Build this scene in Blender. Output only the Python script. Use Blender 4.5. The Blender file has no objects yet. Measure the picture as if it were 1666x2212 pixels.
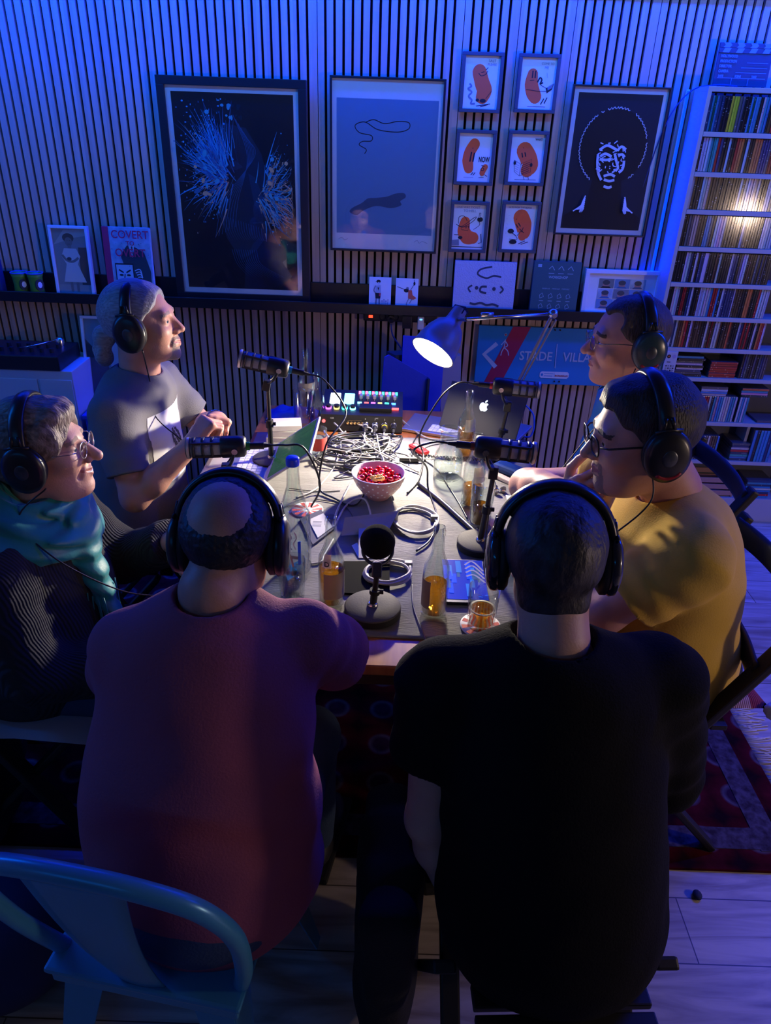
import bpy, bmesh, math, random
import numpy as np
from mathutils import Matrix, Vector

# ------------------------------------------------------------ camera, light, exposure
SC = bpy.context.scene
COL = SC.collection
PI = math.pi
CAM_F, CAM_P, CAM_R, CAM_H = 1560.0, math.radians(28.8), math.radians(2.08), 1.78
WALL = 3.45            # front plane of the slatted wall
_fw = np.array([0, math.cos(CAM_P), -math.sin(CAM_P)])
_r0 = np.array([1.0, 0, 0]); _u0 = np.cross(_r0, _fw)
_rt = math.cos(CAM_R) * _r0 + math.sin(CAM_R) * _u0
_up = -math.sin(CAM_R) * _r0 + math.cos(CAM_R) * _u0
cam_d = bpy.data.cameras.new('camera'); cam = bpy.data.objects.new('camera', cam_d); COL.objects.link(cam)
cam_d.sensor_fit = 'HORIZONTAL'; cam_d.sensor_width = 36.0
cam_d.lens = CAM_F / 1666 * 36.0
cam_d.clip_start = 0.05
cam.matrix_world = Matrix(((_rt[0], _up[0], -_fw[0], 0), (_rt[1], _up[1], -_fw[1], 0), (_rt[2], _up[2], -_fw[2], CAM_H), (0, 0, 0, 1)))
SC.camera = cam
SC.view_settings.view_transform = 'Standard'; SC.view_settings.look = 'None'
SC.view_settings.gamma = 1.0; SC.view_settings.use_curve_mapping = False
SC.view_settings.exposure = 0.0
W = bpy.data.worlds.new('world'); SC.world = W; W.use_nodes = True
W.node_tree.nodes['Background'].inputs[0].default_value = (0.02, 0.04, 0.12, 1)
W.node_tree.nodes['Background'].inputs[1].default_value = 0.05

def lamp(kind, name, loc, rot, energy, color, size=0.1, size_y=None, spread=None, spot=None):
    d = bpy.data.lights.new(name, kind); d.energy = energy; d.color = color
    if kind == 'AREA':
        d.size = size
        if size_y: d.shape = 'RECTANGLE'; d.size_y = size_y
        if spread: d.spread = spread
    else: d.shadow_soft_size = size
    if spot: d.spot_size = spot; d.spot_blend = 0.6
    o = bpy.data.objects.new(name, d); COL.objects.link(o); o.location = loc
    o.rotation_euler = rot
    return o
def aim(d):
    return Vector(d).normalized().to_track_quat('-Z', 'Y').to_euler()
LAMP_W = 100
BLUE = (0.0, 0.02, 1.0)
# light strip along the top of the slatted wall (grazes down over it)
lamp('AREA', 'wall_strip_light', (0, 3.30, 2.335), aim((0, 0.16, -1)), 95, BLUE, 4.6, 0.02)
# light strip standing in the gap beside the shelf
lamp('AREA', 'shelf_strip_light', (1.165, 3.425, 1.35), aim((0.1, -1, 0)), 4.5, (0.0, 0.008, 1.0), 0.02, 1.15)
# blue light on the floor from the right; the fixture is unseen, assumed
lamp('AREA', 'right_unseen_light', (2.55, 2.3, 2.3), aim((-0.35, -0.05, -1)), 55, (0.0, 0.045, 1.0), 0.1, 1.8)
# blue light from high on the left, fixture unseen and assumed
lamp('AREA', 'left_unseen_light', (-2.2, 1.6, 2.25), aim((1, 0.1, -0.9)), 24, (0.0, 0.16, 1.0), 0.1, 2.4)
# added azure fill from behind and left, to colour the wall and chair rail
lamp('AREA', 'rear_azure_fill', (-1.5, -1.6, 2.35), aim((0.28, 1, -0.20)), 5, (0.0, 0.28, 1.0), 2.2, 0.1)
# added azure fill aimed at the slatted wall, no fixture behind it
lamp('AREA', 'wall_azure_fill', (0, 2.75, 2.5), aim((0, 1, -1.0)), 13, (0.0, 0.19, 1.0), 4.4, 0.06, spread=math.radians(110))
# warm lamp standing in the room behind the photographer
lamp('POINT', 'room_lamp_light', (2.72, 0.5, 1.20), (0, 0, 0), 36, (1.0, 0.72, 0.54), 0.08)

# ------------------------------------------------------------ pixels to places
def ray(x, y): return _fw * CAM_F + _rt * (x - 833) - _up * (y - 1106)
CP = np.array([0, 0, CAM_H])
def atY(x, y, v): d = ray(x, y); return Vector(CP + d * (v / d[1]))
def atZ(x, y, v): d = ray(x, y); return Vector(CP + d * ((v - CAM_H) / d[2]))
def at(x, y, z=0.75): return atZ(x, y, z)

# ------------------------------------------------------------ materials
MATS = {}
def mat(name, col=(0.5, 0.5, 0.5), rough=0.6, metal=0.0, spec=0.5, em=None, es=0.0, bump=None, sheen=0.0, coat=0.0, var=None, sss=0.0, stretch=None):
    """bump=(scale, strength); var=(scale, second colour)"""
    if name in MATS: return MATS[name]
    m = bpy.data.materials.new(name); m.use_nodes = True; MATS[name] = m
    nt = m.node_tree; b = nt.nodes['Principled BSDF']
    c4 = (*col, 1)
    b.inputs['Base Color'].default_value = c4; b.inputs['Roughness'].default_value = rough
    b.inputs['Metallic'].default_value = metal; b.inputs['Specular IOR Level'].default_value = spec
    b.inputs['Sheen Weight'].default_value = sheen; b.inputs['Coat Weight'].default_value = coat
    if sss: b.inputs['Subsurface Weight'].default_value = sss; b.inputs['Subsurface Radius'].default_value = (0.012, 0.005, 0.003); b.inputs['Subsurface Scale'].default_value = 1.0
    if em: b.inputs['Emission Color'].default_value = (*em, 1); b.inputs['Emission Strength'].default_value = es
    tc = None
    if bump or var:
        tc = nt.nodes.new('ShaderNodeTexCoord'); src = tc.outputs['Object']
        if stretch:
            mp = nt.nodes.new('ShaderNodeMapping'); mp.inputs['Scale'].default_value = stretch
            nt.links.new(src, mp.inputs[0]); src = mp.outputs[0]
    if bump:
        n = nt.nodes.new('ShaderNodeTexNoise'); n.inputs['Scale'].default_value = bump[0]; n.inputs['Detail'].default_value = 4
        bp = nt.nodes.new('ShaderNodeBump'); bp.inputs['Strength'].default_value = bump[1]; bp.inputs['Distance'].default_value = 0.004
        nt.links.new(src, n.inputs['Vector']); nt.links.new(n.outputs[0], bp.inputs['Height']); nt.links.new(bp.outputs[0], b.inputs['Normal'])
    if var:
        n = nt.nodes.new('ShaderNodeTexNoise'); n.inputs['Scale'].default_value = var[0]; n.inputs['Detail'].default_value = 5
        r = nt.nodes.new('ShaderNodeValToRGB'); r.color_ramp.elements[0].position = 0.35; r.color_ramp.elements[1].position = 0.65
        r.color_ramp.elements[0].color = c4; r.color_ramp.elements[1].color = (*var[1], 1)
        nt.links.new(src, n.inputs['Vector']); nt.links.new(n.outputs[0], r.inputs[0]); nt.links.new(r.outputs[0], b.inputs['Base Color'])
    return m
def glass_mat(name, tint=(1, 1, 1), rough=0.02, ior=1.45, amount=1.0):
    """thin clear sheet: fresnel reflection over plain transparency"""
    if name in MATS: return MATS[name]
    m = bpy.data.materials.new(name); m.use_nodes = True; MATS[name] = m
    nt = m.node_tree; nt.nodes.clear()
    o = nt.nodes.new('ShaderNodeOutputMaterial'); mx = nt.nodes.new('ShaderNodeMixShader')
    t = nt.nodes.new('ShaderNodeBsdfTransparent'); g = nt.nodes.new('ShaderNodeBsdfGlossy'); f = nt.nodes.new('ShaderNodeLayerWeight')
    t.inputs[0].default_value = (*tint, 1); g.inputs['Roughness'].default_value = rough; f.inputs['Blend'].default_value = 0.5
    pw = nt.nodes.new('ShaderNodeMath'); pw.operation = 'POWER'; pw.inputs[1].default_value = 4.0
    mu = nt.nodes.new('ShaderNodeMath'); mu.operation = 'MULTIPLY_ADD'; mu.inputs[1].default_value = 0.9 * amount; mu.inputs[2].default_value = 0.06 * amount
    nt.links.new(f.outputs['Facing'], pw.inputs[0]); nt.links.new(pw.outputs[0], mu.inputs[0]); nt.links.new(mu.outputs[0], mx.inputs[0])
    nt.links.new(t.outputs[0], mx.inputs[1]); nt.links.new(g.outputs[0], mx.inputs[2]); nt.links.new(mx.outputs[0], o.inputs[0])
    return m
def liquid_mat(name, tint, tr=0.35):
    if name in MATS: return MATS[name]
    m = bpy.data.materials.new(name); m.use_nodes = True; MATS[name] = m
    nt = m.node_tree; nt.nodes.clear()
    o = nt.nodes.new('ShaderNodeOutputMaterial'); mx = nt.nodes.new('ShaderNodeMixShader'); m2 = nt.nodes.new('ShaderNodeMixShader')
    t = nt.nodes.new('ShaderNodeBsdfTransparent'); t.inputs[0].default_value = (*tint, 1)
    tl = nt.nodes.new('ShaderNodeBsdfTranslucent'); tl.inputs[0].default_value = (*tint, 1)
    g = nt.nodes.new('ShaderNodeBsdfGlossy'); g.inputs['Roughness'].default_value = 0.03
    f = nt.nodes.new('ShaderNodeMath'); f.operation = 'ADD'; f.inputs[0].default_value = 0.05; f.inputs[1].default_value = 0.0
    mx.inputs[0].default_value = tr
    nt.links.new(t.outputs[0], mx.inputs[1]); nt.links.new(tl.outputs[0], mx.inputs[2])
    nt.links.new(f.outputs[0], m2.inputs[0]); nt.links.new(mx.outputs[0], m2.inputs[1]); nt.links.new(g.outputs[0], m2.inputs[2])
    nt.links.new(m2.outputs[0], o.inputs[0])
    return m

# ------------------------------------------------------------ mesh building
class MB:
    def __init__(s): s.v = []; s.f = []; s.m = []; s.mats = []; s.sm = []
    def mi(s, m):
        if m is None: return 0
        if m not in s.mats: s.mats.append(m)
        return s.mats.index(m)
    def add(s, vs, fs, m=None, M=None, smooth=False):
        o = len(s.v)
        if M is not None: vs = [tuple(M @ Vector(v)) for v in vs]
        s.v += [tuple(v) for v in vs]; k = s.mi(m)
        for f in fs: s.f.append(tuple(i + o for i in f)); s.m.append(k); s.sm.append(smooth)
        return s
    def addn(s, vs, fs, mi, mats):
        """numpy mesh, per-face material index into mats"""
        o = len(s.v); s.v += [tuple(v) for v in vs.tolist()]
        ks = [s.mi(m) for m in mats]
        for f, k in zip((fs + o).tolist(), mi.tolist()): s.f.append(tuple(f)); s.m.append(ks[k]); s.sm.append(True)
        return s
    def box(s, c, d, m=None, M=None, bev=0.0, taper=1.0):
        x, y, z = [a / 2 for a in d]; cx, cy, cz = c
        if bev <= 0:
            vs = []
            for k, t in ((-1, 1.0), (1, taper)):
                for i, j in ((-1, -1), (1, -1), (1, 1), (-1, 1)): vs.append((cx + i * x * t, cy + j * y * t, cz + k * z))
            return s.add(vs, [(3, 2, 1, 0), (4, 5, 6, 7), (0, 1, 5, 4), (1, 2, 6, 5), (2, 3, 7, 6), (3, 0, 4, 7)], m, M)
        bm = bmesh.new(); bmesh.ops.create_cube(bm, size=1.0)
        for v in bm.verts:
            t = taper if v.co.z > 0 else 1.0
            v.co = Vector((cx + v.co.x * 2 * x * t, cy + v.co.y * 2 * y * t, cz + v.co.z * 2 * z))
        bmesh.ops.bevel(bm, geom=list(bm.edges), offset=bev, segments=2, profile=0.6, affect='EDGES')
        bm.verts.ensure_lookup_table()
        vs = [tuple(v.co) for v in bm.verts]; fs = [tuple(v.index for v in f.verts) for f in bm.faces]; bm.free()
        return s.add(vs, fs, m, M, False)
    def lathe(s, prof, m=None, M=None, n=24, cap=True, smooth=True):
        """prof: list of (r, z) bottom to top, around local z"""
        vs = []; fs = []
        for r, z in prof:
            for i in range(n): a = 2 * PI * i / n; vs.append((r * math.cos(a), r * math.sin(a), z))
        for k in range(len(prof) - 1):
            for i in range(n):
                j = (i + 1) % n; fs.append((k * n + i, k * n + j, (k + 1) * n + j, (k + 1) * n + i))
        s.add(vs, fs, m, M, smooth)
        if cap:
            if prof[0][0] > 1e-5: s.add(vs[:n], [tuple(reversed(range(n)))], m, M)
            if prof[-1][0] > 1e-5: s.add(vs[-n:], [tuple(range(n))], m, M)
        return s
    def cyl(s, a, b, r, m=None, n=12, r2=None):
        a = Vector(a); b = Vector(b); q = (b - a).normalized().to_track_quat('Z', 'Y').to_matrix().to_4x4()
        return s.lathe([(r, 0), (r if r2 is None else r2, (b - a).length)], m, Matrix.Translation(a) @ q, n)
    def tube(s, pts, r, m=None, n=8, closed=False, flat=None):
        """swept tube; flat=(w,h,upvector) gives an oval strap section"""
        P = [Vector(p) for p in pts]; L = len(P); vs = []; fs = []; nrm = None
        for i, p in enumerate(P):
            if closed: t = (P[(i + 1) % L] - P[i - 1])
            else: t = P[min(i + 1, L - 1)] - P[max(i - 1, 0)]
            t.normalize()
            if flat: u = Vector(flat[2]); u = (u - t * u.dot(t)).normalized()
            else:
                if nrm is None: nrm = Vector((0, 0, 1)) if abs(t.z) < 0.9 else Vector((1, 0, 0))
                u = (nrm - t * nrm.dot(t)).normalized(); nrm = u
            w = t.cross(u); rr = r[i] if isinstance(r, (list, tuple)) else r
            ra, rb = (flat[0], flat[1]) if flat else (rr, rr)
            for k in range(n):
                a = 2 * PI * k / n; vs.append(tuple(p + u * (math.cos(a) * rb) + w * (math.sin(a) * ra)))
        rng = L if closed else L - 1
        for i in range(rng):
            for k in range(n):
                j = (i + 1) % L; kk = (k + 1) % n
                fs.append((i * n + k, i * n + kk, j * n + kk, j * n + k))
        if not closed: fs.append(tuple(reversed(range(n)))); fs.append(tuple((L - 1) * n + k for k in range(n)))
        return s.add(vs, fs, m, None, True)
    def ball(s, c, r, m=None, n=14, sc=(1, 1, 1), M=None):
        prof = [(max(r * math.sin(PI * k / (n // 2 + 2)), 1e-6), -r * math.cos(PI * k / (n // 2 + 2))) for k in range(n // 2 + 3)]
        T = Matrix.Translation(c) @ Matrix.Diagonal((*sc, 1))
        if M is not None: T = M @ T
        return s.lathe(prof, m, T, n, cap=False)
    def prism(s, poly, d0, d1, m=None, M=None, smooth=False):
        """polygon (x, y) extruded along local z from d0 to d1"""
        a = sum(poly[i - 1][0] * poly[i][1] - poly[i][0] * poly[i - 1][1] for i in range(len(poly)))
        if a < 0: poly = list(reversed(poly))
        n = len(poly); vs = [(x, y, d0) for x, y in poly] + [(x, y, d1) for x, y in poly]
        fs = [tuple(reversed(range(n))), tuple(range(n, 2 * n))] + [(i, (i + 1) % n, n + (i + 1) % n, n + i) for i in range(n)]
        return s.add(vs, fs, m, M, smooth)
    def obj(s, name, parent=None, m=None, loc=None, world=False, angle=35):
        me = bpy.data.meshes.new(name); me.from_pydata(s.v, [], s.f)
        if m is not None and not s.mats: s.mats = [m]
        for x in s.mats: me.materials.append(x)
        me.polygons.foreach_set('material_index', s.m); me.polygons.foreach_set('use_smooth', s.sm)
        me.update()
        o = bpy.data.objects.new(name, me); COL.objects.link(o)
        if loc is not None: o.location = loc
        if parent is not None:
            o.parent = parent
            if world: o.matrix_parent_inverse = parent.matrix_basis.inverted()
        return o
def tag(o, label=None, cat=None, group=None, kind=None):
    if label: o['label'] = label
    if cat: o['category'] = cat
    if group: o['group'] = group
    if kind: o['kind'] = kind
    return o
def thing(name, label, cat, loc=(0, 0, 0), rz=0.0, group=None, rot=None):
    o = bpy.data.objects.new(name, None); COL.objects.link(o); o.empty_display_size = 0.05
    o.matrix_basis = Matrix.Translation(loc) @ (Matrix.Rotation(rz, 4, 'Z') if rot is None else rot)
    return tag(o, label, cat, group)
def copy_tree(o, parent=None):
    c = o.copy(); COL.objects.link(c)
    if parent is not None: c.parent = parent
    for ch in KIDS(o): copy_tree(ch, c)
    return c
def KIDS(o): return [x for x in bpy.data.objects if x.parent == o]
def spline(pts, n=8, closed=False):
    """Catmull-Rom through pts"""
    P = [Vector(p) for p in pts]; out = []; L = len(P)
    for i in range(L if closed else L - 1):
        if closed: a, b, c, d = P[i - 1], P[i], P[(i + 1) % L], P[(i + 2) % L]
        else: a, b, c, d = P[max(i - 1, 0)], P[i], P[i + 1], P[min(i + 2, L - 1)]
        for k in range(n):
            t = k / n; out.append(0.5 * ((2 * b) + (c - a) * t + (2 * a - 5 * b + 4 * c - d) * t * t + (3 * b - a - 3 * c + d) * t ** 3))
    if not closed: out.append(P[-1])
    return out
_txt = {}
def text_geo(t, size, bold=0.0):
    k = (t, size, bold)
    if k in _txt: return _txt[k]
    c = bpy.data.curves.new('t', 'FONT'); c.body = t; c.size = size; c.offset = bold; c.resolution_u = 3
    o = bpy.data.objects.new('t', c); COL.objects.link(o)
    bpy.context.view_layer.update()
    me = o.to_mesh(); vs = [tuple(v.co) for v in me.vertices]; fs = [tuple(p.vertices) for p in me.polygons]
    o.to_mesh_clear(); bpy.data.objects.remove(o); bpy.data.curves.remove(c)
    _txt[k] = (vs, fs); return _txt[k]
class Art(MB):
    """flat printed marks: local x right, y up, each layer 0.15 mm above the one before"""
    def __init__(s, w, h): super().__init__(); s.w = w; s.h = h; s.k = 0
    def z(s): s.k += 1; return 0.0004 + s.k * 0.00012
    def poly(s, pts, m):
        z = s.z(); P = [(u * s.w, v * s.h, z) for u, v in pts]
        a = sum(P[i - 1][0] * P[i][1] - P[i][0] * P[i - 1][1] for i in range(len(P)))
        if a < 0: P.reverse()
        return s.add(P, [tuple(range(len(P)))], m)
    def ell(s, u, v, ru, rv, m, n=24, a0=0.0):
        c, si = math.cos(a0), math.sin(a0); r = []
        for i in range(n):
            a = 2 * PI * i / n; x = ru * s.w * math.cos(a); y = rv * s.w * math.sin(a)
            r.append((u + (x * c - y * si) / s.w, v + (x * si + y * c) / s.h))
        return s.poly(r, m)
    def line(s, pts, wd, m, smooth=0, taper=False):
        """ribbon of width wd (fraction of the width)"""
        if smooth: pts = [(p.x, p.y) for p in spline([(a, b, 0) for a, b in pts], smooth)]
        z = s.z(); P = [Vector((u * s.w, v * s.h)) for u, v in pts]; vs = []; L = len(P)
        for i, p in enumerate(P):
            t = P[min(i + 1, L - 1)] - P[max(i - 1, 0)]
            if t.length < 1e-9: t = Vector((1, 0))
            t.normalize(); nn = Vector((-t.y, t.x)) * wd * s.w / 2
            if taper: nn = nn * (1 - 0.9 * i / (L - 1))
            vs += [(p.x + nn.x, p.y + nn.y, z), (p.x - nn.x, p.y - nn.y, z)]
        return s.add(vs, [(2 * i, 2 * i + 1, 2 * i + 3, 2 * i + 2) for i in range(L - 1)], m)
    def text(s, t, u, v, size, m, bold=0.0, sx=1.0, rot=0.0):
        vs, fs = text_geo(t, size, bold); z = s.z(); c, si = math.cos(rot), math.sin(rot)
        return s.add([(u * s.w + x * sx * c - y * si, v * s.h + x * sx * si + y * c, z) for x, y, _ in vs], fs, m)
    def rect(s, u0, v0, u1, v1, m): return s.poly([(u0, v0), (u1, v0), (u1, v1), (u0, v1)], m)
UPRIGHT = Matrix(((1, 0, 0, 0), (0, 0, -1, 0), (0, 1, 0, 0), (0, 0, 0, 1)))   # art x->x, y->z, normal->-y

# ------------------------------------------------------------ organic surfaces (signed distance + surface nets)
def nets(V, lo, h):
    s = V < 0
    c = [s[i:i + s.shape[0] - 1, j:j + s.shape[1] - 1, k:k + s.shape[2] - 1] for i in (0, 1) for j in (0, 1) for k in (0, 1)]
    n = sum(x.astype(np.int8) for x in c); mx = (n > 0) & (n < 8)
    I = np.argwhere(mx); idx = -np.ones(mx.shape, np.int64); idx[mx] = np.arange(len(I))
    acc = np.zeros((len(I), 3)); cnt = np.zeros(len(I))
    off = [(i, j, k) for i in (0, 1) for j in (0, 1) for k in (0, 1)]
    for a in range(8):
        for b in range(a + 1, 8):
            d = np.abs(np.subtract(off[a], off[b]))
            if d.sum() != 1: continue
            A = I + off[a]; B = I + off[b]
            va = V[A[:, 0], A[:, 1], A[:, 2]]; vb = V[B[:, 0], B[:, 1], B[:, 2]]
            x = (va < 0) != (vb < 0); t = np.where(x, va / np.where(np.abs(va - vb) < 1e-12, 1, va - vb), 0)
            p = np.array(off[a]) + t[:, None] * (np.array(off[b]) - np.array(off[a]))
            acc[x] += p[x]; cnt[x] += 1
    P = (I + acc / cnt[:, None]) * h + lo
    F = []
    for ax in range(3):
        o = [0, 0, 0]; o[ax] = 1
        A = s[:s.shape[0] - 1, :s.shape[1] - 1, :s.shape[2] - 1]; B = s[o[0]:s.shape[0] - 1 + o[0], o[1]:s.shape[1] - 1 + o[1], o[2]:s.shape[2] - 1 + o[2]]
        E = np.argwhere(A != B); u, v = [(1, 2), (2, 0), (0, 1)][ax]
        E = E[(E[:, u] > 0) & (E[:, v] > 0)]
        du = np.zeros(3, int); du[u] = 1; dv = np.zeros(3, int); dv[v] = 1
        q = [E - du - dv, E - dv, E, E - du]; Q = np.stack([idx[x[:, 0], x[:, 1], x[:, 2]] for x in q], 1)
        fl = ~A[E[:, 0], E[:, 1], E[:, 2]]; Q[fl] = Q[fl][:, ::-1]; F.append(Q)
    F = np.concatenate(F); F = F[(F >= 0).all(1)]
    return P, F
def polygonise(fn, lo, hi, h):
    lo = np.array(lo, float); hi = np.array(hi, float); n = np.ceil((hi - lo) / h).astype(int) + 1
    g = [lo[i] + np.arange(n[i]) * h for i in range(3)]
    X, Y, Z = np.meshgrid(*[a.astype(np.float32) for a in g], indexing='ij')
    return nets(fn((X, Y, Z)), lo, h)
def sEll(P, c, r, R=None):
    x, y, z = P[0] - c[0], P[1] - c[1], P[2] - c[2]
    if R is not None:
        x, y, z = (R[0][0] * x + R[1][0] * y + R[2][0] * z, R[0][1] * x + R[1][1] * y + R[2][1] * z, R[0][2] * x + R[1][2] * y + R[2][2] * z)
    k0 = np.sqrt((x / r[0]) ** 2 + (y / r[1]) ** 2 + (z / r[2]) ** 2)
    k1 = np.sqrt((x / r[0] ** 2) ** 2 + (y / r[1] ** 2) ** 2 + (z / r[2] ** 2) ** 2) + 1e-9
    return k0 * (k0 - 1) / k1
def sCone(P, a, b, ra, rb):
    ab = [float(b[i] - a[i]) for i in range(3)]; L = sum(t * t for t in ab) + 1e-12
    pa = [P[i] - float(a[i]) for i in range(3)]
    t = np.clip((pa[0] * ab[0] + pa[1] * ab[1] + pa[2] * ab[2]) / L, 0, 1)
    return np.sqrt(sum((pa[i] - ab[i] * t) ** 2 for i in range(3))) - (ra + (rb - ra) * t)
def sPlane(P, p, n):
    n = Vector(n).normalized(); return (P[0] - p[0]) * n.x + (P[1] - p[1]) * n.y + (P[2] - p[2]) * n.z
def smin(a, b, k): h = np.maximum(k - np.abs(a - b), 0) / k; return np.minimum(a, b) - h * h * k * 0.25
def smax(a, b, k): return -smin(-a, -b, k)
def noise3(P, f, seed=0):
    rs = np.random.RandomState(seed); o = 0
    for i in range(5):
        d = rs.normal(size=3); d /= np.linalg.norm(d); o = o + np.sin((P[0] * d[0] + P[1] * d[1] + P[2] * d[2]) * f * (0.7 + 0.25 * i) + rs.uniform(0, 6.28) + 1.3 * np.sin((P[i % 3] * d[1] + P[(i + 1) % 3] * d[2]) * f * 0.6))
    return o / 5
def Rm(rx=0, ry=0, rz=0): return (Matrix.Rotation(rz, 3, 'Z') @ Matrix.Rotation(ry, 3, 'Y') @ Matrix.Rotation(rx, 3, 'X'))
def xform(Pn, M):
    A = np.array(M)[:3]; return Pn @ A[:, :3].T + A[:, 3]
def facec(Pn, F): return Pn[F].mean(1)
# ------------------------------------------------------------ room shell
def node_mat(name):
    m = bpy.data.materials.new(name); m.use_nodes = True; MATS[name] = m
    return m, m.node_tree, m.node_tree.nodes['Principled BSDF']
def floor_mat():
    m, nt, b = node_mat('floor_planks'); N = nt.nodes.new; Lk = nt.links.new
    tc = N('ShaderNodeTexCoord'); br = N('ShaderNodeTexBrick'); br.inputs['Scale'].default_value = 1.0
    br.inputs['Brick Width'].default_value = 1.6; br.inputs['Row Height'].default_value = 0.17; br.inputs['Mortar Size'].default_value = 0.0016
    br.inputs['Color1'].default_value = (0.62, 0.55, 0.46, 1); br.inputs['Color2'].default_value = (0.5, 0.43, 0.35, 1); br.inputs['Mortar'].default_value = (0.1, 0.08, 0.06, 1)
    mp = N('ShaderNodeMapping'); mp.inputs['Scale'].default_value = (1.2, 9, 1); n = N('ShaderNodeTexNoise'); n.inputs['Scale'].default_value = 2.2; n.inputs['Detail'].default_value = 6; n.inputs['Distortion'].default_value = 1.2
    r = N('ShaderNodeValToRGB'); r.color_ramp.elements[0].position = 0.3; r.color_ramp.elements[0].color = (0.5, 0.45, 0.4, 1); r.color_ramp.elements[1].position = 0.62; r.color_ramp.elements[1].color = (1, 1, 1, 1)
    mx = N('ShaderNodeMixRGB'); mx.blend_type = 'MULTIPLY'; mx.inputs[0].default_value = 1
    Lk(tc.outputs['Object'], br.inputs[0]); Lk(tc.outputs['Object'], mp.inputs[0]); Lk(mp.outputs[0], n.inputs[0]); Lk(n.outputs[0], r.inputs[0])
    Lk(br.outputs[0], mx.inputs[1]); Lk(r.outputs[0], mx.inputs[2]); Lk(mx.outputs[0], b.inputs[0]); b.inputs['Roughness'].default_value = 0.38
    return m
def slat_mat():
    m, nt, b = node_mat('oak_slats'); N = nt.nodes.new; Lk = nt.links.new
    tc = N('ShaderNodeTexCoord'); mp = N('ShaderNodeMapping'); mp.inputs['Scale'].default_value = (27.4, 1, 0.25)
    w = N('ShaderNodeTexWhiteNoise'); w.noise_dimensions = '1D'; sx = N('ShaderNodeSeparateXYZ'); fl = N('ShaderNodeMath'); fl.operation = 'FLOOR'
    Lk(tc.outputs['Object'], mp.inputs[0]); Lk(mp.outputs[0], sx.inputs[0]); Lk(sx.outputs[0], fl.inputs[0]); Lk(fl.outputs[0], w.inputs['W'])
    mp2 = N('ShaderNodeMapping'); mp2.inputs['Scale'].default_value = (60, 60, 2.5); n = N('ShaderNodeTexNoise'); n.inputs['Scale'].default_value = 3; n.inputs['Detail'].default_value = 5
    Lk(tc.outputs['Object'], mp2.inputs[0]); Lk(mp2.outputs[0], n.inputs[0])
    r = N('ShaderNodeValToRGB'); r.color_ramp.elements[0].color = (0.48, 0.30, 0.21, 1); r.color_ramp.elements[1].color = (0.68, 0.48, 0.35, 1)
    a = N('ShaderNodeMath'); a.operation = 'MULTIPLY_ADD'; a.inputs[1].default_value = 0.45; Lk(w.outputs[0], a.inputs[0]); 
    a2 = N('ShaderNodeMath'); a2.operation = 'MULTIPLY'; a2.inputs[1].default_value = 0.55; Lk(n.outputs[0], a2.inputs[0]); Lk(a2.outputs[0], a.inputs[2])
    Lk(a.outputs[0], r.inputs[0]); Lk(r.outputs[0], b.inputs[0]); b.inputs['Roughness'].default_value = 0.6
    return m
M_black = mat('black_plastic', (0.012, 0.012, 0.014), 0.38)
M_matte = mat('black_matte', (0.01, 0.01, 0.011), 0.8)
M_felt = mat('black_felt', (0.006, 0.006, 0.006), 0.95, spec=0.1)
M_white = mat('white_paint', (0.75, 0.75, 0.76), 0.5)
M_steel = mat('steel', (0.6, 0.6, 0.62), 0.22, metal=1)
M_plaster = mat('plaster', (0.35, 0.35, 0.37), 0.9, bump=(60, 0.1))
M_dark = mat('dark_plaster', (0.12, 0.12, 0.14), 0.9, bump=(60, 0.1))
def structure(o): return tag(o, kind='structure')
structure(MB().box((0.2, 0.5, -0.05), (6.2, 6.6, 0.1), floor_mat()).obj('floor'))
structure(MB().box((0.2, 0.5, 2.6), (6.2, 6.6, 0.1), M_dark).obj('ceiling'))
structure(MB().box((-2.85, 0.5, 1.27), (0.1, 6.6, 2.56), M_plaster).obj('wall_left'))
structure(MB().box((3.25, 0.5, 1.27), (0.1, 6.6, 2.56), M_plaster).obj('wall_right'))
structure(MB().box((0.2, -2.85, 1.27), (6.2, 0.1, 2.56), M_dark).obj('wall_front'))
b = MB(); b.box((0.2, WALL + 0.06, 1.27), (6.2, 0.08, 2.56), M_felt)
SM = slat_mat(); x = -2.75; PIT = 0.0365; i = 0
joins = [-0.335, 0.232, 0.44, 0.66, 1.0]
while x < 3.15:
    wd = 0.0255
    if any(abs(x + 0.028 - j) < PIT / 2 for j in joins): wd = 0.0335
    b.box((x + wd / 2, WALL + 0.01, 1.115), (wd, 0.02, 2.22), SM)
    x += PIT
structure(b.obj('wall_back'))
structure(MB().box((0.2, WALL - 0.02, 2.375), (6.0, 0.11, 0.012), M_dark).obj('trim_1'))
# light strips
M_led = mat('led_tape', (0.1, 0.1, 0.3), 0.4, em=(0.03, 0.12, 1.0), es=6)
b = MB(); b.box((0, 0, 0.006), (5.0, 0.014, 0.012), M_white)
t = thing('led_strip', 'long blue glowing light strip running along the top of the slatted wall', 'light strip', (0.2, WALL - 0.035, 2.235))
b.obj('channel', t); b = MB()
for k in range(110): b.box((-2.47 + k * 0.0453, -0.009, 0.006), (0.03, 0.006, 0.008), M_led)
b.obj('diodes', t)
t = thing('led_strip', 'upright blue light strip in the gap beside the white shelf', 'light strip', (1.175, WALL - 0.008, 0.75))
MB().box((0, 0, 0.58), (0.014, 0.008, 1.16), M_white).obj('channel', t)
MB().box((0, -0.006, 0.58), (0.008, 0.004, 1.15), mat('led_dim', (0.1, 0.1, 0.3), 0.4, em=(0.0, 0.02, 1.0), es=4)).obj('diodes', t)

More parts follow.
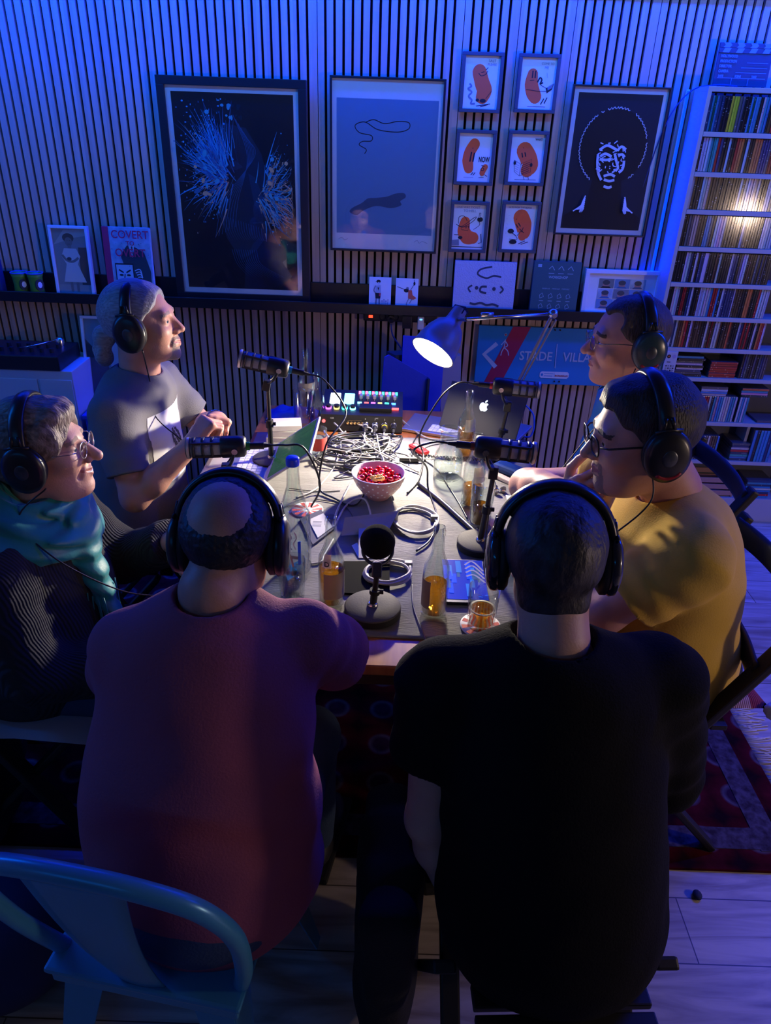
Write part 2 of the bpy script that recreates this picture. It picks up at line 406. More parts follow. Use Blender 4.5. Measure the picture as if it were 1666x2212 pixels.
# rug
def rug_mat():
    m, nt, bs = node_mat('rug_wool'); N = nt.nodes.new; Lk = nt.links.new
    tc = N('ShaderNodeTexCoord'); mp = N('ShaderNodeMapping'); mp.inputs['Scale'].default_value = (6.5, 6.5, 1)
    v = N('ShaderNodeTexVoronoi'); v.inputs['Randomness'].default_value = 0.0; v.inputs['Scale'].default_value = 1.0
    r = N('ShaderNodeValToRGB'); e = r.color_ramp.elements; e[0].position = 0.16; e[0].color = (0.05, 0.02, 0.05, 1); e[1].position = 0.24; e[1].color = (0.16, 0.13, 0.16, 1)
    q = e.new(0.3); q.color = (0.13, 0.008, 0.018, 1); q = e.new(0.5); q.color = (0.08, 0.006, 0.012, 1); q = e.new(0.62); q.color = (0.025, 0.006, 0.012, 1)
    n = N('ShaderNodeTexNoise'); n.inputs['Scale'].default_value = 40; mx = N('ShaderNodeMixRGB'); mx.blend_type = 'MULTIPLY'; mx.inputs[0].default_value = 0.7
    Lk(tc.outputs['Object'], mp.inputs[0]); Lk(mp.outputs[0], v.inputs[0]); Lk(v.outputs[0], r.inputs[0]); Lk(tc.outputs['Object'], n.inputs[0])
    Lk(r.outputs[0], mx.inputs[1]); Lk(n.outputs[0], mx.inputs[2]); Lk(mx.outputs[0], bs.inputs[0]); bs.inputs['Roughness'].default_value = 1.0
    bs.inputs['Specular IOR Level'].default_value = 0.05
    return m
RX0, RX1, RY0, RY1 = -1.5, 1.22, 1.27, 3.0
t = thing('rug', 'dark red patterned wool rug under the table and chairs', 'rug', ((RX0 + RX1) / 2, (RY0 + RY1) / 2, 0.0))
cx, cy = t.location.x, t.location.y
MB().box((0, 0, 0.005), (RX1 - RX0, RY1 - RY0, 0.01), rug_mat(), bev=0.003).obj('pile', t)
b = MB(); MBm = mat('rug_border', (0.09, 0.07, 0.10), 0.95, var=(45, (0.02, 0.008, 0.02)))
for w_, y_ in ((0.09, 0), ):
    for sx in (-1, 1): b.box((sx * ((RX1 - RX0) / 2 - 0.10), 0, 0.0108), (0.07, RY1 - RY0 - 0.12, 0.0016), MBm)
    for sy in (-1, 1): b.box((0, sy * ((RY1 - RY0) / 2 - 0.10), 0.0108), (RX1 - RX0 - 0.27, 0.07, 0.0016), MBm)
b.obj('border', t)
b = MB(); rn = random.Random(5)
for sx in (-1, 1):
    for k in range(300):
        y = -0.85 + k * 1.7 / 300; x0 = sx * (RX1 - RX0) / 2; L = rn.uniform(0.05, 0.11); dy = rn.uniform(-0.02, 0.02)
        b.tube([(x0, y, 0.006), (x0 + sx * L * 0.5, y + dy * 0.4, 0.005), (x0 + sx * L, y + dy, 0.003)], 0.0022, n=4)
o = b.obj('fringe', t, mat('fringe_yarn', (0.6, 0.58, 0.55), 0.9)); o['kind'] = 'stuff'
# crumb on the floor
p = at(1507, 1933, 0.008)
tag(MB().ball((0, 0, 0), 0.012, mat('lint', (0.02, 0.03, 0.08), 0.9), sc=(1, 1.2, 0.7)).obj('fluff_ball', loc=p), 'small dark blue fluff ball lying on the bare floor boards', 'fluff')

# ------------------------------------------------------------ picture ledge and what hangs on the wall
def wx(px, py, y): return atY(px, py, y)
t = thing('picture_ledge', 'long black picture ledge fixed across the slatted wall', 'shelf', (-0.6, WALL, 1.0))
M_ledge = mat('black_lacquer', (0.01, 0.01, 0.013), 0.35, bump=(30, 0.05))
MB().box((0, -0.055, -0.009), (3.6, 0.11, 0.018), M_ledge, bev=0.002).obj('board', t)
MB().box((0, -0.113, -0.0), (3.6, 0.012, 0.045), M_ledge, bev=0.002).obj('front_lip', t)
MB().box((0, -0.006, 0.045), (3.6, 0.012, 0.09), M_ledge, bev=0.002).obj('back_rail', t)
LZ = 1.0
PANE = glass_mat('picture_glass', (0.97, 0.98, 1.0), 0.02, 1.5)
def framed(name, label, x0, x1, z0, z1, y, fw, fm, paper, group=None, mat_w=0.0, depth=0.025, pane=True, matc=None, tilt=0.0, cat='picture'):
    """y = front face of the frame; returns (thing, art builder for the print)"""
    w, h = x1 - x0, z1 - z0
    rot = Matrix.Rotation(-tilt, 4, 'X')
    t = thing(name, label, cat, (x0, y, z0), group=group, rot=rot)
    b = MB(); d = depth
    b.box((w / 2, d / 2, fw / 2), (w, d, fw), fm, bev=0.0015); b.box((w / 2, d / 2, h - fw / 2), (w, d, fw), fm, bev=0.0015)
    b.box((fw / 2, d / 2, h / 2), (fw, d, h - 2 * fw), fm, bev=0.0015); b.box((w - fw / 2, d / 2, h / 2), (fw, d, h - 2 * fw), fm, bev=0.0015)
    b.obj('frame', t)
    iw, ih = w - 2 * fw, h - 2 * fw
    if mat_w > 0:
        MB().box((w / 2, 0.0125, h / 2), (iw, 0.002, ih), matc or M_paper).obj('mount', t)
    a = Art(iw - 2 * mat_w, ih - 2 * mat_w); a.M = Matrix.Translation((fw + mat_w, 0.0112, fw + mat_w)) @ UPRIGHT
    a.rectm = paper; a.add([(0, 0, 0), (a.w, 0, 0), (a.w, a.h, 0), (0, a.h, 0), (0, 0, -0.001), (a.w, 0, -0.001), (a.w, a.h, -0.001), (0, a.h, -0.001)], [(0, 1, 2, 3), (7, 6, 5, 4), (0, 4, 5, 1), (1, 5, 6, 2), (2, 6, 7, 3), (3, 7, 4, 0)], paper)
    def done(nm='print'):
        a.v = [tuple(a.M @ Vector(v)) for v in a.v]; o = a.obj(nm, t)
        if pane: MB().box((w / 2, 0.0045, h / 2), (iw, 0.002, ih), PANE).obj('glass_pane', t)
        return o
    a.done = done
    return t, a
M_paper = mat('paper_white', (0.82, 0.82, 0.80), 0.7)
M_ink = mat('ink_black', (0.012, 0.012, 0.014), 0.7)
M_grey = mat('ink_grey', (0.22, 0.24, 0.28), 0.7)
M_orange = mat('ink_orange', (1.0, 0.13, 0.03), 0.6)
M_frameb = mat('frame_black', (0.012, 0.012, 0.016), 0.4)
M_framed = mat('frame_charcoal', (0.07, 0.075, 0.09), 0.6)

# large splash portrait
M_night = mat('ink_night', (0.004, 0.006, 0.012), 0.6)
M_cy = mat('ink_cyan', (0.05, 0.36, 0.55), 0.6); M_cy2 = mat('ink_blue', (0.03, 0.14, 0.30), 0.6); M_tan = mat('ink_tan', (0.62, 0.38, 0.22), 0.6)
M_face = mat('ink_faceshade', (0.012, 0.03, 0.06), 0.6); M_face2 = mat('ink_faceshade_mid', (0.025, 0.06, 0.11), 0.6)
t, a = framed('framed_picture', 'large black framed portrait of a dark face with blue and orange paint splashes', -0.999, -0.386, 1.001, 1.893, WALL - 0.055, 0.033, M_frameb, M_night, mat_w=0.022, depth=0.035)
rn = random.Random(3)
a.poly([(0.42, 0.86), (0.60, 0.84), (0.72, 0.72), (0.77, 0.58), (0.80, 0.46), (0.78, 0.38), (0.74, 0.30), (0.64, 0.22), (0.5, 0.16), (0.38, 0.28), (0.33, 0.45), (0.30, 0.62), (0.33, 0.76)], M_face)
a.poly([(0.60, 0.62), (0.66, 0.60), (0.72, 0.50), (0.74, 0.44), (0.70, 0.42), (0.64, 0.46)], M_face2)
a.poly([(0.42, 0.66), (0.50, 0.68), (0.56, 0.65), (0.5, 0.635), (0.43, 0.64)], M_face2)
for k in range(7): a.line([(0.50 + 0.02 * k, 0.90 - 0.02 * k), (0.60 + 0.01 * k, 0.70), (0.50 - 0.02 * k, 0.48), (0.46 - 0.03 * k, 0.34 - .01 * k)], 0.004, M_cy2, 7)
for k in range(16):
    u = 0.36 + 0.022 * k; a.line([(u, 0.40 - 0.004 * k), (u + 0.01, 0.33 - 0.003 * k), (u + 0.05, 0.27)], 0.0045, M_cy2, 5, True)
for k in range(12):
    a.line([(0.42 + 0.02 * k, 0.22), (0.46 + 0.02 * k, 0.14), (0.56 + 0.03 * k, 0.07)], 0.004, M_cy2, 5, True)
a.line([(0.62, 0.365), (0.70, 0.37), (0.76, 0.355)], 0.012, M_face2, 4)
def burst(cu, cv, a0, a1, n, L0, L1, ms):
    for k in range(n):
        an = math.radians(rn.uniform(a0, a1)); r0 = rn.uniform(0.02, 0.16); r1 = r0 + rn.uniform(L0, L1) * (0.5 + rn.random())
        m = rn.choice(ms); w = rn.uniform(0.003, 0.012); bend = rn.uniform(-0.05, 0.05)
        P = []; ju, jv = rn.gauss(0, 0.05), rn.gauss(0, 0.04)
        for q in range(4):
            r = r0 + (r1 - r0) * q / 3; aa = an + bend * q
            P.append((min(0.99, max(0.01, cu + ju + r * math.cos(aa))), min(0.985, max(0.02, cv + jv + r * math.sin(aa) * a.w / a.h * 1.25))))
        a.line(P, w, m, 3, True)
        if rn.random() < 0.75:
            u, v = cu + (r1 + 0.03) * math.cos(an), cv + (r1 + 0.03) * math.sin(an) * a.w / a.h * 1.25
            if 0.02 < u < 0.98 and 0.02 < v < 0.98: a.ell(u, v, rn.uniform(0.002, 0.009), rn.uniform(0.002, 0.009), m, 8)
burst(0.42, 0.60, 100, 250, 190, 0.08, 0.24, [M_cy, M_cy, M_cy2, M_tan, M_cy])
burst(0.42, 0.62, 85, 165, 110, 0.12, 0.3, [M_cy, M_cy2, M_cy])
burst(0.76, 0.52, -80, 75, 200, 0.06, 0.18, [M_cy, M_cy2, M_tan, M_cy, M_tan])
for k in range(14):
    u0, v0 = 0.3 + rn.uniform(-.1, .1), 0.62 + rn.uniform(-.1, .1); a.ell(u0, v0, rn.uniform(0.01, 0.035), rn.uniform(0.01, 0.02), rn.choice([M_cy, M_tan, M_cy2]), 9, rn.uniform(0, 3))
for k in range(10):
    u0, v0 = 0.86 + rn.uniform(-.06, .1), 0.55 + rn.uniform(-.16, .16); a.ell(u0, v0, rn.uniform(0.01, 0.03), rn.uniform(0.008, 0.02), rn.choice([M_cy, M_tan, M_cy2]), 9, rn.uniform(0, 3))
for k in range(9): a.ell(0.42 + rn.uniform(-.1, .12), 0.93 + rn.uniform(-.05, .04), rn.uniform(0.005, 0.02), rn.uniform(0.005, 0.02), M_cy, 9)
a.done()
# blue print with a lasso
M_skyink = mat('ink_sky', (0.16, 0.29, 0.45), 0.7); M_shadow = mat('ink_slate', (0.06, 0.10, 0.17), 0.7)
t, a = framed('framed_picture', 'thin black framed blue print with a looping rope line', -0.290, 0.184, 1.239, 1.914, WALL - 0.045, 0.009, M_frameb, M_paper)
a.rect(0.04, 0.10, 0.965, 0.895, M_skyink)
L_ = [(0.30, 0.585), (0.315, 0.61), (0.25, 0.635), (0.28, 0.655), (0.36, 0.66), (0.36, 0.69), (0.25, 0.705), (0.21, 0.745), (0.30, 0.765), (0.42, 0.725), (0.60, 0.715), (0.70, 0.735), (0.70, 0.77), (0.60, 0.775), (0.48, 0.76), (0.38, 0.78), (0.31, 0.765)]
a.line(L_, 0.008, M_ink, 6)
sh = [(0.18, 0.225), (0.24, 0.215), (0.30, 0.245), (0.42, 0.275), (0.56, 0.265), (0.66, 0.285), (0.65, 0.31), (0.70, 0.335), (0.68, 0.36), (0.60, 0.355), (0.52, 0.335), (0.42, 0.325), (0.34, 0.32), (0.28, 0.29), (0.20, 0.262), (0.165, 0.24)]
a.poly([(p.x, p.y) for p in spline([(u, v, 0) for u, v in sh], 4, True)], M_shadow)
a.line([(0.80, 0.055), (0.83, 0.068), (0.85, 0.05), (0.88, 0.062), (0.93, 0.05)], 0.003, M_grey, 4)
a.line([(0.06, 0.06), (0.09, 0.07), (0.12, 0.055), (0.15, 0.065)], 0.003, M_grey, 4)
a.done()

# six small bean cartoons
beans = [((1001, 110), (1077, 245)), ((1124, 114), (1200, 246)), ((988, 279), (1064, 402)), ((1102, 281), (1179, 403)), ((976, 434), (1047, 547)), ((1088, 434), (1160, 548))]
labels = ['grinning with smoke behind it', 'reading a booklet under a speech balloon', 'beside a small bean and NOW', 'holding an open newspaper', 'in a hat with its thumb up', 'leaning over and holding a small pot']
def bean(a, pts, w):
    """fat blob following pts with radius list w"""
    P = spline([(u * a.w, v * a.h, 0) for u, v in pts], 8); L = []; R_ = []
    n = len(P)
    for i, p in enumerate(P):
        f = i / (n - 1) * (len(w) - 1); k = min(int(f), len(w) - 2); r = (w[k] + (w[k + 1] - w[k]) * (f - k)) * a.w
        tt = (P[min(i + 1, n - 1)] - P[max(i - 1, 0)]).normalized(); nn = Vector((-tt.y, tt.x, 0))
        L.append((p + nn * r)); R_.append((p - nn * r))
    t0 = (P[0] - P[1]).normalized(); t1 = (P[-1] - P[-2]).normalized(); r0 = w[0] * a.w; r1 = w[-1] * a.w; cap0 = []; cap1 = []
    for k in range(1, 8):
        an = PI * k / 8; n1 = Vector((-t1.y, t1.x, 0)); cap1.append(P[-1] + n1 * (math.cos(an) * r1) + t1 * (math.sin(an) * r1))
        n0 = Vector((-t0.y, t0.x, 0)); cap0.append(P[0] + n0 * (math.cos(an) * r0) + t0 * (math.sin(an) * r0))
    out = L + cap1 + list(reversed(R_)) + cap0
    a.poly([(p.x / a.w, p.y / a.h) for p in out], M_orange)
for i, ((xa, ya), (xb, yb)) in enumerate(beans):
    A_ = wx(xa, ya, WALL - 0.03); B_ = wx(xb, yb, WALL - 0.03)
    t, a = framed('framed_picture', 'small charcoal framed cartoon of an orange bean ' + labels[i], A_.x, A_.x + 0.168, (B_.z if i > 1 else B_.z), A_.z, WALL - 0.03, 0.0135, M_framed, M_paper, group='bean cartoons on the wall', pane=False)
    K, G = M_ink, M_grey
    if i == 0:
        bean(a, [(0.42, 0.70), (0.52, 0.50), (0.60, 0.36), (0.56, 0.24)], [0.2, 0.21, 0.22, 0.19])
        a.line([(0.40, 0.68), (0.48, 0.63), (0.60, 0.66), (0.66, 0.73)], 0.018, K, 5); a.line([(0.47, 0.69), (0.56, 0.71)], 0.02, K); a.line([(0.60, 0.74), (0.66, 0.79)], 0.02, K)
        a.line([(0.82, 0.36), (0.66, 0.20)], 0.012, K); a.ell(0.58, 0.16, 0.09, 0.05, K); a.ell(0.42, 0.17, 0.05, 0.04, K)
        a.line([(0.16, 0.48), (0.22, 0.43), (0.13, 0.38), (0.24, 0.32), (0.16, 0.24), (0.26, 0.17), (0.24, 0.10), (0.36, 0.10)], 0.045, G, 6)
        a.line([(0.40, 0.055), (0.80, 0.105)], 0.02, K); a.line([(0.52, 0.045), (0.75, 0.09)], 0.02, K)
        a.text('SALT', 0.66, 0.89, 0.0135, G); a.text('PLEASE', 0.64, 0.825, 0.0115, G)
    if i == 1:
        bean(a, [(0.34, 0.68), (0.33, 0.50), (0.40, 0.34), (0.48, 0.25)], [0.15, 0.19, 0.2, 0.18])
        a.rect(0.32, 0.61, 0.355, 0.75, K); a.rect(0.40, 0.61, 0.435, 0.75, K); a.line([(0.28, 0.56), (0.40, 0.57)], 0.016, K)
        a.line([(0.50, 0.53), (0.56, 0.62), (0.62, 0.58), (0.58, 0.50), (0.66, 0.53)], 0.04, K, 5); a.line([(0.6, 0.48), (0.78, 0.42)], 0.014, K); a.line([(0.2, 0.385), (0.55, 0.36), (0.8, 0.36)], 0.014, K)
        a.poly([(0.76, 0.42), (0.98, 0.52), (0.94, 0.40), (0.80, 0.32)], K); a.poly([(0.80, 0.44), (0.97, 0.52), (0.94, 0.43), (0.82, 0.38)], G)
        a.line([(0.66, 0.10), (0.74, 0.22)], 0.028, K); a.line([(0.76, 0.12), (0.83, 0.24)], 0.028, K); a.line([(0.28, 0.055), (0.8, 0.055)], 0.012, K)
        a.text('COME TO', 0.56, 0.87, 0.0115, G); a.text('ME', 0.66, 0.79, 0.0135, G); a.line([(0.74, 0.72), (0.78, 0.62)], 0.008, G)
    if i == 2:
        bean(a, [(0.46, 0.78), (0.34, 0.62), (0.30, 0.44), (0.34, 0.28)], [0.16, 0.165, 0.17, 0.14]); a.ell(0.42, 0.70, 0.016, 0.012, K, 8)
        a.line([(0.36, 0.42), (0.39, 0.62)], 0.042, K); a.line([(0.45, 0.42), (0.48, 0.61)], 0.042, K); a.text('NOW', 0.62, 0.42, 0.029, K, 0.0008, 0.60)
        bean(a, [(0.84, 0.32), (0.78, 0.24), (0.76, 0.19)], [0.08, 0.085, 0.08]); a.ell(0.76, 0.27, 0.05, 0.05, K); a.ell(0.76, 0.27, 0.03, 0.03, M_orange); a.line([(0.72, 0.35), (0.82, 0.33)], 0.02, K)
        a.line([(0.42, 0.14), (0.48, 0.20)], 0.02, K); a.line([(0.49, 0.14), (0.55, 0.20)], 0.02, K); a.line([(0.2, 0.09), (0.5, 0.09)], 0.01, G); a.line([(0.66, 0.09), (0.82, 0.10)], 0.012, K); a.line([(0.84, 0.16), (0.92, 0.12)], 0.015, K)
    if i == 3:
        bean(a, [(0.42, 0.66), (0.55, 0.52), (0.62, 0.36), (0.56, 0.26)], [0.24, 0.25, 0.25, 0.2]); a.ell(0.37, 0.72, 0.016, 0.012, K, 8)
        a.line([(0.34, 0.62), (0.38, 0.52)], 0.034, K); a.line([(0.43, 0.63), (0.47, 0.54)], 0.034, K)
        a.line([(0.14, 0.46), (0.34, 0.38), (0.66, 0.49), (0.66, 0.22), (0.34, 0.13), (0.17, 0.22), (0.14, 0.46)], 0.01, K); a.line([(0.34, 0.38), (0.34, 0.13)], 0.01, K)
        for q in range(5): a.line([(0.38, 0.35 - q * 0.045), (0.62, 0.43 - q * 0.045)], 0.014, K)
        for q in range(4): a.line([(0.18, 0.38 - q * 0.045), (0.3, 0.34 - q * 0.045)], 0.008, G)
        a.ell(0.66, 0.37, 0.04, 0.055, K); a.ell(0.16, 0.40, 0.04, 0.05, K); a.line([(0.2, 0.05), (0.85, 0.055)], 0.012, K); a.line([(0.46, 0.12), (0.5, 0.05)], 0.012, K); a.line([(0.6, 0.12), (0.64, 0.05)], 0.012, K)
        a.text('WHAT?', 0.70, 0.88, 0.012, K, 0.0003, 0.8)
    if i == 4:
        bean(a, [(0.38, 0.62), (0.36, 0.42), (0.48, 0.28), (0.66, 0.26)], [0.15, 0.2, 0.22, 0.18])
        a.line([(0.10, 0.56), (0.30, 0.52), (0.62, 0.70), (0.72, 0.73), (0.60, 0.62), (0.30, 0.50), (0.10, 0.56)], 0.016, K, 5); a.line([(0.17, 0.57), (0.18, 0.72), (0.34, 0.74), (0.44, 0.64)], 0.016, K, 5)
        a.line([(0.28, 0.49), (0.52, 0.52), (0.48, 0.42), (0.28, 0.44), (0.28, 0.49)], 0.014, K); a.line([(0.42, 0.53), (0.42, 0.47)], 0.02, K); a.line([(0.50, 0.54), (0.50, 0.48)], 0.02, K)
        a.line([(0.66, 0.45), (0.84, 0.56), (0.80, 0.66)], 0.014, K, 5); a.ell(0.84, 0.68, 0.09, 0.07, K); a.line([(0.82, 0.72), (0.83, 0.83)], 0.05, K); a.line([(0.82, 0.72), (0.83, 0.82)], 0.025, M_paper)
        a.line([(0.06, 0.32), (0.2, 0.32)], 0.02, K); a.ell(0.26, 0.26, 0.07, 0.05, K); a.line([(0.9, 0.36), (0.94, 0.16), (0.84, 0.14)], 0.02, K); a.line([(0.0, 0.05), (0.98, 0.05)], 0.02, K); a.poly([(0.02, 0.08), (0.24, 0.08), (0.22, 0.22), (0.02, 0.2)], G)
        a.text('ONE WAY TICKET', 0.08, 0.92, 0.0125, G); a.text('TO HELL', 0.3, 0.84, 0.0145, G)
    if i == 5:
        bean(a, [(0.52, 0.72), (0.62, 0.56), (0.66, 0.38), (0.62, 0.30)], [0.24, 0.25, 0.2, 0.13]); a.ell(0.38, 0.68, 0.016, 0.012, K, 8)
        a.line([(0.38, 0.57), (0.46, 0.49)], 0.028, K); a.line([(0.45, 0.60), (0.53, 0.52)], 0.028, K); a.line([(0.5, 0.47), (0.66, 0.38)], 0.02, K); a.line([(0.62, 0.5), (0.58, 0.40)], 0.018, K)
        a.ell(0.34, 0.19, 0.12, 0.10, M_paper); a.ell(0.34, 0.17, 0.12, 0.07, K); a.line([(0.22, 0.23), (0.46, 0.23), (0.40, 0.32), (0.3, 0.36)], 0.014, K, 4); a.ell(0.24, 0.41, 0.1, 0.07, K); a.line([(0.24, 0.41), (0.40, 0.31)], 0.014, K)
        a.line([(0.52, 0.13), (0.72, 0.2)], 0.02, K); a.line([(0.6, 0.12), (0.82, 0.18)], 0.02, K); a.line([(0.45, 0.31), (0.56, 0.42)], 0.014, K)
        a.text('LATE FROM THE BEANS', 0.10, 0.92, 0.0095, K)
        rr = random.Random(9)
        for q in range(40): u, v = rr.uniform(0.04, 0.96), rr.uniform(0.05, 0.86); a.line([(u, v), (u + rr.uniform(-.05, .05), v + rr.uniform(-.03, .03))], 0.008, mat('ink_pale', (0.5, 0.52, 0.56), 0.7)) if abs(u - 0.5) > 0.3 else None
    a.done()

# afro portrait
M_navy = mat('ink_navy', (0.008, 0.016, 0.03), 0.6); M_brn = mat('ink_brownblack', (0.006, 0.005, 0.006), 0.6); M_line = mat('ink_white', (0.75, 0.77, 0.8), 0.6)
t, a = framed('framed_picture', 'black framed black and white drawing of a face with a huge round hairdo', 0.700, 1.099, 1.340, 1.913, WALL - 0.045, 0.007, M_frameb, M_navy, mat_w=0.020)
a.poly([(0.5 + 0.40 * math.cos(q) * (1 + 0.02 * math.sin(9 * q)), 0.62 + 0.275 * math.sin(q) * (1 + 0.02 * math.sin(7 * q))) for q in [2 * PI * k / 60 for k in range(60)]], M_brn)
a.poly([(0.32, 0.42), (0.66, 0.42), (0.72, 0.20), (0.98, 0.10), (0.98, 0.0), (0.02, 0.0), (0.02, 0.10), (0.28, 0.20)], M_brn)
rr = random.Random(2)
for k in range(52):
    an = -0.9 + k * (PI + 1.8) / 51
    if rr.random() < 0.16: continue
    def rim(q, e=0): return (0.5 + (0.405 + e) * math.cos(q), 0.62 + (0.283 + e) * math.sin(q))
    a.line([rim(an, 0.006 * (k % 2)), rim(an + 0.045, -0.006), rim(an + 0.085, 0.008)], 0.011, M_line)
fl_ = [[(0.34, 0.60), (0.42, 0.635), (0.50, 0.62), (0.56, 0.60)], [(0.56, 0.60), (0.60, 0.63), (0.66, 0.61)], [(0.36, 0.555), (0.42, 0.575), (0.50, 0.555)], [(0.58, 0.56), (0.62, 0.575), (0.66, 0.555)], [(0.36, 0.535), (0.44, 0.53), (0.50, 0.54)],
       [(0.53, 0.58), (0.57, 0.52), (0.60, 0.47), (0.55, 0.455)], [(0.33, 0.57), (0.34, 0.50), (0.37, 0.43), (0.42, 0.38)], [(0.66, 0.53), (0.66, 0.47), (0.62, 0.44)], [(0.44, 0.41), (0.52, 0.425), (0.58, 0.41)], [(0.45, 0.385), (0.52, 0.375), (0.58, 0.385)], [(0.46, 0.335), (0.52, 0.325), (0.56, 0.335)]]
for f in fl_: a.line(f, 0.03, M_line, 4)
for k in range(60):
    u, v = rr.uniform(0.35, 0.65), rr.uniform(0.42, 0.655)
    if abs(u - 0.5) < 0.16 * (0.75 + v): a.line([(u, v), (u + rr.uniform(-.04, .04), v + rr.uniform(-.02, .02))], 0.011, M_line)
for sgn, u0 in ((-1, 0.25), (1, 0.74)):
    for q in range(7): a.line([(u0, 0.26 - q * 0.016), (u0 + sgn * 0.03, 0.20 - q * 0.012), (u0 + sgn * (0.15 - 0.02 * q) * (1 if q % 2 else 0.3), 0.13 + 0.008 * q)], 0.014, M_line, 3)
a.done()
# ------------------------------------------------------------ things standing on the ledge (leaning back a little)
YF = WALL - 0.075
def card(name, label, cat, pxa, pxb, thick, paper, z0=LZ, y=YF, tilt=0.10, group=None, edge=None):
    A_ = wx(*pxa, y); B_ = wx(*pxb, y); w = B_.x - A_.x; h = (A_.z - z0) / math.cos(tilt)
    t = thing(name, label, cat, (A_.x, y, z0), rot=Matrix.Rotation(-tilt, 4, 'X'), group=group)
    MB().box((w / 2, thick / 2 + 0.0003, h / 2), (w, thick, h), edge or paper, bev=min(0.001, thick / 4)).obj('board', t)
    a = Art(w, h); a.rect(0, 0, 1, 1, paper)
    def done(nm='print'):
        a.v = [tuple(UPRIGHT @ Vector(v)) for v in a.v]; return a.obj(nm, t)
    a.done = done; return t, a
# two green cups
M_green = mat('cup_green', (0.10, 0.30, 0.035), 0.4); M_rimb = mat('cup_rim', (0.05, 0.10, 0.4), 0.3); M_badge = mat('badge_dark', (0.02, 0.03, 0.035), 0.5)
for k, px in enumerate((44, 78)):
    p = wx(px, 615, YF - 0.005)
    t = thing('cup', ('left' if k == 0 else 'right') + ' one of two green waisted cups with round dark badges on the ledge', 'cup', (p.x, YF, LZ), group='green cups on the ledge')
    MB().lathe([(0.001, 0.0), (0.029, 0.0), (0.032, 0.004), (0.028, 0.045), (0.031, 0.08), (0.036, 0.098), (0.033, 0.098), (0.026, 0.05), (0.001, 0.01)], M_green, n=28, cap=False).obj('body', t)
    MB().lathe([(0.036, 0.096), (0.0375, 0.099), (0.036, 0.102), (0.033, 0.099)], M_rimb, n=28, cap=False).obj('rim', t)
    Mx = Matrix.Translation((0.024, -0.018, 0.05)) @ Matrix.Rotation(math.radians(55), 4, 'Z') @ UPRIGHT
    b = MB(); b.prism([(0.02 * math.cos(q * PI / 12), 0.026 * math.sin(q * PI / 12)) for q in range(24)], -0.004, 0.0012, M_badge, Mx)
    b.prism([(0.011 * math.cos(q * PI / 4 + .4), 0.014 * math.sin(q * PI / 4 + .4)) for q in range(8)], 0.0, 0.0018, M_paper, Mx)
    b.obj('badge', t)
# blue box at the far left
tag(MB().box((0, 0, 0.075), (0.10, 0.045, 0.15), mat('deep_blue_card', (0.015, 0.04, 0.16), 0.6), bev=0.002).box((0.03, -0.0232, 0.075), (0.012, 0.001, 0.14), M_grey).obj('book', loc=(-1.84, YF, LZ)), 'dark blue book standing at the left end of the ledge', 'book')
# old photograph of a child
A_ = wx(93, 485, YF); B_ = wx(205, 632, YF)
t, a = framed('framed_photo', 'white framed old photo of a child in a white dress on the ledge', A_.x + 0.005, B_.x - 0.002, LZ, A_.z - .004, YF, 0.012, M_white, mat('photo_mid', (0.22, 0.30, 0.33), 0.5), tilt=0.08)
M_pd = mat('photo_dark', (0.03, 0.05, 0.06), 0.5); M_pl = mat('photo_light', (0.62, 0.70, 0.72), 0.5); M_ps = mat('photo_skin', (0.16, 0.20, 0.21), 0.5)
a.poly([(0, 0.75), (0.35, 0.98), (1, 1), (1, 0.9), (0.6, 0.86)], mat('photo_sky', (0.4, 0.48, 0.5), .5)); a.rect(0.72, 0.12, 1.0, 0.72, M_pd); a.rect(0, 0, 1, 0.14, mat('photo_ground', (0.3, 0.38, 0.4), .5))
a.ell(0.46, 0.86, 0.17, 0.13, M_pd); a.ell(0.46, 0.80, 0.11, 0.13, M_ps); a.rect(0.42, 0.70, 0.52, 0.76, M_ps)
a.poly([(0.30, 0.70), (0.66, 0.70), (0.76, 0.58), (0.66, 0.46), (0.86, 0.18), (0.18, 0.18), (0.32, 0.46), (0.20, 0.58)], M_pl)
a.line([(0.22, 0.60), (0.34, 0.52), (0.52, 0.50), (0.70, 0.56)], 0.07, M_ps, 4); a.ell(0.42, 0.54, 0.07, 0.05, M_pd); a.rect(0.36, 0.03, 0.44, 0.18, M_ps); a.rect(0.54, 0.03, 0.62, 0.18, M_ps)
for q in range(4): a.ell(0.43 + 0.07 * (q % 2), 0.82, 0.014, 0.01, M_pd, 8) if q < 2 else None
a.line([(0.42, 0.765), (0.5, 0.765)], 0.012, M_pd)
a.done()
# covert to overt book
A_ = wx(215, 490, YF); B_ = wx(333, 632, YF)
t = thing('book', 'pale hardback book titled COVERT TO OVERT with a red spine', 'book', (A_.x, YF, LZ), rot=Matrix.Rotation(-0.08, 4, 'X'))
w, h = B_.x - A_.x, A_.z - LZ; M_cover = mat('cover_blue', (0.42, 0.55, 0.62), 0.5, var=(30, (0.25, 0.36, 0.44))); M_red = mat('red_cloth', (0.55, 0.02, 0.10), 0.6)
MB().box((w / 2, 0.012, h / 2), (w, 0.022, h), M_cover, bev=0.001).obj('cover', t)
MB().box((0.012, 0.012, h / 2), (0.03, 0.0235, h + 0.001), M_red, bev=0.002).obj('spine', t)
MB().box((w / 2 + 0.003, 0.0125, h / 2), (w, 0.016, h - 0.006), M_paper).obj('pages', t)
a = Art(w, h); M_rt = mat('red_ink', (0.7, 0.03, 0.10), 0.5)
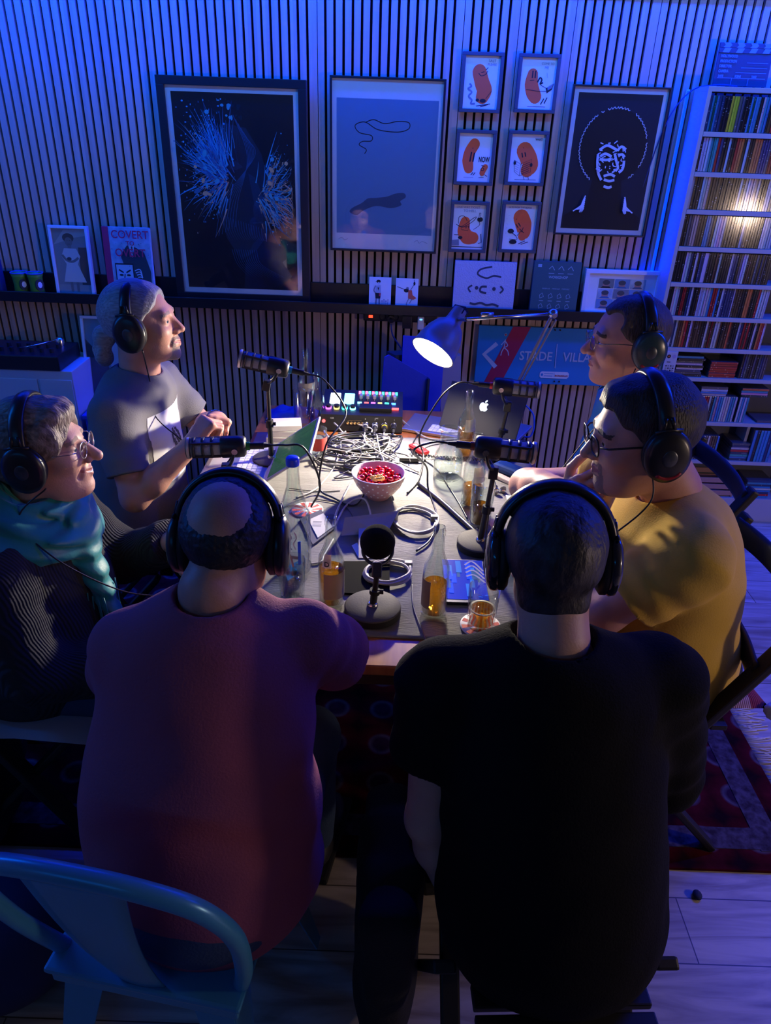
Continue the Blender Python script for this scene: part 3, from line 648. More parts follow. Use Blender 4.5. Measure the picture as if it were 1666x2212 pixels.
a.poly([(0.34, 0.62), (0.50, 0.75), (0.62, 0.75), (0.86, 0.66), (0.97, 0.40), (0.97, 0.14), (0.50, 0.20)], M_pd); a.poly([(0.53, 0.75), (0.60, 0.58), (0.66, 0.75)], M_pl); a.poly([(0.585, 0.74), (0.62, 0.74), (0.60, 0.58)], M_pd)
a.rect(0.20, 0.08, 0.60, 0.50, M_ink); a.rect(0.22, 0.10, 0.58, 0.48, mat('cover_pale', (0.45, 0.58, 0.66), 0.5))
for s_ in (-1, 1):
    a.line([(0.40 + s_ * 0.03, 0.37), (0.40 + s_ * 0.13, 0.41)], 0.03, M_ink); a.ell(0.40 + s_ * 0.08, 0.335, 0.045, 0.02, M_ink)
a.line([(0.40, 0.35), (0.37, 0.25), (0.43, 0.25)], 0.02, M_ink); a.line([(0.32, 0.19), (0.40, 0.20), (0.48, 0.19)], 0.03, M_ink, 4); a.line([(0.22, 0.24), (0.27, 0.12)], 0.03, M_ink); a.line([(0.58, 0.24), (0.53, 0.12)], 0.03, M_ink)
for q in range(4): a.line([(0.62 + q * 0.02, 0.40 - q * 0.03), (0.74, 0.42 - q * 0.035), (0.78, 0.30)], 0.02, M_pl, 4)
for k in range(50): a.ell(rr.uniform(.16, .98), rr.uniform(.45, .98), rr.uniform(.003, .008), rr.uniform(.003, .012), M_ink, 6)
a.text('COVERT', 0.19, 0.85, h * 0.155, M_rt, 0.0006, 0.92); a.text('TO', 0.50, 0.755, h * 0.085, M_rt, 0.0004); a.text('OVERT', 0.24, 0.60, h * 0.155, M_rt, 0.0006, 0.92)
a.v = [tuple(UPRIGHT @ Vector(v)) for v in a.v]; a.obj('cover_print', t)
# two small cards
for k, (pa, pb) in enumerate((((798, 599), (844, 660)), ((856, 602), (902, 661)))):
    t, a = card('greeting_card', ['small white card with a drawing of a standing boy in a cap', 'small white card with a drawing of a dancer in a red dress'][k], 'card', pa, pb, 0.002, M_paper, group='small white cards on the ledge')
    K, G = M_ink, M_grey
    if k == 0:
        a.ell(0.42, 0.86, 0.10, 0.07, K); a.poly([(0.26, 0.84), (0.5, 0.9), (0.5, 0.84)], K); a.ell(0.43, 0.80, 0.05, 0.05, M_pl)
        a.poly([(0.30, 0.72), (0.52, 0.74), (0.54, 0.48), (0.28, 0.48)], mat('ink_lightgrey', (0.45, 0.5, 0.56), .7)); a.poly([(0.38, 0.66), (0.46, 0.66), (0.42, 0.56)], K); a.line([(0.29, 0.72), (0.22, 0.56), (0.34, 0.46)], 0.05, G, 4)
        a.poly([(0.28, 0.48), (0.54, 0.48), (0.52, 0.30), (0.30, 0.30)], K); a.rect(0.46, 0.38, 0.52, 0.48, M_rt); a.line([(0.34, 0.30), (0.32, 0.10)], 0.07, G); a.line([(0.47, 0.30), (0.48, 0.10)], 0.07, G); a.line([(0.22, 0.07), (0.34, 0.09)], 0.05, K); a.line([(0.46, 0.08), (0.58, 0.10)], 0.05, K)
        for q in range(4): a.line([(0.62 + q * 0.08, 0.06), (0.60 + q * 0.09, 0.18 + 0.04 * (q % 2))], 0.02, G); a.ell(0.60 + q * 0.09, 0.22 + 0.04 * (q % 2), 0.025, 0.03, G, 8)
    else:
        a.line([(0.06, 0.72), (0.30, 0.66), (0.50, 0.60)], 0.025, K, 4); a.ell(0.48, 0.60, 0.12, 0.08, K); a.ell(0.52, 0.68, 0.06, 0.05, M_ps); a.line([(0.66, 0.62), (0.80, 0.80)], 0.03, M_ps); a.ell(0.82, 0.84, 0.045, 0.08, K); a.line([(0.82, 0.88), (0.80, 0.97)], 0.02, K)
        a.poly([(0.56, 0.62), (0.72, 0.62), (0.76, 0.46), (0.94, 0.36), (0.80, 0.30), (0.56, 0.34)], mat('ink_coral', (0.75, 0.12, 0.06), .6)); a.line([(0.60, 0.34), (0.50, 0.16), (0.56, 0.04)], 0.03, M_ps, 4); a.line([(0.74, 0.32), (0.64, 0.18)], 0.03, M_ps)
        a.line([(0.1, 0.05), (0.4, 0.03), (0.8, 0.07)], 0.012, G)
    a.done()
# canvas with a scribbled face
M_canvas = mat('canvas_mauve', (0.52, 0.50, 0.56), 0.85, bump=(140, 0.6)); M_cedge = mat('canvas_edge', (0.10, 0.12, 0.18), 0.8)
t, a = card('canvas', 'square pale canvas with a simple scribbled face in dark paint', 'canvas', (985, 564), (1108, 668), 0.03, M_canvas, edge=M_cedge)
D_ = mat('paint_slate', (0.035, 0.045, 0.07), 0.6)
a.line([(0.60, 0.90), (0.42, 0.84), (0.38, 0.74), (0.52, 0.67), (0.64, 0.72), (0.76, 0.70)], 0.028, D_, 6)
a.line([(0.30, 0.52), (0.24, 0.46), (0.28, 0.38)], 0.028, D_, 4); a.ell(0.375, 0.47, 0.03, 0.03, D_); a.line([(0.54, 0.50), (0.45, 0.49), (0.44, 0.40), (0.54, 0.37)], 0.034, D_, 4); a.ell(0.66, 0.46, 0.03, 0.03, D_); a.line([(0.76, 0.52), (0.81, 0.45), (0.76, 0.38)], 0.028, D_, 4)
a.line([(0.28, 0.16), (0.36, 0.14), (0.46, 0.17), (0.56, 0.13), (0.66, 0.15), (0.76, 0.11)], 0.034, D_, 5)
a.done()
# green workshop sheet
M_teal = mat('sheet_teal', (0.015, 0.11, 0.13), 0.5)
t, a = card('workshop_box', 'dark green box standing on the ledge with the word WORKSHOP', 'box', (1157, 565), (1243, 675), 0.03, M_teal, tilt=0.06, edge=mat('sheet_edge', (0.01, 0.06, 0.07), 0.5))
T_ = mat('ink_teal_light', (0.30, 0.50, 0.55), .6)
a.text('WORKSHOP', 0.33, 0.685, h * 0.05, T_, 0.0003)
a.rect(0.08, 0.89, 0.16, 0.95, T_)
for q in range(3): a.line([(0.32 + 0.2 * q, 0.86), (0.38 + 0.2 * q, 0.92), (0.44 + 0.2 * q, 0.84)], 0.015, T_); a.line([(0.32 + 0.2 * q, 0.78), (0.44 + 0.2 * q, 0.78)], 0.012, T_)
for q in range(3): a.text('MODULE', 0.22 + 0.21 * q, 0.475, h * 0.028, T_)
for r_ in range(2):
    for q in range(4): a.line([(0.18 + 0.19 * q, 0.36 - 0.2 * r_), (0.23 + 0.19 * q, 0.40 - 0.2 * r_), (0.27 + 0.19 * q, 0.33 - 0.2 * r_), (0.19 + 0.19 * q, 0.30 - 0.2 * r_), (0.18 + 0.19 * q, 0.36 - 0.2 * r_)], 0.012, T_); a.line([(0.18 + 0.19 * q, 0.25 - 0.2 * r_), (0.27 + 0.19 * q, 0.25 - 0.2 * r_)], 0.012, T_)
a.done()
# white frame with a grid of faces
A_ = wx(1270, 580, YF); B_ = wx(1415, 680, YF)
t, a = framed('framed_photo', 'white framed print of a video call grid with small faces', A_.x, B_.x, LZ, A_.z - .004, YF, 0.018, M_white, M_paper, tilt=0.08, pane=False)
for r_ in range(3):
    for q in range(3):
        u, v = 0.16 + q * 0.235, 0.62 - r_ * 0.27
        a.rect(u, v, u + 0.225, v + 0.25, [M_ps, M_skyink, M_cover][(r_ * 2 + q) % 3]); a.ell(u + 0.11, v + 0.10, 0.05, 0.05, mat('ink_skin', (0.45, 0.22, 0.17), .6)); a.ell(u + 0.11, v + 0.15, 0.055, 0.035, M_pd); a.poly([(u + 0.03, v + 0.002), (u + 0.19, v + 0.002), (u + 0.16, v + 0.05), (u + 0.06, v + 0.05)], [M_ink, M_cy2, M_shadow][(q + r_) % 3])
a.done()
# clapperboard on top of the shelf
A_ = wx(1563, 84, 3.40); B_ = wx(1640, 186, 3.40); z0 = 1.925
w = 0.215; h = A_.z - z0 - 0.01
t = thing('clapperboard', 'black film clapperboard leaning on the wall on top of the shelf', 'clapperboard', (A_.x - 0.005, 3.395, z0), rot=Matrix.Rotation(-0.06, 4, 'X'))
M_slate = mat('slate_grey', (0.035, 0.05, 0.09), 0.5); M_ltxt = mat('slate_print', (0.16, 0.27, 0.5), .6)
hb = h * 0.76
MB().box((w / 2, 0.004, hb / 2), (w, 0.006, hb), M_slate, bev=0.001).obj('slate', t)
b = MB(); b.box((w / 2, 0.004, h * 0.82), (w, 0.01, h * 0.115), M_slate, bev=0.001); b.box((w / 2, 0.004, h * 0.94), (w, 0.01, h * 0.115), M_slate, bev=0.001); b.obj('clap_sticks', t)
a = Art(w, h)
for q in range(4):
    u = 0.06 + q * 0.245
    a.poly([(u, 0.885), (u + 0.12, 0.885), (u + 0.155, 0.94), (u + 0.12, 0.995), (u, 0.995), (u + 0.035, 0.94)], M_ltxt); a.poly([(u + 0.035, 0.875), (u + 0.155, 0.875), (u + 0.12, 0.77), (u, 0.77)], M_ltxt)
for q, s_ in enumerate(('HOLLYWOOD', 'PRODUCTION', 'DIRECTOR', 'CAMERA')):
    v = 0.66 - q * 0.115; a.text(s_, 0.05, v, h * 0.085, M_ltxt, 0.0006, 0.8)
    if q: a.line([(0.1 + 0.045 * len(s_), v), (0.94, v)], 0.008, M_ltxt)
for q, s_ in enumerate(('DATE', 'SCENE', 'TAKE')): a.text(s_, 0.06 + 0.31 * q, 0.205, h * 0.07, M_ltxt, 0.0005, 0.8)
a.line([(0.05, 0.185), (0.94, 0.185)], 0.008, M_ltxt); a.line([(0.32, 0.185), (0.32, 0.02)], 0.008, M_ltxt); a.line([(0.63, 0.185), (0.63, 0.02)], 0.008, M_ltxt)
a.v = [tuple(UPRIGHT @ Vector((v[0], v[1], v[2] + 0.0012))) for v in a.v]; a.obj('lettering', t)
# wall sign
t = thing('direction_sign', 'wide blue sign with an arrow, a walking figure and STADE VILLAGE', 'sign', (0.412, WALL - 0.025, 0.645))
w, h = 0.80, 0.277; M_sb = mat('sign_blue', (0.02, 0.26, 0.6), 0.35); M_sr = mat('sign_red', (0.42, 0.025, 0.08), 0.35); M_sw = mat('sign_white', (0.45, 0.62, 0.72), 0.4)
MB().box((w / 2, 0.010, h / 2), (w, 0.018, h), M_sb, bev=0.003).obj('panel', t)
a = Art(w, h)
a.poly([(0.06, 0), (0.165, 0), (0.305, 1), (0.20, 1)], M_sr)
def P_(px, py):
    q = wx(px, py, WALL - 0.025); return ((q.x - 0.412) / w, (q.z - 0.645) / h)
a.line([P_(1074, 742), P_(1046, 765), P_(1071, 793)], 0.026, M_sw)
for seg in ([(1092, 733), (1091, 742), (1089, 751)], [(1089, 751), (1084, 760), (1082, 768)], [(1089, 751), (1097, 758), (1099, 768)], [(1091, 736), (1083, 745)], [(1092, 737), (1097, 746), (1091, 750)]):
    a.line([P_(*s_) for s_ in seg], 0.0055, M_sw, 3)
q = P_(1093, 723); a.ell(q[0], q[1], 0.0085, 0.0085, M_sw); a.ell(q[0], q[1], 0.0055, 0.0055, M_sr)
q = P_(1121, 777); a.text('STADE', q[0], q[1], 0.062, M_sw, 0.0009, 0.86); q = P_(1215, 780); a.text('VILLAGE', q[0], q[1], 0.062, M_sw, 0.0009, 0.86)
a.line([P_(1204, 743), P_(1199, 795)], 0.0045, M_sw)
q0 = P_(1165, 816); q1 = P_(1230, 804); u0, v0, u1, v1 = q0[0], q0[1], q1[0], q1[1]
a.poly([(u0 + 0.01, v0), (u1 - 0.01, v0), (u1, v0 + .03), (u1, v1 - .03), (u1 - 0.01, v1), (u0 + 0.01, v1), (u0, v1 - .03), (u0, v0 + 0.03)], M_line)
um = (u0 + u1) / 2; vm = (v0 + v1) / 2
a.ell(u0 + 0.014, vm, 0.007, 0.009, M_sb); a.line([(u0 + 0.026, vm + 0.02), (um - 0.005, vm + 0.02)], 0.004, M_sb); a.line([(u0 + 0.026, vm - 0.02), (um - 0.01, vm - 0.02)], 0.004, M_sb); a.line([(um, v0 + .02), (um, v1 - .02)], 0.0015, M_sb)
a.text('BORDEAUX', um + 0.004, vm - 0.025, 0.012, M_sr, 0.0004); 
a.v = [tuple(UPRIGHT @ Vector((v[0], v[1], v[2] - 0.0005))) for v in a.v]; a.obj('lettering', t)
for px, py in ((1205, 713), (1203, 824)):
    q = wx(px, py, WALL - 0.026)
    for dx in (-0.012, 0.012): MB().cyl((q.x - 0.412 + dx, -0.004, q.z - 0.645), (q.x - 0.412 + dx, 0.001, q.z - 0.645), 0.004, M_black).obj('screw', t)
# power strip under the ledge with plugs
p0 = wx(785, 683, WALL - 0.05); p1 = wx(945, 690, WALL - 0.05)
t = thing('power_strip', 'black power strip with a red switch under the picture ledge', 'power strip', (p0.x, WALL - 0.045, p0.z - 0.02))
MB().box(((p1.x - p0.x) / 2, 0.02, 0.02), (p1.x - p0.x, 0.045, 0.045), M_black, bev=0.006).obj('housing', t)
MB().box((0.035, -0.004, 0.02), (0.018, 0.006, 0.012), mat('red_switch', (0.4, 0.01, 0.01), 0.3, em=(1, 0.03, 0.01), es=5), bev=0.001).obj('switch', t)
b = MB()
for k in range(4): b.lathe([(0.016, 0), (0.016, 0.003), (0.012, 0.003), (0.011, -0.004)], M_matte, Matrix.Translation((0.09 + k * 0.06, 0, 0.02)) @ Matrix.Rotation(PI / 2, 4, 'X'))
b.obj('socket', t)
for px, py, lb in ((845, 688, 'round black plug pushed into the power strip'), (880, 690, 'square black adapter hanging from the power strip')):
    q = wx(px, py, WALL - 0.065); b = MB()
    if px == 845: b.cyl((0, 0.015, 0), (0, -0.02, 0), 0.017, M_black, 20); b.cyl((0, -0.02, 0), (0.0, -0.035, -0.004), 0.009, M_black)
    else: b.box((0, 0, -0.01), (0.045, 0.03, 0.06), M_black, bev=0.004)
    tag(b.obj('power_plug', loc=q), lb, 'plug')
q = wx(909, 697, WALL - 0.07)
t = thing('usb_charger', 'small white charger plugged into the black power strip', 'charger', q)
MB().box((0, 0, 0), (0.03, 0.03, 0.06), M_white, bev=0.005).obj('body', t); MB().box((0, -0.0155, 0.018), (0.012, 0.002, 0.005), mat('charger_led', (.1, .3, .9), .3, em=(0.1, 0.4, 1), es=3)).obj('port', t)
q0 = wx(845, 700, WALL - 0.07)
tag(MB().tube(spline([q0, q0 + Vector((0.01, -0.01, -0.05)), q0 + Vector((0.05, 0, -0.11)), q0 + Vector((0.09, 0.01, -0.17)), q0 + Vector((0.10, 0.0, -0.26))], 6), 0.0035, mat('cable_blue', (0.02, 0.05, 0.2), 0.5)).obj('power_cable'), 'dark cable dropping from the power strip behind the blue boards', 'cable')
# ------------------------------------------------------------ CD shelf
SX0, SX1, SYF, SYB = 1.198, 2.05, 3.28, 3.43
M_shelf = mat('shelf_white', (0.42, 0.42, 0.45), 0.5, bump=(40, 0.05))
t = thing('cd_shelf', 'tall white wall shelf packed with rows of CD cases', 'shelf', ((SX0 + SX1) / 2, SYB, 0))
boards = [1.753, 1.607, 1.464, 1.317, 1.168, 1.022, 0.88, 0.742, 0.525, 0.324]   # front mid heights
def part_world(b, name, par, m=None): return b.obj(name, par, m, world=True)
yc, dp = (SYF + SYB) / 2, SYB - SYF
part_world(MB().box((SX0 + 0.008, yc, 0.95), (0.016, dp, 1.90), M_shelf, bev=0.001), 'side_panel', t)
part_world(MB().box((SX1 - 0.008, yc, 0.95), (0.016, dp, 1.90), M_shelf, bev=0.001), 'side_panel', t)
part_world(MB().box(((SX0 + SX1) / 2, yc, 1.909), (SX1 - SX0, dp, 0.018), M_shelf, bev=0.001), 'top_panel', t)
part_world(MB().box(((SX0 + SX1) / 2, SYB - 0.004, 0.95), (SX1 - SX0 - 0.034, 0.006, 1.88), mat('shelf_back', (0.10, 0.10, 0.12), 0.7)), 'back_panel', t)
for z in boards: part_world(MB().box(((SX0 + SX1) / 2, yc, z), (SX1 - SX0 - 0.034, dp, 0.018), M_shelf, bev=0.001), 'shelf_board', t)
part_world(MB().box(((SX0 + SX1) / 2, yc - 0.002, 0.065), (SX1 - SX0 - 0.034, dp, 0.13), M_shelf, bev=0.002), 'plinth', t)
part_world(MB().box((1.76, yc + 0.02, 0.425), (0.014, dp - 0.04, 0.18), M_shelf), 'divider', t)

def case_mat():
    """printed spine in a clear glossy case; the colour is each case's own (object colour)"""
    m, nt, b = node_mat('case_spine'); N = nt.nodes.new; Lk = nt.links.new
    oi = N('ShaderNodeObjectInfo'); tc = N('ShaderNodeTexCoord'); sx = N('ShaderNodeSeparateXYZ'); Lk(tc.outputs['Object'], sx.inputs[0])
    # lettering blocks along the spine
    cb = N('ShaderNodeCombineXYZ'); mu = N('ShaderNodeMath'); mu.operation = 'MULTIPLY_ADD'; mu.inputs[1].default_value = 97.0
    Lk(oi.outputs['Random'], mu.inputs[0]); Lk(sx.outputs[2], mu.inputs[2]); Lk(mu.outputs[0], cb.inputs[2])
    n = N('ShaderNodeTexNoise'); n.inputs['Scale'].default_value = 210; n.inputs['Detail'].default_value = 1; Lk(cb.outputs[0], n.inputs[0])
    n2 = N('ShaderNodeTexNoise'); n2.inputs['Scale'].default_value = 26; n2.inputs['Detail'].default_value = 0; Lk(cb.outputs[0], n2.inputs[0])
    g = N('ShaderNodeMath'); g.operation = 'GREATER_THAN'; g.inputs[1].default_value = 0.56; Lk(n.outputs[0], g.inputs[0])
    g2 = N('ShaderNodeMath'); g2.operation = 'GREATER_THAN'; g2.inputs[1].default_value = 0.57; Lk(n2.outputs[0], g2.inputs[0])
    ab = N('ShaderNodeMath'); ab.operation = 'ABSOLUTE'; Lk(sx.outputs[0], ab.inputs[0]); g3 = N('ShaderNodeMath'); g3.operation = 'LESS_THAN'; g3.inputs[1].default_value = 0.0022; Lk(ab.outputs[0], g3.inputs[0])
    a = N('ShaderNodeMath'); a.operation = 'MULTIPLY'; Lk(g.outputs[0], a.inputs[0]); Lk(g2.outputs[0], a.inputs[1])
    a2 = N('ShaderNodeMath'); a2.operation = 'MULTIPLY'; Lk(a.outputs[0], a2.inputs[0]); Lk(g3.outputs[0], a2.inputs[1])
    inv = N('ShaderNodeValToRGB'); inv.color_ramp.interpolation = 'CONSTANT'; inv.color_ramp.elements[0].color = (0.7, 0.68, 0.62, 1); inv.color_ramp.elements[1].position = 0.16; inv.color_ramp.elements[1].color = (0.03, 0.03, 0.04, 1)
    Lk(oi.outputs['Color'], inv.inputs[0])
    a3 = N('ShaderNodeMath'); a3.operation = 'MULTIPLY'; a3.inputs[1].default_value = 0.5; Lk(a2.outputs[0], a3.inputs[0]); mx = N('ShaderNodeMixRGB'); Lk(a3.outputs[0], mx.inputs[0]); Lk(oi.outputs['Color'], mx.inputs[1]); Lk(inv.outputs[0], mx.inputs[2])
    Lk(mx.outputs[0], b.inputs[0]); b.inputs['Roughness'].default_value = 0.11; b.inputs['Coat Weight'].default_value = 0.3; b.inputs['Coat Roughness'].default_value = 0.2
    return m
M_case = case_mat(); M_clear = mat('case_clear', (0.10, 0.10, 0.11), 0.15)
def case_mesh(name, w, d, h):
    b = MB()
    b.box((0, d / 2 + 0.0012, h / 2), (w - 0.0012, d - 0.0012, h - 0.002), M_case, bev=0.0006)
    b.box((0, d / 2 + 0.0025, h / 2), (w, d - 0.003, h), M_clear, bev=0.0008)
    b.box((-w / 2 + 0.0014, 0.0012, h / 2), (0.0014, 0.0014, h * 0.96), M_case); b.box((w / 2 - 0.0014, 0.0012, h / 2), (0.0014, 0.0014, h * 0.96), M_case)
    me = bpy.data.meshes.new(name); me.from_pydata(b.v, [], b.f)
    for x in b.mats: me.materials.append(x)
    me.polygons.foreach_set('material_index', b.m); me.update(); return me
CDM = {k: case_mesh('cd_case', k / 1000, 0.125, 0.126) for k in (6, 9, 10, 11, 18)}
DARK = [(0.012, 0.014, 0.018), (0.02, 0.02, 0.025), (0.03, 0.03, 0.04), (0.008, 0.02, 0.022), (0.05, 0.045, 0.04)]
LIGHT = [(0.55, 0.55, 0.56), (0.42, 0.44, 0.5), (0.65, 0.62, 0.58)]
COLS = {'black': (0.014, 0.015, 0.02), 'white': (0.5, 0.5, 0.52), 'grey': (0.09, 0.09, 0.10), 'brown': (0.10, 0.045, 0.025), 'red': (0.42, 0.02, 0.025), 'orange': (0.55, 0.16, 0.05),
        'yellow': (0.62, 0.50, 0.03), 'blue': (0.03, 0.22, 0.42), 'navy': (0.02, 0.04, 0.12), 'green': (0.015, 0.10, 0.06), 'teal': (0.03, 0.3, 0.33), 'cream': (0.5, 0.40, 0.28), 'pink': (0.55, 0.28, 0.33)}
ROWN = ['top', 'second', 'third', 'fourth', 'fifth', 'sixth', 'seventh', 'eighth', 'ninth']
WEI = [dict(black=9, grey=6, white=2, brown=2, blue=1, green=3, navy=2, red=.5), dict(black=6, white=6, grey=2, red=1.5, orange=1, navy=2, teal=1), dict(black=5, cream=6, brown=4, white=2, grey=2, pink=.6),
       dict(black=8, brown=4, white=4, blue=1.5, grey=3, pink=1, orange=.6), dict(black=8, grey=3, white=3, navy=2, brown=2, teal=.7, orange=.4), dict(white=6, black=5, red=3, orange=2, brown=3, navy=2, cream=1, blue=1),
       dict(black=4, brown=4, white=5, red=2.5, orange=1.5, navy=3, cream=1, grey=1)]
fixed = {0: {9: 'yellow', 10: 'yellow', 19: 'blue', 20: 'blue', 27: 'red'}, 3: {9: 'blue', 10: 'blue', 4: 'cream'}, 4: {12: 'white', 4: 'white'}, 5: {6: 'red', 7: 'red', 14: 'white', 15: 'white', 22: 'blue'}, 2: {12: 'black', 13: 'black'}}
rn = random.Random(11); CNT = {}
def put_case(mesh, loc, col, rowname, extra='', rot=None, grp=None, lab=None, cat='CD case', name='cd_case'):
    o = bpy.data.objects.new(name, mesh); COL.objects.link(o); o.location = loc
    if rot: o.rotation_euler = rot
    c = [min(1, max(0.004, v * rn.uniform(0.8, 1.25))) for v in COLS[col]]; o.color = (*c, 1)
    CNT[rowname] = CNT.get(rowname, 0) + 1; od = CNT[rowname]; od = f"{od}{'th' if 10 < od < 14 else {1: 'st', 2: 'nd', 3: 'rd'}.get(od % 10, 'th')}"
    o['label'] = lab or f'{col} spined {cat}, {od} from the left, in the {rowname} row of the shelf'
    o['category'] = cat; o['group'] = grp or f'{col} CD cases in the {rowname} row of the shelf'
    return o
XLIM = [1.545, 1.565, 1.585, 1.60, 1.63, 1.66, 1.68]
zb = [1.753, 1.607, 1.464, 1.317, 1.168, 1.022, 0.88]
for r_ in range(7):
    x = SX0 + 0.019; k = 0; pool = [c for c, w in WEI[r_].items() for _ in range(int(w * 4))]; last = 'black'
    while x < XLIM[r_]:
        wk = rn.choice([10, 10, 10, 10, 9, 11, 6]); 
        if r_ == 4 and k == 12: wk = 18
        col = fixed.get(r_, {}).get(k) or (last if rn.random() < 0.30 else rn.choice(pool)); last = col
        put_case(CDM[wk], (x + wk / 2000, SYF + 0.006 + rn.uniform(0, 0.004), zb[r_] + 0.0092), col, ROWN[r_], rot=(0, 0, 0))
        x += wk / 1000 + 0.0006; k += 1
        if r_ == 0 and k == 1: pass
# seventh board down (0.742 -> 0.525) and lower: mixed
NUMW = ['first', 'second', 'third', 'fourth', 'fifth', 'sixth', 'seventh', 'eighth', 'ninth', 'tenth']
def stack(x0, z, n, mesh, cols, what, jx=0.006, yy=SYF + 0.01, lab=None, th=0.0105, w=0.126):
    for i in range(n):
        c = cols[i % len(cols)]
        where = 'topmost' if i == n - 1 else 'lowest' if i == 0 else 'inside'
        lb = f'{c} flat CD case, {NUMW[i]} from the bottom, in the {what}'
        o = put_case(mesh, (x0 + 0.0 + rn.uniform(-jx, jx), yy + rn.uniform(0, .006), z + th / 2 + i * (th + 0.0003)), c, '', rot=(0, PI / 2, 0), lab=lb, grp=f'{c} CD cases {where} the {what}')
z7 = 0.742 + 0.0092
for i in range(5): put_case(CDM[10], (1.222 + i * 0.0108, SYF + 0.01, z7), ['white', 'brown', 'black', 'white', 'white'][i], 'eighth')
stack(1.325, z7, 9, CDM[10], ['black', 'grey', 'navy', 'white', 'black', 'white', 'grey', 'black', 'teal'], 'low pile in the eighth row')
stack(1.485, z7, 7, CDM[10], ['red'], 'red pile in the eighth row', jx=0.001)
x = 1.63
for i in range(11): put_case(CDM[10], (x + i * 0.0108, SYF + 0.012, z7), rn.choice(['grey', 'navy', 'black', 'white', 'grey']), 'eighth')
b = MB(); b.box((0, 0, 0.06), (0.055, 0.008, 0.12), mat('card_white', (0.5, 0.5, 0.53), 0.6), bev=0.001)
a = Art(0.055, 0.12); a.ell(0.28, 0.82, 0.16, 0.16, M_brn); a.ell(0.28, 0.82, 0.06, 0.06, M_orange); a.ell(0.72, 0.82, 0.16, 0.16, mat('lilac', (0.35, 0.3, 0.5), .6)); a.line([(0.2, 0.6), (0.5, 0.6)], 0.06, M_ink)
for q in range(5):
    for q2 in range(4): a.ell(0.2 + 0.2 * q2, 0.45 - 0.09 * q, 0.07, 0.06, [M_brn, M_grey][(q + q2) % 2], 8)
b.add([tuple(UPRIGHT @ Vector((v[0] - 0.0275, v[1], v[2] + 0.004))) for v in a.v], a.f); off = len(b.m) - len(a.f)
for i, k in enumerate(a.m): b.m[off + i] = b.mi(a.mats[k])
tag(b.obj('calendar_card', loc=(1.288, SYF - 0.002, z7)), 'white card with round pictures and a grid standing in the shelf', 'card')
# row 8: upright CDs with flat ones on top; row 9: uprights, flat pile; row 10: crate and pile
z8 = 0.525 + 0.0092
for i in range(28):
    if i in (23,): continue
    put_case(CDM[10], (1.40 + i * 0.0112, SYF + 0.008, z8), rn.choice(['grey', 'white', 'navy', 'black', 'teal', 'red', 'white', 'pink', 'blue']), 'ninth')
stack(1.47, z8 + 0.1275, 4, CDM[10], ['white', 'blue', 'white', 'grey'], 'left pile in the ninth row')
stack(1.78, z8, 1, CDM[10], ['grey'], 'right end of the ninth row')
stack(1.665, z8 + 0.1275, 4, CDM[10], ['navy', 'pink', 'blue', 'orange'], 'right pile in the ninth row')
z9 = 0.324 + 0.0092
DVD = case_mesh('dvd_case', 0.014, 0.13, 0.165)
for i in range(18): put_case(CDM[10], (1.42 + i * 0.0113, SYF + 0.008, z9), rn.choice(['grey', 'white', 'navy', 'brown', 'blue', 'white']), 'tenth')
stack(1.69, z9, 8, CDM[11], ['navy', 'blue', 'teal', 'navy', 'red', 'white', 'navy', 'grey'], 'pile in the tenth row', th=0.0113)
for i in range(7): put_case(DVD, (1.785 + i * 0.0148, SYF + 0.004, z9), rn.choice(['navy', 'black', 'blue', 'navy']), 'tenth', cat='DVD case', name='dvd_case', grp='DVD cases in the tenth row')
# wooden crate at the bottom
M_crate = mat('crate_wood', (0.45, 0.24, 0.17), 0.7, bump=(60, 0.2))
t = thing('wooden_crate', 'small slatted wooden crate on the lowest shelf', 'crate', (1.64, yc, 0.131))
b = MB()
for z in (0.02, 0.055, 0.09):
    for y in (-0.06, 0.06): b.box((0, y, z), (0.24, 0.006, 0.026), M_crate, bev=0.001)
b.obj('slats', t)
for sx in (-1, 1): MB().box((sx * 0.117, 0, 0.055), (0.008, 0.125, 0.11), M_crate, bev=0.001).obj('end_panel', t)
stack(1.82, 0.131, 9, CDM[10], ['blue', 'red', 'navy', 'blue', 'white', 'blue', 'navy', 'blue', 'navy'], 'pile on the lowest shelf')
# cable drooping behind the shelf corner
tag(MB().tube(spline([(1.05, 3.42, 1.5), (1.10, 3.41, 1.78), (1.17, 3.40, 1.90), (1.25, 3.36, 1.925), (1.33, 3.34, 1.923)], 8), 0.0025, mat('cable_blue')).obj('light_cable'), 'thin cable looping over the top left corner of the shelf', 'cable')

# ------------------------------------------------------------ blue boards and office chair behind the table
M_fabB = mat('blue_card', (0.02, 0.05, 0.45), 0.7, bump=(90, 0.15)); M_sheet = mat('board_edges', (0.32, 0.27, 0.25), 0.8)
def leaning(name, label, pts_xz, y0, th, cover, rest=None, n=1):
    pass
t = thing('blue_board', 'blue covered board leaning in front of the thicker blue stack', 'board', (-0.05, 3.06, 0.45), rot=Matrix.Rotation(0.22, 4, 'Z') @ Matrix.Rotation(-0.10, 4, 'X'))
MB().prism([(0.0, 0.0), (0.21, 0.0), (0.225, 0.31), (0.05, 0.41), (0.03, 0.40)], -0.006, 0.006, M_fabB, UPRIGHT).obj('cover', t)
MB().prism([(0.212, 0.0), (0.222, 0.0), (0.236, 0.30), (0.226, 0.30)], -0.02, 0.02, mat('board_dark', (0.02, 0.03, 0.04), 0.7), UPRIGHT).obj('edge', t)
t = thing('board_stack', 'stack of tall thin boards with a blue front leaning behind the table', 'boards', (0.05, 3.16, 0.45), rot=Matrix.Rotation(0.35, 4, 'Z') @ Matrix.Rotation(-0.12, 4, 'X'))
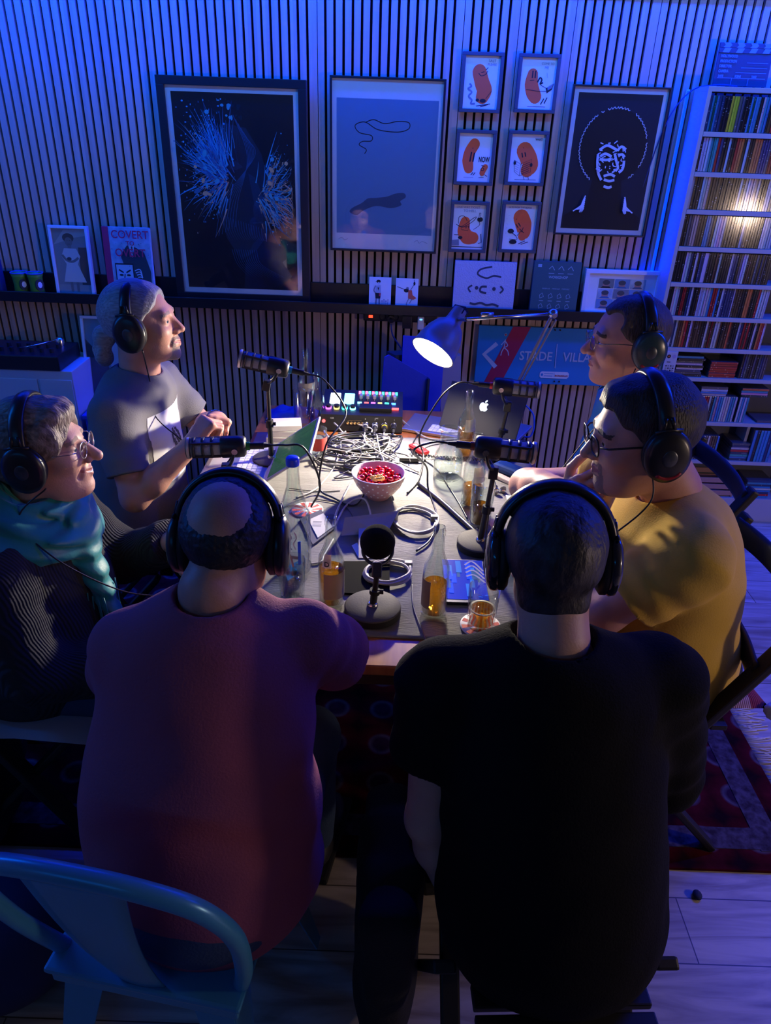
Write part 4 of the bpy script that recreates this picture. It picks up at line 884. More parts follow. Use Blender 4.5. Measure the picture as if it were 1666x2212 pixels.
MB().prism([(0.0, 0.0), (0.20, 0.0), (0.22, 0.36), (0.10, 0.46), (0.02, 0.47)], 0.0, 0.006, M_fabB, UPRIGHT).obj('front_cover', t)
b = MB()
for k in range(12): b.box((0.262 + 0.002 * (k % 2), 0.006 + k * 0.011, 0.18 + 0.004 * (k % 3)), (0.10, 0.007, 0.36), M_sheet)
b.obj('sheets', t)
b = MB(); b.box((0.10, 0.075, 0.19), (0.22, 0.12, 0.38), mat('board_dark')); b.obj('core', t)
M_och = mat('office_black', (0.015, 0.015, 0.018), 0.5)
t = thing('office_chair', 'black office chair behind the table, one padded armrest showing', 'chair', (-0.03, 2.98, 0.0))
z0 = 0.63
b = MB(); b.box((0, 0, 0), (0.26, 0.07, 0.028), M_och, Matrix.Translation((-0.12, 0.02, z0)), bev=0.012); b.obj('armrest', t)
MB().tube(spline([(-0.10, 0.02, 0.61), (-0.11, 0.02, 0.5), (-0.06, 0.02, 0.40), (0.0, 0.0, 0.37)], 6), 0.014, M_och, flat=(0.022, 0.01, (0, 1, 0))).obj('armrest_support', t)
MB().box((0.05, 0.0, 0.40), (0.46, 0.30, 0.07), M_och, bev=0.03).obj('seat', t)
MB().cyl((0.05, 0, 0.08), (0.05, 0, 0.37), 0.022, M_och).obj('column', t)
for k in range(5):
    an = 2 * PI * k / 5; b = MB(); b.tube([(0.05, 0, 0.09), (0.05 + 0.24 * math.cos(an), 0.24 * math.sin(an), 0.065)], 0.016, M_och); b.obj('base_leg', t)
    MB().cyl((0.05 + 0.25 * math.cos(an), 0.25 * math.sin(an) - 0.012, 0.027), (0.05 + 0.25 * math.cos(an), 0.25 * math.sin(an) + 0.012, 0.027), 0.026, M_matte, 16).obj('caster', t)

# ------------------------------------------------------------ left corner: white cabinet, turntable gear, leaning frame
zt = wx(0, 797, 3.12).z; xr = wx(165, 860, 3.12).x; xm = wx(85, 830, 3.12).x
M_cab = mat('cabinet_white', (0.55, 0.55, 0.57), 0.45)
t = thing('white_cabinet', 'low white cabinet in the left corner by the slatted wall', 'cabinet', (-2.1, 3.26, 0))
part_world(MB().box(((-2.5 + xr) / 2, 3.27, zt / 2), (xr + 2.5, 0.30, zt - 0.0), M_cab, bev=0.004), 'body', t)
part_world(MB().box(((xm + xr) / 2, 3.117, zt / 2 - 0.01), (xr - xm - 0.012, 0.006, zt - 0.06), M_cab, bev=0.002), 'door', t)
part_world(MB().box(((xm - 2.49) / 2, 3.117, zt / 2 - 0.01), (xm + 2.49 - 0.012, 0.006, zt - 0.06), M_cab, bev=0.002), 'door', t)
t = thing('dj_mixer', 'black audio deck with knobs on top of the white cabinet', 'mixer', (-1.95, 3.22, zt + 0.001))
xl = -2.3; xe = wx(148, 790, 3.2).x
part_world(MB().box(((xl + xe) / 2, 3.23, zt + 0.035), (xe - xl, 0.24, 0.068), M_black, bev=0.006), 'housing', t)
for i in range(6):
    for j in range(2):
        b = MB(); b.cyl((xe - 0.05 - i * 0.045, 3.17 + j * 0.07, zt + 0.069), (xe - 0.05 - i * 0.045, 3.17 + j * 0.07, zt + 0.088), 0.009, M_matte); part_world(b, 'knob', t)
t = thing('tonearm', 'slim silver arm lying on the black audio deck', 'arm', (xe - 0.1, 3.26, zt + 0.07))
b = MB(); b.tube([(0.04, 0.03, 0.028), (-0.03, -0.05, 0.02), (-0.10, -0.08, 0.010)], 0.003, M_steel); b.lathe([(0.02, 0), (0.02, 0.025), (0.014, 0.035), (0.006, 0.036)], M_steel, Matrix.Translation((0.04, 0.03, 0))); b.obj('arm', t)
# leaning frame on a blue box
ztb = wx(190, 866, 3.3).z
t = thing('storage_box', 'bright blue flat topped box against the slatted wall beside the seated man', 'box', (-1.38, 3.3, 0))
bx0 = xr + 0.012; bxc = bx0 + 0.19
part_world(MB().box((bxc, 3.27, ztb / 2 - 0.005), (0.36, 0.30, ztb - 0.03), mat('box_blue', (0.02, 0.06, 0.55), 0.5), bev=0.006), 'body', t)
part_world(MB().box((bxc, 3.27, ztb - 0.011), (0.38, 0.32, 0.022), mat('box_blue'), bev=0.006), 'lid', t)
q0 = wx(184, 738, 3.36); q1 = wx(188, 865, 3.3)
t, a = framed('framed_photo', 'white framed picture leaning on the wall on the blue box', q1.x + 0.005, q1.x + 0.31, ztb + 0.001, ztb + 0.40, 3.30, 0.012, M_white, mat('print_teal', (0.12, 0.28, 0.33), 0.6), tilt=0.16)
a.poly([(0, 0), (0.45, 0), (0.35, 0.45), (0, 0.75)], M_pd); a.rect(0.40, 0.15, 0.9, 0.75, mat('print_pale', (0.35, 0.5, 0.6), 0.6))
a.done()
# ------------------------------------------------------------ table
TX0, TX1, TY0, TY1, TZ = -0.49, 0.505, 1.19, 2.725, 0.75
M_tw = mat('table_wood', (0.30, 0.085, 0.025), 0.32, var=(5, (0.42, 0.14, 0.04)), stretch=(12, 1, 1))
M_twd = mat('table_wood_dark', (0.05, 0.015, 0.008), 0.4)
t = thing('table', 'reddish wooden dining table everyone sits around', 'table', (0.0, 1.95, 0))
part_world(MB().box(((TX0 + TX1) / 2, (TY0 + TY1) / 2, TZ - 0.013), (TX1 - TX0, TY1 - TY0, 0.026), M_tw, bev=0.004), 'table_top', t)
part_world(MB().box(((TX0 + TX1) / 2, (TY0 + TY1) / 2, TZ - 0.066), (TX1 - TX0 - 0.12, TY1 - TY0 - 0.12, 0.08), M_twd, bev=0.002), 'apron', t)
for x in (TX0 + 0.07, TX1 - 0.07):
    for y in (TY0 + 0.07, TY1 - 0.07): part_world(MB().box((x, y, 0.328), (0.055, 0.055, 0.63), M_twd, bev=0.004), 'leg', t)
# grey runner cloth with soft ripples
M_cloth = mat('grey_linen', (0.20, 0.196, 0.188), 0.9, var=(3.0, (0.165, 0.162, 0.156)), bump=(55, 0.6), stretch=(1, 9, 1))
vs = []; fs = []; nx, ny = 60, 90; cx0, cx1, cy0, cy1 = -0.475, 0.49, 1.285, 2.43
for k, dz in ((0, 0.0035), (1, 0.0006)):
    for j in range(ny + 1):
        for i in range(nx + 1):
            u, v = i / nx, j / ny; x = cx0 + (cx1 - cx0) * u; y = cy0 + (cy1 - cy0) * v
            rp = 0.0009 * math.sin(17 * x + 5 * math.sin(6 * y)) * math.sin(11 * y + 2 * math.sin(9 * x)) + 0.0006 * math.sin(31 * y + 3 * math.sin(8 * x))
            vs.append((x, y + 0.004 * math.sin(9 * x) * (v - .5), TZ + dz + (rp + 0.0012 if k == 0 else 0)))
N1 = (nx + 1) * (ny + 1)
for j in range(ny):
    for i in range(nx):
        a_ = j * (nx + 1) + i; fs.append((a_, a_ + 1, a_ + nx + 2, a_ + nx + 1)); fs.append((N1 + a_, N1 + a_ + nx + 1, N1 + a_ + nx + 2, N1 + a_ + 1))
for i in range(nx):
    fs.append((i + 1, i, N1 + i, N1 + i + 1)); o_ = ny * (nx + 1); fs.append((o_ + i, o_ + i + 1, N1 + o_ + i + 1, N1 + o_ + i))
for j in range(ny):
    a_ = j * (nx + 1); c_ = a_ + nx + 1; fs.append((a_, c_, N1 + c_, N1 + a_)); fs.append((c_ + nx, a_ + nx, N1 + a_ + nx, N1 + c_ + nx))
tag(MB().add(vs, fs, M_cloth, smooth=True).obj('table_runner'), 'grey linen cloth laid over the wooden table', 'tablecloth')
CZ = TZ + 0.0062     # top of the cloth

# ------------------------------------------------------------ desk lamp
M_lamp = mat('lamp_grey', (0.26, 0.24, 0.22), 0.35); M_lampin = mat('lamp_inside', (0.85, 0.83, 0.8), 0.5)
LY = 2.38
mouth = atY(935, 762, LY); J = atY(1195, 678, 2.46); ax = Vector((-0.50, -0.55, -0.67)).normalized(); rear = mouth - ax * 0.142; base = Vector((0.452, 2.62, TZ))
t = thing('desk_lamp', 'grey articulated work lamp switched on over the table', 'lamp', base)
Q = Matrix.Translation(mouth) @ ax.to_track_quat('Z', 'Y').to_matrix().to_4x4() @ Matrix.Scale(0.95, 4)
prof_o = [(0.0255, -0.190), (0.029, -0.15), (0.031, -0.135), (0.052, -0.115), (0.068, -0.08), (0.077, -0.04), (0.082, 0.0)]
b = MB(); b.lathe(prof_o + [(0.0845, 0.001), (0.080, 0.001)], M_lamp, Q, 40, cap=False)
b.lathe([(0.080, 0.001), (0.0745, -0.04), (0.0655, -0.079), (0.050, -0.112), (0.028, -0.131), (0.001, -0.133)], M_lampin, Q, 40, cap=False)
b.lathe([(0.001, -0.192), (0.0255, -0.190)], M_lamp, Q, 40, cap=False)
for k in range(3): b.box((0, 0.0, 0), (0.05, 0.004, 0.03), M_matte, Q @ Matrix.Translation((0, 0.012 - 0.012 * k, -0.185)))
part_world(b, 'lamp_shade', t)
bulb = MB(); M_bulb = mat('bulb', (1, 0.9, 0.8), 0.4, em=(1.0, 0.86, 0.66), es=14)
bulb.lathe([(0.012, -0.12), (0.014, -0.095), (0.028, -0.06), (0.030, -0.045), (0.022, -0.026), (0.001, -0.018)], M_bulb, Q, 24); part_world(bulb, 'bulb', t)
neck = atY(1008, 690, LY)
part_world(MB().cyl(neck, rear + ax * 0.0, 0.007, M_steel), 'swivel_joint', t)
b = MB(); b.tube([neck, neck.lerp(J, 0.5), J], 0.0055, M_steel); b.tube([neck.lerp(J, .16) + Vector((0, 0, .012)), neck.lerp(J, .30) + Vector((0, 0, .011))], 0.0075, M_steel)
part_world(b, 'upper_arm', t)
b = MB(); b.ball(J, 0.017, M_steel); b.cyl(J + Vector((0, -0.03, 0)), J + Vector((0, 0.02, 0)), 0.008, M_steel); part_world(b, 'elbow_joint', t)
foot = base + Vector((0, 0, 0.09))
b = MB(); b.tube([J, foot], 0.006, M_lamp); b.tube([J + Vector((0.012, 0, -0.02)), foot + Vector((0.012, 0, 0))], 0.0035, M_lamp); part_world(b, 'lower_arm', t)
b = MB(); b.cyl(base, foot, 0.012, mat('clamp_blue', (0.05, 0.09, 0.4), 0.35)); b.box(tuple(base + Vector((0, 0, 0.012))), (0.05, 0.06, 0.02), M_lamp, bev=0.004); b.box(tuple(base + Vector((0.03, 0.0, -0.03))), (0.02, 0.05, 0.10), M_lamp, bev=0.003); b.box(tuple(base + Vector((0.01, 0.0, -0.085))), (0.05, 0.05, 0.012), M_lamp, bev=0.003); part_world(b, 'clamp', t)
part_world(MB().tube(spline([foot + Vector((0.02, 0, .02)), foot + Vector((0.09, -0.05, -0.03)), foot + Vector((0.08, -0.1, -0.10)), foot + Vector((0.0, -0.1, -0.080)), foot + Vector((-0.03, -.05, -0.075))], 8), 0.0032, mat('cable_blue2', (0.03, 0.12, 0.5), 0.4)), 'cable', t)
L = lamp('SPOT', 'desk_lamp_light', tuple(mouth - ax * 0.008), Vector((-0.42, -0.80, -0.36)).to_track_quat('-Z', 'Y').to_euler(), LAMP_W, (1.0, 0.85, 0.66), 0.03, spot=math.radians(160))
L.data.spot_blend = 1.0
lamp('POINT', 'desk_lamp_bulb_light', tuple(mouth - ax * 0.010), (0, 0, 0), 5.0, (1.0, 0.85, 0.66), 0.025)

# ------------------------------------------------------------ audio console
mx0 = -0.25
t = thing('audio_console', 'black podcast mixing console with lit coloured keys', 'mixer', (mx0, 2.47, TZ + 0.0065))
wd, dp_, hf, hb = 0.30, 0.20, 0.045, 0.075
# camera sees its rear panel (low side further away is the users' side) : body wedge
b = MB(); tops = 0.074
b.add([(0, 0, 0), (wd, 0, 0), (wd, dp_, 0), (0, dp_, 0), (0, 0.012, 0.058), (wd, 0.012, 0.058), (wd, dp_, 0.088), (0, dp_, 0.088)], [(3, 2, 1, 0), (4, 5, 6, 7), (0, 1, 5, 4), (1, 2, 6, 5), (2, 3, 7, 6), (3, 0, 4, 7)], M_black)
b.obj('housing', t)
TP = Matrix.Translation((0, 0.012, 0.058)) @ Matrix.Rotation(math.atan2(0.03, dp_ - 0.012), 4, 'X')
def led(n, c, s=4): return mat('key_' + n, (0.02, 0.02, 0.02), 0.3, em=c, es=s)
C_ = dict(pink=led('pink', (1, 0.12, 0.25)), green=led('green', (0.05, 0.9, 0.6)), cyan=led('cyan', (0.2, 0.8, 1)), violet=led('violet', (0.8, 0.1, 1)), red=led('red', (1, 0.08, 0.08)), white=led('white', (0.75, 0.95, 1), 5), yellow=led('yellow', (1, 0.8, 0.2), 2), blue=led('blue', (0.05, 0.2, 1), 5))
b = MB(); b.box((0.045, 0.115, 0.003), (0.038, 0.075, 0.006), C_['white'], TP, bev=0.0015); b.obj('screen', t)
b = MB(); b.box((0.098, 0.115, 0.003), (0.038, 0.075, 0.006), C_['cyan'], TP, bev=0.0015); b.obj('screen', t)
for k in range(4): MB().cyl((0.025 + 0.03 * k, 0.045, 0), (0.025 + 0.03 * k, 0.045, 0.006), 0.011, [C_['violet'], C_['yellow'], C_['green'], C_['cyan']][k]).cyl((0.025 + 0.03 * k, 0.045, 0.006), (0.025 + 0.03 * k, 0.045, 0.016), 0.009, M_matte).obj('volume_knob', t)
for o in KIDS(t):
    if o.name.startswith('volume_knob'): o.matrix_local = TP
for k in range(6):
    x = 0.142 + k * 0.0255
    for c, dx, y in ((C_['pink'], -0.006, 0.165), (C_['green'], 0.006, 0.165)): MB().box((x + dx, y, 0.004), (0.0095, 0.011, 0.008), c, TP, bev=0.001).obj('pad_key', t)
    MB().box((x, 0.13, 0.003), (0.003, 0.05, 0.002), M_steel, TP).obj('fader_slot', t)
    MB().box((x, 0.128, 0.009), (0.011, 0.02, 0.014), mat('fader_grey', (0.35, 0.36, 0.4), 0.4), TP, bev=0.002).obj('fader_cap', t)
    MB().box((x - 0.004, 0.088, 0.003), (0.016, 0.006, 0.006), [C_['cyan'], C_['red'], C_['violet'], C_['yellow'], C_['green'], C_['blue']][k], TP, bev=0.001).obj('mute_key', t)
MB().box((0.272, 0.05, 0.003), (0.026, 0.008, 0.006), C_['red'], TP, bev=0.001).obj('record_key', t)
MB().box((0.20, 0.045, 0.008), (0.12, 0.035, 0.016), M_black, TP, bev=0.002).obj('rest_bar', t)
# rear sockets and plugs (towards the camera)
b = MB()
for k, x in enumerate((0.165, 0.20, 0.235, 0.268)): b.lathe([(0.0115, 0), (0.0115, 0.003), (0.008, 0.003), (0.007, -0.004)], M_steel, Matrix.Translation((x, 0.004, 0.026)) @ Matrix.Rotation(PI / 2, 4, 'X'))
b.obj('xlr_socket', t)
b = MB()
for k in range(5): b.lathe([(0.005, 0), (0.005, 0.002), (0.003, 0.002), (0.0026, -0.004)], mat('brass', (0.7, 0.5, 0.2), 0.3, metal=1), Matrix.Translation((0.10 + 0.013 * k, 0.004, 0.03)) @ Matrix.Rotation(PI / 2, 4, 'X'))
b.obj('jack_socket', t)
MB().cyl((0.012, 0.002, 0.036), (0.012, -0.002, 0.036), 0.006, C_['red']).obj('power_button', t)
Aj = Art(wd, 0.055)
for k, s_ in enumerate(('4', '3', '2', '1')): Aj.text(s_, 0.54 + 0.118 * k, 0.8, 0.008, M_line)
Aj.text('MIC', 0.67, 0.88, 0.006, M_line); Aj.line([(0.33, 0.72), (0.5, 0.72)], 0.004, mat('brass')); Aj.text('USB', 0.12, 0.8, 0.007, M_line)
Aj.v = [tuple(Matrix.Translation((0, 0.0, 0)) @ Matrix.Rotation(-0.2, 4, 'X') @ UPRIGHT @ Vector((v[0], v[1], v[2] + 0.001))) for v in Aj.v]; Aj.obj('lettering', t)
MC = Matrix.Translation((mx0, 2.47, TZ + 0.0065))
ring = [mat('ring_grey', (0.4, 0.42, 0.45), .4), mat('ring_grey'), mat('ring_yellow', (0.85, 0.65, 0.03), .4), M_black]
XLR = []
for k, x in enumerate((0.165, 0.20, 0.235, 0.268)):
    b = MB(); b.cyl((x, 0.002, 0.026), (x, -0.035, 0.024), 0.0095, M_steel if k < 2 else M_black, 16); b.cyl((x, -0.012, 0.0255), (x, -0.018, 0.025), 0.0105, ring[k], 16); b.cyl((x, -0.035, 0.024), (x, -0.052, 0.020), 0.006, M_matte, 12, 0.004)
    b.v = [tuple(MC @ Vector(v)) for v in b.v]; XLR.append(MC @ Vector((x, -0.05, 0.02)))
    tag(b.obj('xlr_plug'), ['leftmost silver cable plug in the back of the console', 'second silver cable plug from the left in the console', 'cable plug with a yellow ring in the console', 'rightmost black cable plug in the console'][k], 'plug', 'plugs in the back of the console')

# ------------------------------------------------------------ cables
M_cab_w = mat('cable_white', (0.42, 0.40, 0.37), 0.5); M_cab_g = mat('cable_grey', (0.20, 0.20, 0.2), 0.45); M_cab_k = mat('cable_black', (0.012, 0.012, 0.013), 0.35)
def cable(pts, r, m, label, n=8, name='cable', group=None): return tag(MB().tube(spline(pts, n), r, m, 8).obj(name), label, 'cable', group)
def pz(px, py, dz=0.004): p = atZ(px, py, CZ + dz); return p
def pcable(pp, r, m, label, dz=None, **k):
    return cable([pz(p[0], p[1], (p[2] if len(p) > 2 else r)) for p in pp], r, m, label, **k)
def coil(cpt, rx, ry, n, r, m, label, rot=0.0, seed=0, tie=True, zt=0.0):
    rr = random.Random(seed); P = []
    for k in range(n * 18):
        a_ = 2 * PI * k / 18; q = 1 + 0.07 * math.sin(k * 0.37 + seed) + 0.05 * rr.uniform(-1, 1) * (k % 18 == 0)
        x, y = rx * q * math.cos(a_) + 0.006 * math.sin(k * 0.21), ry * q * math.sin(a_) + 0.006 * math.cos(k * 0.17)
        P.append((x * math.cos(rot) - y * math.sin(rot), x * math.sin(rot) + y * math.cos(rot), r + (k / 18) * r * 0.9 + 0.002 * math.sin(k * 0.9) ** 2))
    o = thing('coiled_cable', label, 'cable', cpt)
    MB().tube(spline(P, 2), r, m, 8).obj('coil', o)
    if tie:
        e = Vector(P[0]); MB().box((e.x, e.y, e.z * 0.5 + n * r * 0.45), (0.022, 0.016, n * r * 1.2 + 0.006), M_cab_g, bev=0.003).obj('cable_tie', o)
    return o
coil(pz(893, 1128, 0.0), 0.062, 0.075, 3, 0.0032, M_cab_w, 'loop of pale cable on the cloth right of the folded grey card', 0.2, 1)
coil(pz(835, 1242, 0.0), 0.060, 0.050, 4, 0.0034, M_cab_w, 'coil of pale cable around the nearest microphone stand', 0.5, 2)
coil(pz(800, 1010, 0.0), 0.085, 0.05, 4, 0.0034, M_cab_k, 'dark coiled cable just behind the berry bowl', 0.1, 3)
coil(pz(778, 965, 0.0), 0.105, 0.075, 5, 0.0036, M_cab_k, 'thick dark coil of cable in front of the console', 0.3, 4)
coil(pz(762, 995, 0.0), 0.12, 0.07, 2, 0.003, M_cab_g, 'wide grey loop of cable left of the dark coils', -0.2, 6, tie=False)
rr = random.Random(8)
for k in range(14):
    cols = [M_cab_k, M_cab_g, M_cab_w, M_cab_k][k % 4]
    c = pz(775 + rr.uniform(-55, 45), 975 + rr.uniform(-25, 30)); P = []; a0 = rr.uniform(0, 6); R0 = rr.uniform(0.04, 0.1)
    for q in range(8):
        a_ = a0 + q * rr.uniform(0.5, 1.0); rad = R0 * (0.8 + 0.5 * rr.random()); P.append((min(0.3, max(-0.42, c.x + rad * 1.2 * math.cos(a_))), min(2.42, c.y + rad * math.sin(a_)), CZ + 0.003 + rr.uniform(0, 0.022)))
    cable(P, 0.0021 + 0.0007 * (k % 2), cols, 'loose %s cable in the tangle between the console and the bowl' % ['black', 'grey', 'pale', 'black'][k % 4], group='%s cables in the tangle' % ['black', 'grey', 'pale', 'black'][k % 4])
ends = [pz(905, 1020), pz(850, 1080), pz(800, 1000), pz(845, 965)]
for k in range(4):
    a_ = XLR[k]; cable([a_, a_ + Vector((0.0, -0.02, -0.004)), a_ + Vector((0.01 * k, -0.06, 0.004 + .008 * (k % 2))), a_ + Vector((0.03 - .01 * k, -0.14, 0.0)), ends[k]], 0.0028, [M_cab_w, M_cab_g, M_cab_g, M_cab_k][k], ['pale cable from the leftmost console plug', 'grey cable from the second console plug', 'grey cable from the yellow ringed plug', 'black cable from the rightmost console plug'][k])
q = MC @ Vector((0.05, 0.0, 0.03)); cable([q, q + Vector((0.015, -0.03, 0.0)), q + Vector((0.05, -0.06, -0.02)), q + Vector((0.12, -0.07, -0.018)), q + Vector((0.14, -0.03, -0.008)), q + Vector((0.09, -0.008, 0.0))], 0.0028, M_cab_w, 'short pale cable curling under the console sockets')
pcable([(700, 930, .01), (730, 985), (690, 1050), (640, 1075)], 0.0026, M_cab_w, 'thin pale cable running beside the open laptop')
pcable([(905, 1045), (950, 1080, .006), (1000, 1125, .006), (1045, 1165, .006), (1085, 1190)], 0.0075, M_cab_k, 'thick black cable crossing the cloth on the right')
pcable([(860, 1100), (815, 1150), (790, 1080, .02), (750, 1090), (720, 1140), (730, 1100), (760, 1040, .01)], 0.003, M_cab_w, 'pale cable looping around the berry bowl')
pcable([(905, 935, .003), (890, 975), (940, 1010), (985, 1075), (1010, 1120)], 0.0022, M_cab_k, 'thin black wire across the cloth near the jar')
pcable([(625, 1055), (690, 1062), (735, 1060)], 0.0014, M_cab_k, 'fine dark wire on the cloth between laptop and bowl')
pcable([(680, 1078), (740, 1090), (765, 1120)], 0.0014, M_cab_k, 'fine dark wire near the round coaster')
pcable([(890, 1262), (893, 1310), (915, 1370), (930, 1410), (936, 1436)], 0.0016, M_cab_k, 'thin black wire running off the near table edge')
pcable([(865, 905, .006), (920, 945, .003), (985, 948, .004), (1010, 940, .004), (1060, 930, .004)], 0.0036, M_cab_w, 'white cable along the far edge of the cloth')
pcable([(1085, 945), (1020, 950), (935, 960), (915, 975), (960, 990), (1010, 985), (1060, 980)], 0.003, M_cab_w, 'white cable looping left of the open laptop')
pcable([(720, 1165), (700, 1200), (690, 1215), (640, 1220)], 0.0028, M_cab_w, 'pale cable passing behind the nearest beer bottle')
# coiled headphone lead
P = []
A_ = pz(885, 985); B_ = pz(1090, 1000)
for k in range(160):
    f = k / 159; c = A_.lerp(B_, f); P.append((c.x, c.y + 0.005 * math.cos(k * 1.1), c.z + 0.004 + 0.005 * math.sin(k * 1.1)))
tag(MB().tube(P, 0.0018, M_cab_k, 5).obj('spiral_cable'), 'black spiral headphone lead lying across the far cloth', 'cable')
# small red gadget, plug, pen like connector
p = pz(905, 972, 0.006); dr = math.radians(-55)
t = thing('red_multitool', 'red oblong gadget with pale printing on the cloth right of the cables', 'gadget', p, rz=dr)
MB().box((0, 0, 0.003), (0.085, 0.032, 0.014), mat('red_gloss', (0.62, 0.015, 0.02), 0.25), bev=0.005).obj('body', t)
Ar = Art(0.05, 0.02); Ar.rect(0.0, 0.3, 0.45, 0.9, mat('pale_red', (0.9, 0.6, 0.55), .4)); Ar.line([(0.55, 0.7), (0.95, 0.7)], 0.06, mat('pale_red')); Ar.line([(0.55, 0.4), (0.85, 0.4)], 0.06, mat('pale_red')); Ar.v = [(v[0] - 0.03, v[1] - 0.01, v[2] + 0.0102) for v in Ar.v]; Ar.obj('printing', t)
p = pz(885, 998, 0.0); tag(MB().cyl((-0.035, 0, 0.009), (0.03, 0, 0.009), 0.009, M_black, 14).cyl((0.03, 0, 0.009), (0.055, 0, 0.008), 0.005, M_matte, 10).obj('cable_connector', loc=p), 'black tapered cable connector lying below the red gadget', 'connector')
# ------------------------------------------------------------ microphones on table stands
M_grill = mat('grille_grey', (0.30, 0.31, 0.34), 0.45, metal=0.3, bump=(900, 0.5)); M_endcap = mat('mic_end', (0.55, 0.53, 0.48), 0.35, metal=0.6)
M_basecol = mat('stand_base_top', (0.085, 0.082, 0.076), 0.75, spec=0.2, bump=(220, 0.1))
def microphone(loc, direction, ringm, label):
    """local +x points out of the grille; loc is the pivot under the body"""
    d = Vector(direction).normalized(); yv = Vector((0, 0, 1)).cross(d).normalized(); zv = d.cross(yv)
    R = Matrix((( d.x, yv.x, zv.x, 0), (d.y, yv.y, zv.y, 0), (d.z, yv.z, zv.z, 0), (0, 0, 0, 1)))
    t = thing('microphone', label, 'microphone', loc, rot=R, group='podcast microphones around the table')
    X = Matrix.Translation((0, 0, 0.05)) @ Matrix.Rotation(PI / 2, 4, 'Y')
    MB().lathe([(0.001, -0.058), (0.022, -0.058), (0.0285, -0.052), (0.0295, -0.04), (0.0295, 0.004), (0.027, 0.008)], M_black, X, 28).obj('body', t)
    MB().lathe([(0.0245, 0.008), (0.0245, 0.088), (0.001, 0.09)], M_grill, X, 28).obj('grille', t)
    b = MB()
    for z in (0.030, 0.054, 0.078): b.lathe([(0.0246, z - 0.004), (0.0275, z - 0.0035), (0.0275, z + 0.0035), (0.0246, z + 0.004)], M_black, X, 28)
    for k in range(4):
        a_ = PI / 4 + k * PI / 2; b.box((0.026 * math.cos(a_), 0.026 * math.sin(a_), 0.045), (0.006, 0.006, 0.075), M_black, X)
    b.lathe([(0.0246, 0.086), (0.0285, 0.088), (0.0285, 0.096), (0.026, 0.098), (0.001, 0.098)], M_black, X, 28); b.obj('cage', t)
    MB().lathe([(0.0287, 0.0885), (0.0292, 0.092), (0.0287, 0.0955)], M_endcap, X, 28).obj('front_ring', t)
    b = MB(); b.tube(spline([(-0.03, 0.033, 0.05), (-0.02, 0.033, 0.02), (-0.01, 0.02, 0.002), (0, 0, -0.004), (-0.01, -0.02, 0.002), (-0.02, -0.033, 0.02), (-0.03, -0.033, 0.05)], 5), 0.004, M_black); b.cyl((-0.03, -0.038, 0.05), (-0.03, 0.038, 0.05), 0.008, M_steel); b.box((0, 0, -0.016), (0.024, 0.022, 0.034), M_black, bev=0.003); b.obj('yoke', t)
    MB().cyl((-0.058, 0, 0.05), (-0.068, 0, 0.05), 0.0115, ringm, 18).obj('colour_ring', t)
    MB().cyl((-0.068, 0, 0.05), (-0.105, 0, 0.05), 0.0095, M_black, 16).cyl((-0.105, 0, 0.05), (-0.125, 0, 0.05), 0.0065, M_matte, 12, 0.004).obj('connector', t)
    return R, Vector(loc) + R.to_3x3() @ Vector((-0.122, 0, 0.05))
def stand(base, top, label, r=0.062, disc=True):
    t = thing('microphone_stand', label, 'stand', base, group='table microphone stands')
    h = top.z - base.z - 0.03; dx, dy = top.x - base.x, top.y - base.y
    if disc: MB().lathe([(r - 0.001, 0), (r, 0.003), (r, 0.018), (r - 0.003, 0.0205), (r * 0.3, 0.0215), (0.001, 0.0215)], M_basecol, n=48).lathe([(r + 0.0003, 0.001), (r + 0.0003, 0.0175)], M_matte, n=48).obj('base', t)
    MB().lathe([(0.013, 0.021), (0.012, 0.027), (0.009, 0.029)], M_steel).obj('collar', t)
    b = MB(); b.cyl((0, 0, 0.02), (dx * 0.55, dy * 0.55, h * 0.55), 0.0085, M_black); b.cyl((dx * .5, dy * .5, h * 0.5), (dx, dy, h), 0.0065, M_black); b.obj('pole', t)
    b = MB(); b.cyl((dx * .5, dy * .5, h * 0.50), (dx * .6, dy * .6, h * 0.60), 0.0125, M_matte); b.cyl((dx * .55, dy * .55, h * 0.55), (dx * .55 + 0.02, dy * .55, h * 0.55), 0.006, M_matte); b.obj('clutch', t)
    return t
# 1 far left (blue ring)
def yb(px, py): return pz(px, py, 0)
b1 = yb(587, 1000); p1 = atY(578, 822, b1.y)
stand(b1, p1, 'black table stand holding the microphone beside the man in grey')
R, e = microphone(p1, (-1.0, -0.05, 0.22), mat('ring_blue', (0.02, 0.25, 0.5), 0.4), 'black ribbed microphone with a blue ring in front of the man in grey')
cable([e, e + Vector((0.05, -0.01, -0.015)), e + Vector((0.12, -0.06, -0.10)), atZ(705, 960, 0.90), atZ(690, 1050, CZ + 0.02), pz(720, 1075), pz(770, 1090), pz(800, 1035, 0.02)], 0.003, M_cab_k, 'black cable hanging in an arc from the blue ringed microphone')
# 2 near left (green ring)
b2 = Vector((-0.425, 1.76, CZ)); p2 = atY(488, 1002, b2.y)
stand(b2, p2, 'black table stand hidden behind the bald man\'s head')
R, e = microphone(p2, (-1.0, -0.12, -0.02), mat('ring_green', (0.02, 0.22, 0.03), 0.4), 'black ribbed microphone with a green ring above the bald man\'s head')
cable([e, e + Vector((0.04, 0, 0.002)), e + Vector((0.09, 0.01, -0.01)), e + Vector((0.13, 0.02, -0.12)), e + Vector((0.10, 0.05, e.z * 0 - 0.21))], 0.003, M_cab_k, 'black cable leaving the green ringed microphone')
